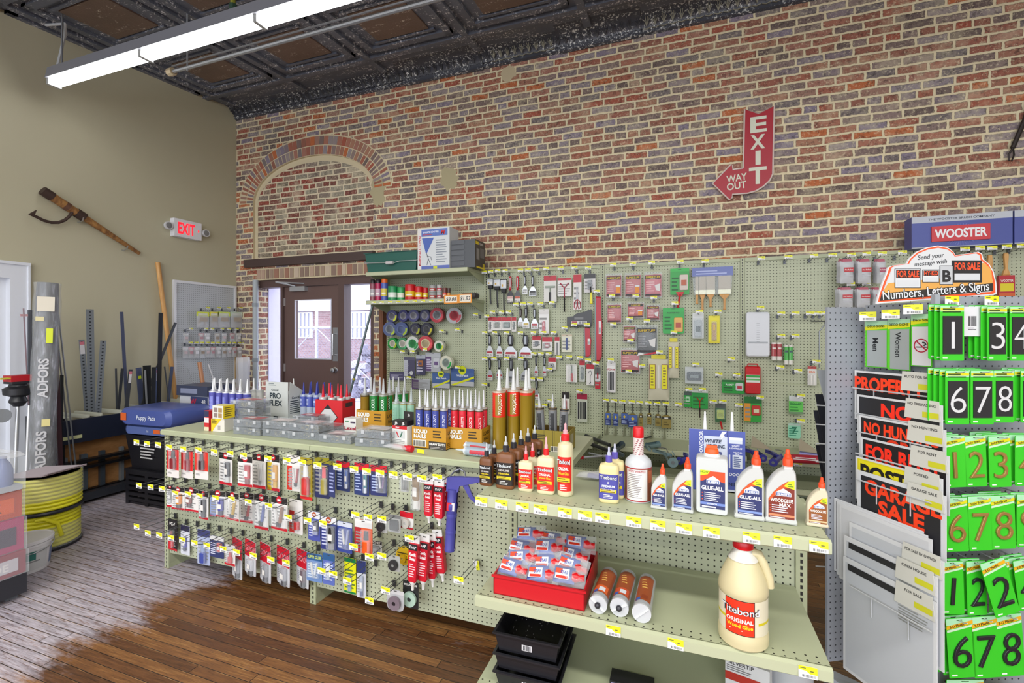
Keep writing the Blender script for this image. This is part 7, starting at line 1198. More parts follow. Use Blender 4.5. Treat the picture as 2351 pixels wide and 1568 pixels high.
p,w,h=wp(3,1040,1290,1132,1450);add_part('dark green packet with lime sponge and red handle','red_handle',lambda b:b.tube([(0,-.006,-h*.95),(w*.16,-.006,-h*1.36)],.008,K('b8141c',.35),8))
p,w,h=wp(2,1112,130,1232,330);add_part('black-topped card with grey brush, at the panel corner','yellow_knife',lambda b:(b.tube([(w*.08,-.02,-h*.7),(w*.1,-.02,-h*1.0)],.008,K('2a2a2c'),6),b.puffy([(0,-h*1.6),(w*.26,-h*1.6),(w*.2,-h*.95),(w*.05,-h*.95)],.016,.005,K('e3d81c',.4))))
# red bagged packs
def bagged_fn(w,h,body,band,tx,extra,s):
 def fn():
  b=MB();b.pillow(w,h,.022,K(body,.3),7,7,0,.003,s);c=MB();c.rect(-w*.47,-h*.2,w*.47,-h*.04,K('201c1c',.4),-.012);c.text('SUPERTUFF',0,-h*.12,h*.09,K('d8b818'),-.0126,maxw=w*.86,bold=.02);c.lines(-w*.42,w*.1,-h*.8,-h*.3,5,K('e8b0b0' if body!='2c2c30' else '8a8a8c'),-.0135,s);c.rect(-w*.46,-h*.97,w*.46,-h*.9,K('2a2022'),-.011)
  if extra=='cup':c.rect(w*.16,-h*.84,w*.42,-h*.52,K('d9881c'),-.0138);c.rect(w*.14,-h*.56,w*.44,-h*.48,K('d6d9dc'),-.0142)
  elif extra=='white':c.face([(w*.1,-h*.5),(w*.45,-h*.42),(w*.42,-h*.78),(w*.2,-h*.72)],K('d6d4d2'),-.0138)
  d=MB();d.pillow(w*1.1,h*1.2,.03,CLEAR,5,6,0,.003,s);d.v=[q+V((0,0,h*.12)) for q in d.v];return[('pack',b),('print',c),('clear_bag',d)]
 return fn
for i,(bb,body,ex,lab) in enumerate((((85,165,215,345),'b81c2c','cup','red bagged cloth pack, first in the top row of red packs'),((252,160,385,345),'b81c2c','cup','red bagged cloth pack, second in the top row of red packs'),((422,155,566,345),'c43a50','white','pinkish bagged rag pack, third in the top row of red packs'),((95,420,214,572),'b82030','','red bagged pack below the first, puffed and creased'),((275,410,410,530),'c02a30','cup','white-streaked red pack in the second row'),((440,430,548,550),'b01828','white','small flat red pack ending the second row'),((236,610,340,740),'b8242c','white','red pack left of the big black bag'),((350,620,526,840),'2c2c30','white','big black bag of rags in the middle of the red packs'),((215,820,374,1010),'b81a26','white','lowest red pack with black header'))):
 p,w,h=wp(3,*bb);spawn(('st',i),bagged_fn(w,h,body,0,0,ex,i),'bagged_pack',lab,'bagged pack',p,0,None)
p,w,h=wp(3,352,825,525,870,.065);b=MB();b.face([(-w*.4,-h*.9),(w*.48,-h*.1),(w*.5,-h*.5)],K('c8202c'),0);b.face([(-w*.5,-h),(-w*.4,-h*.3),(-w*.1,-h*.6)],K('dcdcda'),-.0003);b.v+=[v+V((0,.002,0)) for v in b.v[:0]];tag(b.build('red_flag',None,None,p),'red and white pointed flap below the big black bag','flap')
# cream rag bags with yellow bands
for i,(bb,lab) in enumerate((((628,745,722,1062),'narrow cream cloth bag with two yellow bands'),((455,895,632,1257),'wide cream cloth bag with two yellow bands, hanging lower'))):
 p,w,h=wp(3,*bb,.06);t=thing('cloth_bag',lab,'cloth bag',p);b=MB();b.pillow(w,h,.05,K('c9c5ae',.7),8,10,0,.004,i);b.build('cloth',t);b=MB();f=-.027
 for x in(-.3,.3):b.rect(w*(x-.15),-h*.72,w*(x+.15),-h*.13,K('7a2a1c'),f);b.rect(w*(x-.125),-h*.71,w*(x+.125),-h*.14,K('e2da1c'),f-.0005);b.lines(w*(x-.08),w*(x+.08),-h*.66,-h*.18,7,K('8a7a1c'),f-.001)
 b.rect(-w*.05,-h*.7,w*.05,-h*.15,K('dad6cc'),f-.0004);b.build('yellow_bands',t);b=MB();b.b2((-w*.36,-.006,0),(w*.36,.006,h*.1),K('d3c81c',.4));b.build('header_card',t)
 # paint brush set in a blue-headed pouch
p,w,h=wp(3,835,90,1192,465);t=thing('brush_set','blue-headed clear pouch of four wooden-handled paintbrushes','brush set',p);b=MB();b.b2((-w/2,-.012,-h*.21),(w/2,.012,0),K('5a68a8',.3));b.lines(-w*.4,w*.4,-h*.18,-h*.06,2,K('aab4dc'),-.0125);b.build('blue_header',t)
for x,bw,z0 in((-.38,.08,.85),(-.24,.17,1.0),(-.04,.22,.93),(.3,.3,1.0)):
 u=MB();u.prism([(-bw*w/2,-h*.2),(bw*w/2,-h*.2),(bw*w*.48,-h*.55),(-bw*w*.48,-h*.55)],-.008,.008,K('bdb4a4',.7));u.M=Mx();o=u.build('bristles',t,None,(x*w,0,0))
 u=MB();u.b2((-bw*w*.5,-.009,-h*.63),(bw*w*.5,.009,-h*.53),K('c6c4a8',.3,.5));put('ferrule',u.mesh('ferrule'),o)
 u=MB();q=bw*w*.45;u.puffy([(-q,-h*.63),(q,-h*.63),(w*.03,-h*.74),(w*.026,-h*(z0-.06)),(w*.036,-h*z0),(-w*.036,-h*z0),(-w*.026,-h*(z0-.06)),(-w*.03,-h*.74)][::-1],.014,.005,M_WOOD,.85);put('wooden_handle',u.mesh('wooden_handle'),o)
b=MB();b.prism([(-w*.49,-h*.2),(-w*.46,-h*.64),(w*.46,-h*.64),(w*.49,-h*.2)],-.013,.013,CLEAR);b.build('clear_pouch',t)
# small hanging paintbrushes
def pbrush(w,h,hw,c1,c2,s):
 def fn():
  b=MB();b.tube([(0,0,0),(0,0,-h*.3),(0,0,-h*.45)],.005,K('1c1c1e',.4),7);b.prism([(-w*.14,-h*.44),(-w*.5,-h*.5),(w*.5,-h*.5),(w*.14,-h*.44)],-.005,.005,K('9a8a4c',.3,.5))
  c=MB();c.puffy([(-w*.5,-h*.5),(-w*.5,-h),(w*.5,-h),(w*.5,-h*.5)],.014,.004,K(c1,.45),.97)
  if s:c.rect(-w*.5,-h*.98,w*.5,-h*.76,K(c2),-.0075);c.face([(0,-h*.72),(w*.22,-h*.65),(0,-h*.58),(-w*.22,-h*.65)],K('d6b83c'),-.008);c.lines(-w*.4,w*.4,-h*.95,-h*.79,3,K('aab8dc'),-.008)
  else:c.rect(-w*.5,-h*.62,w*.5,-h*.52,K('2a2a26'),-.0075);c.rect(-w*.2,-h*.6,w*.2,-h*.54,K('d6d4cc'),-.008);c.lines(-w*.3,w*.3,-h*.9,-h*.7,2,K(c2),-.008)
  return[('handle',b),('bristle_sleeve' if s else 'bristles',c)]
 return fn
for i,(a,y0,c_,y1) in enumerate(((76,1262,122,1475),(146,1268,190,1480),(216,1274,272,1470),(277,1278,358,1495),(370,1284,406,1487),(444,1286,481,1470),(514,1292,564,1486),(570,1296,652,1502))):
 p,w,h=wp(3,a,y0,c_,y1,.07);spawn(('pb',i),pbrush(w,h,0,'4a64a4' if i<4 else '8a7a3c','24306c' if i<4 else '5a4e20',i<4),'paintbrush',f'small black-handled paintbrush {"in blue sleeve" if i < 4 else "with olive bristles"}, {ORD[i % 4]} of four'+', widest'*(i%4==3),'paintbrush',p,0,'small paintbrushes on the wall')
 # spreader and two red sheathed knives
p,w,h=wp(2,930,515,1196,690);b=MB();b.puffy([(-w*.5,-h),(w*.5,-h),(w*.5,0),(w*.34,-.003),(w*.2,-h*.12),(-w*.1,-h*.2),(-w*.26,-h*.38),(-w*.5,-h*.4)],.01,.003,K('3f4144',.4),.97);t=thing('plastic_spreader','dark grey plastic spreader with curved top edge and white label','spreader',p);b.build('spreader_body',t);b=MB();b.rect(-w*.2,-h*.58,w*.16,-h*.44,K('77797a'),-.0058);b.rect(-w*.32,-h*.86,w*.3,-h*.68,K('d6d4d6'),-.0058);b.rect(-w*.3,-h*.85,-w*.1,-h*.69,K('b04858'),-.0062);b.bars(0,w*.26,-h*.84,-h*.7,10,K('55555a'),-.0062);b.build('label',t)
for bb,lab in(((1228,372,1308,1058),'long red sheathed taping knife along the panel upright'),((1112,700,1190,1012),'shorter red sheathed taping knife below the dark spreader')):
 p,w,h=wp(2,*bb);t=thing('taping_knife',lab,'taping knife',p);b=MB();b.puffy([(-w*.4,0),(-w*.3,-h),(w*.1,-h),(w*.4,-h*.92),(w*.42,-h*.6),(w*.5,-h*.45),(w*.34,-h*.3),(w*.28,-.004)][::-1],.016,.005,K('b4122a',.35),.96);b.build('red_sheath',t);b=MB();b.rect(w*.0,-h*.58,w*.3,-h*.38,K('dcdada'),-.009);b.bars(w*.04,w*.26,-h*.56,-h*.48,7,K('4a4a4c'),-.0095);b.build('label',t);b=MB();b.b2((-w*.52,-.001,-h*.99),(-w*.3,.001,-h*.02),K('5a6a68',.3,.6));b.build('blade_edge',t)
 # roller trays
def rtray(R,bb,col,lab,red):
 p,w,h=wp(R,*bb);t=thing('roller_tray',lab,'roller tray',p);m=K(col,.4);b=MB()
 b.puffy(rrect(-w/2,-h,w/2,0,w*.12,4),.05,.016,m,.93);b.build('tray_body',t);b=MB();f=-.0255
 if red:
  for i in range(6):
   for j in range(9):b.box((-w*.36+i*w*.145+(j%2)*w*.05,f,-h*(.64+.036*j) if j>0 else-h*.2),(w*.09,.004,h*.014),m)
  b.rect(-w*.44,-h*.58,w*.44,-h*.3,K('d9dad6'),f-.001);b.rect(-w*.44,-h*.4,w*.44,-h*.32,K('2c9a3c'),f-.0014);b.rect(-w*.44,-h*.5,w*.44,-h*.44,K('5cb060'),f-.0014);b.tube([(-w*.36,0,-.004),(-w*.28,0,h*.08),(w*.28,0,h*.08),(w*.36,0,-.004)],.006,m,6)
 else:
  for i in range(9):b.box((0,f,-h*(.26+.05*i)),(w*.12,.004,h*.01),K('b4b8be'))
  b.box((0,f,-h*.68),(w*.8,.008,h*.03),K('a9aeb4'));b.puffy(rrect(-w*.34,-h*.18,w*.34,-h*.07,w*.05,3),.012,.004,K('c3c7cc',.4),.95);b.v=b.v[:-1*0] if 0 else b.v
  b.box((0,f,-h*.04),(w*.8,.006,h*.012),m)
 b.build('raised_pattern',t)
rtray(4,(255,485,452,852),'d9dce2','white plastic roller tray hanging on the bare panel',0);rtray(4,(250,930,376,1155),'c4141c','red plastic roller tray with green label, beside the upright',1)
for i,(bb,c1,lab) in enumerate((((463,730,556,880),'a82434','pair of white rollers in red label'),((567,750,646,915),'2fae3c','pair of white rollers in green label'))):
 p,w,h=wp(4,*bb);t=thing('roller_pack',lab+' right of the white tray','roller pack',p);b=MB()
 for s in(-1,1):b.cyl((s*w*.24,0,-.004),(s*w*.24,0,-h),w*.23,K('e0ded6',.8),12)
 b.build('rollers',t);b=MB()
 for s in(-1,1):b.lathe([(w*.236,-h*.78),(w*.236,-h*.12)],K(c1,.4),12,(s*w*.24,0,0));b.lathe([(w*.24,-h*.4),(w*.24,-h*.3)],K('e4d8d4' if i==0 else '3a5060',.4),6,(s*w*.24,0,0),a0=-130,a1=-50)
 b.build('label',t)
 # tape rolls
def tape_fn(r,c1,c2,c3,L=.045):
 def fn():
  b=MB();b.lathe([(r*.62,0),(r,0),(r,L),(r*.62,L),(r*.62,0)],K(c1,.35),24);c=MB();c.lathe([(r*.5,-.001),(r*.62,-.001),(r*.62,L),(r*.5,L),(r*.5,-.001)],K(c2,.5),20);l=MB();l.lathe([(r*1.004,L*.2),(r*.9,-.0008),(r*.64,-.0012)],K(c3,.4),8,a0=-70,a1=10)
  for m in(b,c,l):m.v=[V((p.x,p.z,p.y)) for p in m.v];m.f=[f[::-1] for f in m.f]
  return[('tape',b),('core',c),('label',l)]
 return fn
NAV='3a3c70';ti=0
for row,lst in enumerate((((305,837,45,NAV,'8a8a94','c9d02a'),(402,834,45,NAV,'8f8f98','4a4a78'),(490,833,46,NAV,'8f8f98','4a4a78'),(586,832,48,'3c3e60','8f8f98','5a5a84'),(690,828,56,'a82438','8a8c92','c8404c'),(838,832,62,'9a9c9e','b01c30','b01c30')),((286,945,52,'3c4a78','77808c','a8c01c'),(385,948,54,'36487c','5a6a94','9cb41c'),(503,950,46,'2c2e48','6a6a70','b0b82c'),(602,950,50,'26283c','5a5a60','c4bc2c')),((310,1070,42,'1f8a3c','c9c6b4','a8bc2c'),(396,1072,44,'1f7a44','c9c6b8','3aa05c'),(482,1070,54,'c9ccc6','3a9a58','1f8a44'),(592,1070,58,'b8202c','c9b890','d84448'),(707,1095,42,'d3d2c6','2a8a50','c4cc2c')),((768,1235,54,'d0cfbc','9aa8a0','1f9a44'),))):
 for i,(x,y,r,c1,c2,c3) in enumerate(lst):
  p,w,h=wp(1,x-r,y-r,x+r,y-r+1,.11);rr_=w/2;cx=p.x;hz_=p.z-rr_;nm={'3':'navy','2':'dark blue','a':'red','9':'grey','1':'green','c':'white and green','b':'red and white','d':'white'}[c1[0]]
  spawn(('tp',row,i),tape_fn(rr_,c1,c2,c3),'tape_roll',f'{nm} tape roll, {ORD[i]} from the left in the {["top", "second", "third", "lowest"][row]} tape row','tape roll',(cx,YP-.13,hz_),radians(random.uniform(-8,12)),'tape rolls on the wall')
  b=MB();b.cyl((0,0,0),(0,-.165,0),.0022,K('6a6e70',.35,.7),5);b.box((0,-.003,.006),(.018,.005,.03),DST);tag(b.build('peg_hook',None,None,(cx,YP-.004,hz_+rr_*.46)),f'peg hook carrying the {ORD[i]} roll of the {["top", "second", "third", "lowest"][row]} tape row','hook','hooks of the tape rolls')
  # cans on the lower goods shelf
def can_fn(r,h,body,cap,band,spray):
 def fn():
  b=MB();b.lathe([(r,0),(r*1.02,.003),(r,.006),(r,h*(.78 if spray else.96)),(r*1.02,h*(.8 if spray else.98)),(r*.96,h*(.81 if spray else 1))],K(body,.3),18);b.lathe([(r*1.01,h*.2),(r*1.01,h*.55)],K(band,.35),12,a0=-150,a1=-30);b.lathe([(r*1.014,h*.28),(r*1.014,h*.36)],K('e4e2dc',.4),8,a0=-125,a1=-60)
  c=MB();c.lathe([(r*.86,h*.8),(r*.86,h*.97),(r*.7,h)] if spray else[(r*.9,h*.985),(r*.82,h*.965),(.001,h*.965)],K(cap,.35),16);return[('can_body',b),('spray_cap' if spray else 'lid',c)]
 return fn
zc1=1.9015
for i,(x0,x1,y0,body,cap,band,sp,st_,lab) in enumerate(((105,146,488,'8a4a58','2a2428','a8a4a8',1,0,'aerosol can with dark cap, end of the can shelf by the door'),(150,194,492,'b01c50','26222a','c8a0b0',1,0,'magenta aerosol can with black cap'),(199,252,515,'4a5aa8','e0641c','d6c04c',1,0,'blue aerosol can with orange cap'),(262,335,588,'1f8a50','9aa49c','d3dcd0',0,0,'green can with white band, larger'),(340,398,598,'2f9a54','9aa49c','d9dcc8',0,0,'green can with white band, smaller'),(408,488,573,'c01c24','4a4a4c','d8b81c',0,0,'red and yellow can, largest of three'),(490,553,590,'c41c22','4a4a4c','d8b81c',0,0,'red and yellow can, middle of three'),(557,598,600,'b81c24','4a4a4c','d8c02c',0,0,'red and yellow can, smallest of three'),(613,670,597,'9a9c9a','8a8c8e','a83c34',0,1,'silver can with red print, lower of a stacked pair'),(676,720,600,'a8aaa8','8a8c8e','a82c3c',0,1,'slim silver can, lower of the smaller pair'),(726,762,600,'6a3a34','8a8c8e','c94a34',0,0,'small dark red can before the price cards'),(765,792,602,'4a3430','8a8c8e','c98a3c',0,0,'tiny brown can behind the orange price cards'))):
 ox,oy,s=RG[1];yf=4.19;a=atY(ox+x0/s,600,yf);c_=atY(ox+x1/s,600,yf);r=(c_.x-a.x)/2;h=min(atY(ox+x0/s,oy+y0/s,yf).z-zc1,.232);cx=(a.x+c_.x)/2
 if st_:h=.072
 for k in range(1+st_):spawn(('can',i),can_fn(r,h,body,cap,band,sp),'can',lab.replace('lower','upper') if k else lab,'can',(cx,yf+.02,zc1+(h+.001)*k),radians(20))
ox,oy,s=RG[1];a=atY(ox+895/s,670,4.22);c_=atY(ox+1024/s,670,4.22);b=MB();b.puffy(rrect(a.x,zc1,c_.x,zc1+.055,.02,3),.1,.02,K('3a3638',.35));b.v=[q+V((0,4.25,0)) for q in b.v];tag(b.build('dark_pack'),'dark shiny pack lying at the right end of the can shelf','pack')
for i,(x0,x1,y0,y1,tx) in enumerate(((745,868,663,733,'$3.88'),(868,984,653,728,'$1.83'))):
 yf=4.09;a=atY(ox+x0/s,oy+y0/s,yf);c_=atY(ox+x1/s,oy+y1/s,yf);w=c_.x-a.x;h=a.z-c_.z;t=thing('price_card',['orange-bordered handwritten price card, nearer the door','orange-bordered handwritten price card at the shelf corner'][i],'price card',(a.x,yf,c_.z));b=MB();b.b2((0,0,0),(w,.002,h),K('e0902c',.5));b.rect(w*.1,h*.12,w*.9,h*.88,K('e8e0d0'),-.0005);b.build('card',t);b=MB();b.text(tx,w/2,h/2,h*.4,K('2a2a34'),-.001,shear=.2,maxw=w*.74);b.build('handwriting',t)
b=MB()
for i in range(9):a=atY(857+i*19,688,4.1);tag_geo(b,.05,.022,4.1035,a.x,1.875);o=b.build('price_ticket');tag(o,f'small price ticket on the can shelf edge, {ORD[i]} from the door','price ticket','price tickets on the can shelf');b=MB()
# top of the goods shelf: green tray, boxed sprayer, grey tool box
yf=4.16;zt=2.2015;a=atY(838,600,yf);c_=atY(957,600,yf);w=c_.x-a.x;t=thing('roller_bucket','dark green plastic paint bucket with wire handle on the top shelf','bucket',((a.x+c_.x)/2,yf+.12,zt));b=MB();tray_geo(b,w*.46,.1,w*.5,.12,.205,K('1f5a50',.4));b.box((0,0,.03),(w*.9,.2,.01),K('1f5a50'));b.build('body',t)
b=MB();b.tube([(-w*.5,-.02,.16),(-w*.54,-.1,.12),(-w*.48,-.14,.1),(0,-.145,.09),(w*.1,-.145,.085),(w*.2,-.145,.1),(w*.5,-.13,.1),(w*.52,-.02,.16)],.005,K('c3c6c6',.3,.7),6);b.cyl((-w*.05,-.146,.088),(w*.08,-.146,.086),.018,K('c9c4c4',.4),10);b.build('wire_handle',t)
yf=4.14;a=atY(959,600,yf);c_=atY(1032,600,yf);w=c_.x-a.x;h=atY(959,526,yf).z-zt-.0;h=max(h,.3);t=thing('boxed_sprayer','white and blue printed box with drawing on the top shelf','box',(a.x,yf,zt));b=MB();b.b2((0,0,0),(w,.2,h),K('d0d4d6',.5));b.build('carton',t)
b=MB();f=-.0008;b.rect(w*.12,h*.8,w*.94,h*.97,K('5a74b8'),f);b.rect(0,0,w*.12,h,K('dcd8d6'),f);b.text('MARSHALLTOWN',w*.07,h*.45,w*.07,K('c02038'),f-.0006,rot=90,w=h*.72,bold=.02);b.text('SHARPSHOOTER',w*.42,h*.9,h*.04,K('e9ecf2'),f-.0006,w=w*.5);b.lines(w*.16,w*.6,h*.82,h*.86,1,K('b83c48'),f-.0006);b.text('M',w*.8,h*.88,h*.1,K('c8202c'),f-.0008,shear=.3,bold=.03)
b.face([(w*.14,h*.76),(w*.52,h*.76),(w*.3,h*.4),(w*.26,h*.4)],K('4a64b0'),f-.0006)
for q in(((.28,.4),(.34,.26),(.3,.1)),((.34,.26),(.42,.1)),((.3,.32),(.42,.3),(.44,.22))):b.tube([(w*x,f-.001,h*z) for x,z in q],.0025,K('2c3448'),4)
b.lines(w*.58,w*.92,h*.14,h*.72,10,K('8a929c'),f-.0006,5);b.rect(w*.12,0,w,h*.08,K('5a6ab0'),f-.0006);b.rect(w*.5,.0,w*.62,h*.07,K('c9d02c'),f-.001);b.build('print',t)
a=atY(1036,600,4.16);c_=atY(1073,600,4.16);t=thing('tool_box','dark grey ribbed box with printed side and yellow corner on the top shelf','tool box',(a.x,4.16,zt));w=.26;h=.275;b=MB();b.b2((0,0,0),(w,.24,h),K('4c5056',.4))
for i in range(5):b.b2((.006,-.006,.02+i*.053),(w*.55,0,.06+i*.053),K('565a60',.4))
b.build('ribbed_body',t);b=MB();b.M=Mx.Translation((w+.0008,0,0))@Mx.Rotation(pi/2,4,'Z');b.rect(0,0,.24,h,K('3c3a36'),0);b.rect(.01,h*.84,.08,h*.95,K('d8c41c'),-.0006);b.text('FLEXIO',.15,h*.89,h*.07,K('d6d6d6'),-.0006,maxw=.12);b.rect(.03,h*.3,.1,h*.7,K('8a8a88'),-.0006);b.rect(.12,h*.4,.22,h*.75,K('6a6a6c'),-.0006);b.rect(.03,.0,.24,h*.06,K('d8c41c'),-.0006);b.rect(.18,h*.06,.23,h*.2,K('c8b41c'),-.001);b.build('print',t)
# bent wire arm and angled pole
t=atY(1892,735,YP-.06);q=[atY(x,y,YP-.1) for x,y in((1894,738),(1893,745),(1881,761),(1881,845))];b=MB();b.tube([atY(1862,737,YP-.006)]+q,.005,K('7a7e80',.35,.7),6);tag(b.build('bent_wire'),'bent wire arm hanging beside the grey sign display','wire arm')
a,e_=atY(857,694,4.35),atY(806,895,4.35);d=e_-a;e_=a+d*((a.z-.01)/(a.z-e_.z));b=MB();b.cyl(e_,a,.013,K('77878a',.35,.5),10);m_=a+(e_-a)*.45;b.cyl(m_,m_+d*.02,.017,K('c3b83c',.4),10);tag(b.build('extension_pole'),'grey-green metal pole leaning before the right door pane','pole')
# roller cover packs, brush and banner past the bare panel
def cover_fn(w,h,c,s):
 def fn():
  b=MB();b.pillow(w,h,.05,K('d6d8dc',.25,0,.75),6,7,0,.004,s);c_=MB();c_.rect(-w*.3,-h*.5,w*.42,-h*.3,K(c,.4),-.027);c_.text('Pro Rollers',w*.06,-h*.4,h*.06,K('f0e4e2'),-.0276,maxw=w*.6);c_.lines(-w*.3,w*.4,-h*.7,-h*.55,2,K('b8b8be'),-.026);k=MB();k.prism([(-w*.4,-.004),(w*.4,-.004),(w*.3,h*.1),(-w*.3,h*.1)][::1],-.004,.004,K('a8485c',.4));return[('bag',b),('label',c_),('header',k)]
 return fn
for j,(ys,ye,lst) in enumerate(((548,742,((318,130),(477,130),(628,92))),(800,962,((310,130),(468,130),(585,70))))):
 for i,(cx,ww) in enumerate(lst):
  for k in range(3):
   p,w,h=wp(5,cx-ww/2+18*k-18,ys,cx+ww/2+18*k-30,ye,.075+.05*(2-k) if 0 else.075+.052*k);p,w,h=wp(5,cx-ww/2-24+20*k,ys,cx+ww/2-24+20*k,ye,.185-.05*k) if 0 else(p,w,h)
   spawn(('cov',j,i),cover_fn(w,h,'b8242c' if i<2 else 'a03050',i+j*3),'roller_cover_pack',f'clear roller cover pack, {["back", "middle", "front"][k]} of the {ORD[i]} bunch in the {["upper", "lower"][j]} row','roller cover pack',p,radians(random.uniform(-5,5)),'roller cover packs beside the sign display')
p,w,h=wp(5,1690,470,1832,868);t=thing('paintbrush','wide paintbrush with red and yellow sleeve under the blue banner','paintbrush',p);b=MB();b.puffy([(-w*.12,0),(w*.12,0),(w*.16,-h*.06),(w*.09,-h*.38),(w*.26,-h*.52),(-w*.26,-h*.52),(-w*.09,-h*.38),(-w*.16,-h*.06)][::-1],.02,.006,M_WOOD,.85);b.build('wooden_handle',t)
b=MB();b.b2((-w*.5,-.014,-h),(w*.5,.014,-h*.52),K('b01c2c',.4));b.rect(-w*.42,-h*.88,w*.42,-h*.7,K('d8c81c'),-.0146);b.text('WOOSTER',0,-h*.64,h*.05,K('eae6e0'),-.0146,w=w*.8,bold=.02);b.rect(-w*.5,-h,w*.5,-h*.92,K('c85a24'),-.0146);b.build('sleeve',t)
p,w,h=wp(5,1588,492,1642,700);b=MB();b.puffy([(-w*.35,0),(w*.35,0),(w*.45,-h*.3),(w*.3,-h),(-w*.3,-h),(-w*.45,-h*.3)][::-1],.02,.006,M_WOOD,.85);tag(b.build('paintbrush',None,None,p),'wooden brush handle peeping from behind the message sign','paintbrush')
yf=YP-.13;x0,x1=atY(2093,540,yf).x,atY(2325,540,yf).x
for k,(xa,xb) in enumerate(((x0,x1),(x1+.01,x1+1.0))):
 zt_,zb=atY(2200,492,yf).z,atY(2200,566,yf).z;h=zt_-zb;w=xb-xa;t=thing('banner_sign',['blue header sign with raised red lettered plate on the pegboard top','second blue header sign cut off by the picture edge'][k],'sign',(xa,yf,zb));b=MB();b.b2((0,0,0),(w,.12,h),K('47529a',.4));b.rect(0,h*.8,w,h,K('b9bec6'),-.0008);b.rect(0,0,w,h*.03,K('a8acb4'),-.0008)
 for i in range(-9,10):a_=radians(90+i*9);b.tube([(w/2+cos(a_)*h*.4*s_,-.0005,h*.38+s_*sin(a_)*h*.3) for s_ in(-1.1,1.1)],.0012,K('8a94cc',.4),3) if k==0 else None
 b.build('panel',t)
 if k==0:b=MB();b.text('THE WOOSTER BRUSH COMPANY',w/2,h*.89,h*.06,K('3a3f4c'),-.0014,w=w*.66);b.build('small_lettering',t);b=MB();b.b2((w*.2,-.012,h*.18),(w*.78,-.001,h*.66),K('c8303c',.4));b.text('WOOSTER',w*.49,h*.42,h*.26,K('e9ebee'),-.0126,w=w*.52,bold=.035);b.build('red_plate',t)
 # ================================================================ signs on the brick
YS=YB-.035
def xs(x,y):p=atY(1600+x/6.03,220+y/6.03,YS);return p.x,p.z
OUT=[(660,190),(855,245),(1072,142),(1055,850),(1050,1080),(1010,1170),(920,1255),(810,1320),(700,1350),(490,1365),(490,1410),(450,1442),(215,1215),(470,952),(495,965),(497,1022),(640,1002)]
pts=[xs(*q) for q in OUT][::-1];t=thing('arrow_sign','red metal arrow sign with pale exit lettering on the brick wall','sign',(0,0,0));b=MB();b.prism(pts,YS,YS+.03,K('a81c2c',.4));b.build('red_panel',t)
b=MB();b.tube([(x,YS-.002,z) for x,z in pts+pts[:1]],.007,K('d9c9c0',.4),6);b.build('raised_rim',t);b=MB();LC=K('d6d8c4',.5)
for ch,x,y,h in(('E',852,395,205),('X',842,637,185),('I',846,857,180),('T',842,1103,220)):X_,Z_=xs(x,y);hh=xs(x,y-h/2)[1]-xs(x,y+h/2)[1];b.text(ch,X_,Z_,hh,LC,YS-.003,w=hh*(1.0 if ch!='I' else.36),bold=.03)
for tx,x,y,w in(('WAY',550,1135,285),('OUT',548,1245,270)):X_,Z_=xs(x,y);b.text(tx,X_,Z_,.06,LC,YS-.003,w=xs(x+w/2,y)[0]-xs(x-w/2,y)[0],rot=4)
b.build('lettering',t)
b=MB();IR=K('3a3330',.5,.5);q=[atY(x,y,YB-.03) for x,y in((2370,225),(2351,280),(2325,340))];b.tube(q,.016,IR,8);b.tube([atY(x,y,YB-.03) for x,y in((2325,340),(2316,355),(2316,368),(2323,370),(2328,356),(2326,340))],.006,IR,6);tag(b.build('iron_tool'),'dark iron bar with looped end mounted on the brick at the picture edge','hand tool')
# ================================================================ grey sign display
def dp(px,py,d):return V(((px-CX)/F*d,d,EYE.z+(HY-py)/F*d))
def dthing(name,lab,cat,p,rz=0.0,group=None):w=Mx.Rotation(TH,4,'Z')@p;return thing(name,lab,cat,w,TH+rz,group)
GS=K('9ba0a8',.45);t=dthing('sign_display','grey pegboard display stand for house numbers and signs','display stand',V((0,0,0)))
PA0,PB0,PB1,PC1=V((1.30,1.92,0)),V((1.475,1.95,0)),V((1.535,1.69,0)),V((2.0,1.71,0))
def panel(a,c,z0,z1):b=MB();L=(c-a).length;b.b2((0,0,z0),(L,.012,z1),M_GREYPEG);o=b.build('pegboard_panel',t,None,a,(0,0,math.atan2(c.y-a.y,c.x-a.x)));return o
panel(PA0,PB0,.2,1.663);panel(PB0+V((.004,0,0)),PB1,.2,1.672);panel(PB1,PC1,.12,1.69)
b=MB();b.b2((1.519,1.672,.02),(1.536,1.69,1.695),GS);b.build('post',t);b=MB();b.add([(1.29,1.9,.0),(1.56,1.5,0),(1.56,1.99,0),(1.31,1.97,0),(1.29,1.9,.16),(1.54,1.62,.05),(1.54,1.96,.05),(1.31,1.95,.16)],[(3,2,1,0),(4,5,6,7),(0,1,5,4),(1,2,6,5),(2,3,7,6),(3,0,4,7)],GS);b.build('foot',t)
UB=(PB1-PB0).normalized()
def on_b(px,py,off=.02):
 """the point seen at this pixel on the display's side panel, off metres in front of it"""
 n=V((UB.y,-UB.x,0));p0=PB0+n*off;k=(px-CX)/F;s=(k*p0.y-p0.x)/(UB.x-k*UB.y);p=p0+UB*s;p.z=EYE.z+(HY-py)/F*p.y;return p
RB=math.atan2(UB.y,UB.x)
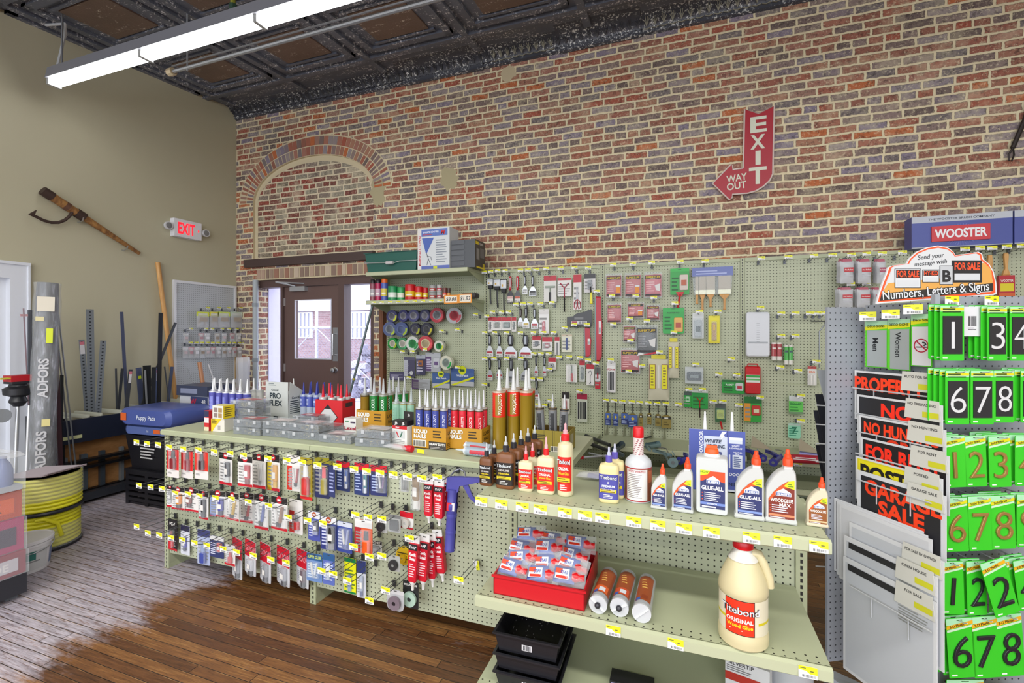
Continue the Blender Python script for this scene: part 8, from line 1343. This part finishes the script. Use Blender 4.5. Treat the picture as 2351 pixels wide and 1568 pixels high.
# pocketed signs along the side panel
OR=K('f0401c',.4,0,1)
def board(lab,xl,yl,h,off,bg,txt,col,th,tab=None,dx=0.0,name='sign_board',frame=None,L=.31):
 a=on_b(xl,yl,off);s=dthing(name,lab,'sign',V((a.x,a.y,a.z-h)),RB);b=MB();b.b2((0,0,0),(L,.0025,h),K('d0d2d4',.4));b.rect(L*.03,h*.03,L*.97,h*.96,K(bg,.4),-.0006)
 if frame:b.rect(L*.05,h*.06,L*.95,h*.93,K(frame,.4),-.0009)
 b.build('board',s);b=MB()
 for i,x in enumerate(txt.split('|')):
  if x:b.text(x,L*.5+dx,h-th*(.85+1.25*i)-h*.04,th,K(col,.4),-.0012,maxw=L*.86,bold=.04)
 if txt:b.build('lettering',s)
 if tab:b=MB();b.prism([(L*.6,h*.98-.055),(L*.99,h*.98-.055),(L*.97,h+.012),(L*.62,h+.012)],-.0035,-.0015,K('c9c9c0',.5));b.text(tab,L*.79,h-.006,.009,K('3a3a3a'),-.004,maxw=L*.3);b.rect(L*.8,h-.05,L*.97,h-.03,K('c9c82c'),-.004);b.build('title_tab',s)
 return s
board('upright sign with red letters, topmost of the pocketed signs',1962,850,.2,.06,'1f1c1e','PROPERTY','f0401c',.05,'AUTO FOR SALE',-.02)
board('black sign with red NO, second pocket from the top',1968,905,.2,.075,'26262a','NO|TRESPASSING','f0301c',.05,'NO TRESPASSING')
board('black sign reading NO HUNTING, third pocket',1972,952,.2,.09,'201e20','NO HUNTING|OR','f0401c',.042,'NO HUNTING')
board('black sign reading FOR RENT, fourth pocket',1976,1002,.2,.105,'1f1c1e','FOR RENT','f0301c',.052,'FOR RENT')
board('yellow sign with black POSTED lettering',1964,1046,.17,.12,'d6c81c','POSTED','1c1a1a',.055,'POSTED',0,'sign_board','e0d422');board('black sign reading GARAGE SALE in bright red',1968,1078,.22,.135,'cfd2d6','GARAGE|SALE','f0401c',.052,'GARAGE SALE',.01,'sign_board','26262a')
for i in range(3):board(f'large pale sign edge in the lower rack, {ORD[i]} behind the for sale signs',1915+6*i,1142+7*i,.3,.148+.006*i,'c4c6c9' if i else '3a2c34','','a0243c',.03,None,0,'sign_board',None,.34)
for i,(xl,yl,h,tab) in enumerate(((1950,1198,.36,'FOR SALE BY OWNER'),(1938,1228,.42,'OPEN HOUSE'),(1936,1276,.44,'FOR SALE'))):
 s=board(['large grey-white sign with owner tab, back of the big lower three','large grey-white sign with black strip, middle of the big lower three','large grey-white sign with black and orange edge, front of the big lower three'][i],xl,yl,h,.172+.012*i,'b9bdc2','','f0401c',.05,tab,0,'sign_board',None,.33);b=MB();
 if i:b.rect(.02,h*.9,.2,h*.955,K('26262a'),-.0014);b.build('black_strip',s)
 b=MB();b.lines(.21,.31,h*.72,h*.85,6,K('8a8c88'),-.0014);b.build('small_print',s)
W8=K('c9cccf',.35,.3)
for i,(px,py,off) in enumerate(((1958,890,.068),(1962,948,.083),(1966,990,.098),(1964,1040,.113),(1966,1100,.142),(1950,1345,.21))):
 a,c=on_b(px,py,off),on_b(2138,py,off);c.z=a.z;b=MB();b.tube([a,c],.003,W8,5)
 for k in(.3,.75):q=a.lerp(c,k);b.tube([q,q-V((0,0,.07))],.002,W8,4)
 b.build('wire_pocket',t)
 # carded door signs at the top
def vcard(lab,x0,x1,y0,y1,tx,kind):
 a,c=on_b(x0,y0,.03),on_b(x1,y0,.03);w=(V((c.x,c.y,0))-V((a.x,a.y,0))).length;h=a.z-on_b(x0,y1,.03).z;s=dthing('carded_sign',lab,'carded sign',V((a.x,a.y,a.z)),RB);b=MB();b.b2((0,-.001,-h),(w,.001,0),K('5ed02c',.4));b.rect(0,-h*.12,w,0,K('a8d8b0'),-.0014);b.face([(0,-h*.2),(w,-h*.16),(w,-h*.08),(0,-h*.12)],K('d8d81c'),-.0018);b.text('DECO SIGNS' if kind==0 else 'Deco Signs',w*.5,-h*.11,h*.045,K('10180c'),-.0024,maxw=w*.9,bold=.02);b.build('green_card',s);b=MB()
 if kind==0:b.b2((w*.12,-.004,-h*.98),(w*.98,-.0025,-h*.2),K('b4bcbc',.3,.4));b.text(tx,w*.5,-h*.5,w*.24,K('22262a'),-.0045,rot=-90,maxw=h*.6)
 else:
  b.b2((w*.08,-.004,-h*.98),(w*.98,-.0025,-h*.24),K('d6d6d8',.35));R=w*.36;cz_=-h*.6;k=len(b.v);b.lathe([(R*.84,0),(R,0)],K('b01c3c'),28,caps=False);b.v[k:]=[V((w*.53+p.x,-.0046,cz_+p.y)) for p in b.v[k:]];b.f[-28:]=[f[::-1] for f in b.f[-28:]]
  b.rect(w*.28,cz_-R*.3,w*.8,cz_-R*.14,K('2a2c34'),-.0044);b.face([(w*.53-R*.72,cz_+R*.6),(w*.53-R*.6,cz_+R*.72),(w*.53+R*.72,cz_-R*.6),(w*.53+R*.6,cz_-R*.72)],K('b01c3c'),-.0048);b.tube([(w*.66,-.0046,cz_),(w*.76,-.0046,cz_+R*.2),(w*.7,-.0046,cz_+R*.4),(w*.6,-.0046,cz_+R*.45)],.003,K('2a2c34'),4)
 b.build('sign_plate',s);q=on_b((x0+x1)/2-20,y0-12,.06);s2=dthing('price_ticket',f'yellow price ticket above the {lab.split(",")[0]}','price ticket',q,RB+.5);b=MB();tag_geo(b,.055,.035);b.build('ticket',s2);b=MB();b.tube([(0,.004,-.01),(.02,.05,-.012)],.0018,W8,4);b.build('wire',s2)
vcard('silver Men door sign on green card, first on the side panel',1987,2038,738,842,'Men',0);vcard('silver Women door sign on green card, second on the side panel',2039,2090,733,848,'Women',0);vcard('no smoking symbol sign on green card, beside the front post',2092,2140,722,840,'',1)
# header sign on top
HD_=1.76
def hs(x,y):p=dp(1860+x/3.92,460+y/3.92,HD_);return p.x,p.z
HO=[(594,930),(615,845),(648,750),(685,655),(700,605),(735,588),(868,568),(890,525),(960,462),(1050,424),(1150,406),(1240,424),(1288,460),(1310,495),(1515,462),(1548,480),(1560,530),(1612,572),(1652,640),(1676,740),(1680,840),(1655,852)]
s=dthing('header_sign','orange and white cut-out header sign about numbers letters and signs','sign',V((0,HD_,0)));P=[hs(*q) for q in HO][::-1];b=MB();b.prism(P,0,.006,K('d9dade',.4));cx_=sum(p[0] for p in P)/len(P);cz_=sum(p[1] for p in P)/len(P)
def shr(k):return[(cx_+(x-cx_)*k,cz_+.004*(1-k)+(z-cz_)*(k-(1-k)*.6)) for x,z in P]
b.face(shr(.975),K('e8582c',.4),-.0005);b.face(shr(.93),K('c3c8cc',.4),-.001);b.face(shr(.915),K('cdd0d2',.4),-.0013)
q=[hs(*u) for u in((625,905),(1640,815),(1640,745),(640,838))];b.face(q,K('2e2a2a'),-.0018);b.face([hs(*u) for u in((640,838),(1640,745),(1625,620),(1560,560),(1300,690),(700,745))],K('d9a050',.45),-.0016);b.build('sign_panel',s)
b=MB();ang=-math.degrees(math.atan2(-95,970));DKT=K('2a2c34',.4)
for tx,x,y,h,sh in(('Send your',1082,503,40,.2),('message with',1080,560,38,.2)):X_,Z_=hs(x,y);b.text(tx,X_,Z_,h/3.92/F*HD_,DKT,-.0024,shear=sh,rot=6,bold=0)
for q,c,f in((.045,'1c1a1c',-.0024),(.01,'d3d6da',-.003)):X_,Z_=hs(1125,812);b.text('Numbers, Letters & Signs',X_,Z_,78/3.92/F*HD_,K(c),f,w=960/3.92/F*HD_,rot=5.3,bold=q)
b.build('lettering',s);b=MB()
for(x0,y0,x1,y1,bg,tx,tc) in((760,620,985,785,'d0d3d6','FOR SALE','e8502c'),(1010,628,1150,735,'d6d6d6','HY-KO','e8502c'),(1165,592,1275,755,'b9bcc0','B','26262a'),(1275,545,1535,735,'26262a','FOR SALE','e8502c')):
 a,c=hs(x0,y1),hs(x1,y0);w,h=c[0]-a[0],c[1]-a[1];b.rect(a[0]-.002,a[1]-.002,c[0]+.002,c[1]+.002,DKT,-.003);b.rect(a[0],a[1],c[0],c[1],K(bg),-.0034);big=tx=='B'
 if not big:b.rect(a[0]+w*.03,c[1]-h*.48,c[0]-w*.03,c[1]-h*.04,K('26262a'),-.0038);b.rect(a[0]+w*.06,a[1]+h*.08,c[0]-w*.06,a[1]+h*.4,K('c9ccd0'),-.0038)
 b.text(tx,(a[0]+c[0])/2,c[1]-h*(.55 if big else.26),h*(.6 if big else.32),K(tc),-.0042,maxw=w*.88,bold=.035)
b.build('pictured_signs',s)
# house number cards, each stack several cards deep
def numcard(w,h,n,kind):
 def fn():
  b=MB();b.prism(rrect(-w/2,-h,w/2,0,.004,2),-.0008,.0008,K('38c028',.35));b.rect(-w*.49,-h*.12,w*.49,-h*.01,K('a6dcb0'),-.0012)
  y0=(K('d8cf1c') if kind<2 else K('e0a81c'))
  if kind==0:b.rect(-w*.48,-h*.1,w*.48,-h*.05,y0,-.0016);b.lines(-w*.4,w*.4,-h*.15,-h*.05,2,K('2a4a1a'),-.002)
  else:b.face([(-w*.49,-h*.19),(w*.49,-h*.11),(w*.49,-h*.05),(-w*.49,-h*.13)],y0,-.0016);b.text(['','Solid Brass','3-D Plastic'][kind],-w*.1,-h*.126,h*.04,K('1c2410'),-.002,rot=11,maxw=w*.6,bold=.02);b.face([(-w*.48,-h*.24),(w*.48,-h*.155),(w*.48,-h*.12),(-w*.48,-h*.2)],K('c4e0c0'),-.0015)
  b.rect(-w*.4,-h*.965,-w*.2,-h*.94,K('dfe8dc'),-.0014);b.rect(-w*.1,-h*.045,w*.1,-h*.03,K('2a5a2a'),-.0018);r=[('green_card',b)]
  if n:
   c=MB()
   if kind==0:p_=MB();p_.b2((-w*.4,-.0035,-h*.88),(w*.4,-.001,-h*.2),K('25252c',.25));r.append(('dark_plate',p_));c.text(n,0,-h*.54,h*.5,K('cfd0d2',.3),-.0045,ext=.003,bold=-.012,maxw=w*.66)
   else:c.text(n,0,-h*.56,h*.52,K('a8824a',.35,.4) if kind==1 else K('26242a',.2),-.004,ext=.01,bev=.014,bold=-.02,maxw=w*.7,shear=.1 if kind==2 else 0)
   r.append(('numeral',c))
  return r
 return fn
NW=dict(zip('123456789','one two three four five six seven eight nine'.split()))
KD=['white-on-black number','brass number','black plastic number']
ST_=[(0,'1',2158,2213,700,828,3,0),(0,'3',2266,2312,703,828,4,0),(0,'4',2318,2366,703,828,2,0),(0,'6',2170,2225,850,974,4,0),(0,'7',2228,2281,850,974,4,0),(0,'8',2281,2328,850,970,1,0),(0,'9',2343,2392,850,970,4,0),(1,'1',2160,2214,1000,1119,3,3),(1,'2',2214,2262,1000,1117,1,2),(1,'3',2268,2318,1000,1118,4,2),(1,'4',2330,2382,1000,1115,3,0),(1,'6',2166,2220,1142,1266,5,2),(1,'7',2221,2274,1138,1264,2,2),(1,'8',2273,2328,1136,1260,3,2),(1,'9',2334,2386,1134,1256,2,0),(2,'1',2158,2210,1288,1410,2,2),(2,'2',2217,2262,1287,1412,2,2),(2,'3',2268,2316,1284,1404,1,2),(2,'4',2324,2376,1284,1400,3,8),(2,'6',2170,2232,1418,1556,3,4),(2,'7',2228,2288,1414,1556,2,4),(2,'8',2284,2344,1408,1552,2,4)]
for si,(kd,n,x0,x1,y0,y1,m,tl) in enumerate(ST_):
 D0=1.60;a,c=dp((x0+x1)/2,y0,D0),dp(x1,y1,D0);w=(c.x-a.x)*2;h=a.z-c.z
 for k in range(m):
  p=a+V((-.0085*k,.013*k,.002*k));o=dthing('number_card',f'green card with {KD[kd]} {NW[n]}, '+('front of its stack' if k==0 and m>1 else 'single card' if m==1 else f'{ORD[k]} card back in its stack'),'number card',p,0,'house number cards');o.rotation_euler=(0,radians(-tl),o.rotation_euler.z)
  for pn,me,_,_s in proto(('nc',si,k==0),numcard(w,h,n if k==0 else None,kd)):put(pn,me,o)
 b=MB();b.tube([(0,.013*m-.01+.0,0),(0,-.02,0),(0,-.03,.006)],.0022,W8,5);hk=dthing('peg_hook',f'wire hook holding the {KD[kd]} {NW[n]} cards','hook',a+V((0,0,-h*.035)));b.tube([(0,0,0),(0,.095,0)],.0022,W8,5);b.build('wire',hk)
a,c=dp(2276,1286,1.57),dp(2309,1412,1.57);o=dthing('number_card','tilted green card with black plastic number two swung over its neighbours','number card',a,0,'house number cards');o.rotation_euler=(0,radians(-17),o.rotation_euler.z)
for pn,me,_,_s in proto('nct',numcard((c.x-a.x)*1.75,(a.z-c.z)*1.04,'2',2)):put(pn,me,o)
a,c=dp(2237,704,1.62),dp(2262,772,1.62);s=dthing('backing_card','plain white card with barcode between numbers one and three','card',a);w,h=(c.x-a.x)*2,a.z-c.z;b=MB();b.b2((-w/2,0,-h),(w/2,.001,0),K('d6d6da',.5));b.bars(-w*.28,w*.1,-h*.66,-h*.32,11,K('2a2a2c'),-.0006);b.lines(-w*.3,w*.1,-h*.8,-h*.7,2,K('4a4a4c'),-.0006);b.build('card',s)
for i,(px,py) in enumerate(((2186,690),(2277,690))):s=dthing('price_ticket',['yellow price ticket above the white number one cards','yellow price ticket above the white number three cards'][i],'price ticket',dp(px,py,1.668));b=MB();tag_geo(b,.05,.034);b.build('ticket',s)
for i in range(2):a=dp(2215+100*i,1560+10*i,1.62);o=dthing('number_card',['green card just showing at the picture bottom, left one','green card just showing at the picture bottom, right one'][i],'number card',a,0,'house number cards');[put(pn,me,o) for pn,me,_,_s in proto('ncb',numcard(.13,.16,None,2))]
# dark boards in the display's far wing
for i,(px,py,qx,qy,c) in enumerate(((1876,850,1899,940,'b4bac0'),(1872,905,1896,1040,'2a2c34'),(1868,942,1892,1080,'34363e'),(1873,1022,1897,1140,'2c2e36'),(1876,1255,1897,1400,'aab0b6'))[:4]):
 a,e_=dp(px,py,2.05+.03*i),dp(qx,qy,2.05+.03*i);s=dthing('sign_board',['pale board edge at the back of the display','dark board leaning in the back rack, uppermost','dark board leaning in the back rack, second','dark board leaning in the back rack, third','pale lower board edge at the back of the display'][i],'sign',V((a.x,a.y,0)));b=MB();d=e_-a;b.add([(x_+o_,y_,z_) for o_ in(0,.05) for y_ in(0,.003) for x_,z_ in((0,a.z),(d.x,e_.z))],[(0,1,3,2),(4,6,7,5),(0,4,5,1),(2,3,7,6),(0,2,6,4),(1,5,7,3)],K(c,.4));b.build('board',s)
for i,py in enumerate((930,974,1018,1060,1300)):a,e_=dp(1873,py,2.03),dp(1903,py+2,1.99);b=MB();b.tube([a,e_],.003,W8,5);b.build('rear_wire',t)
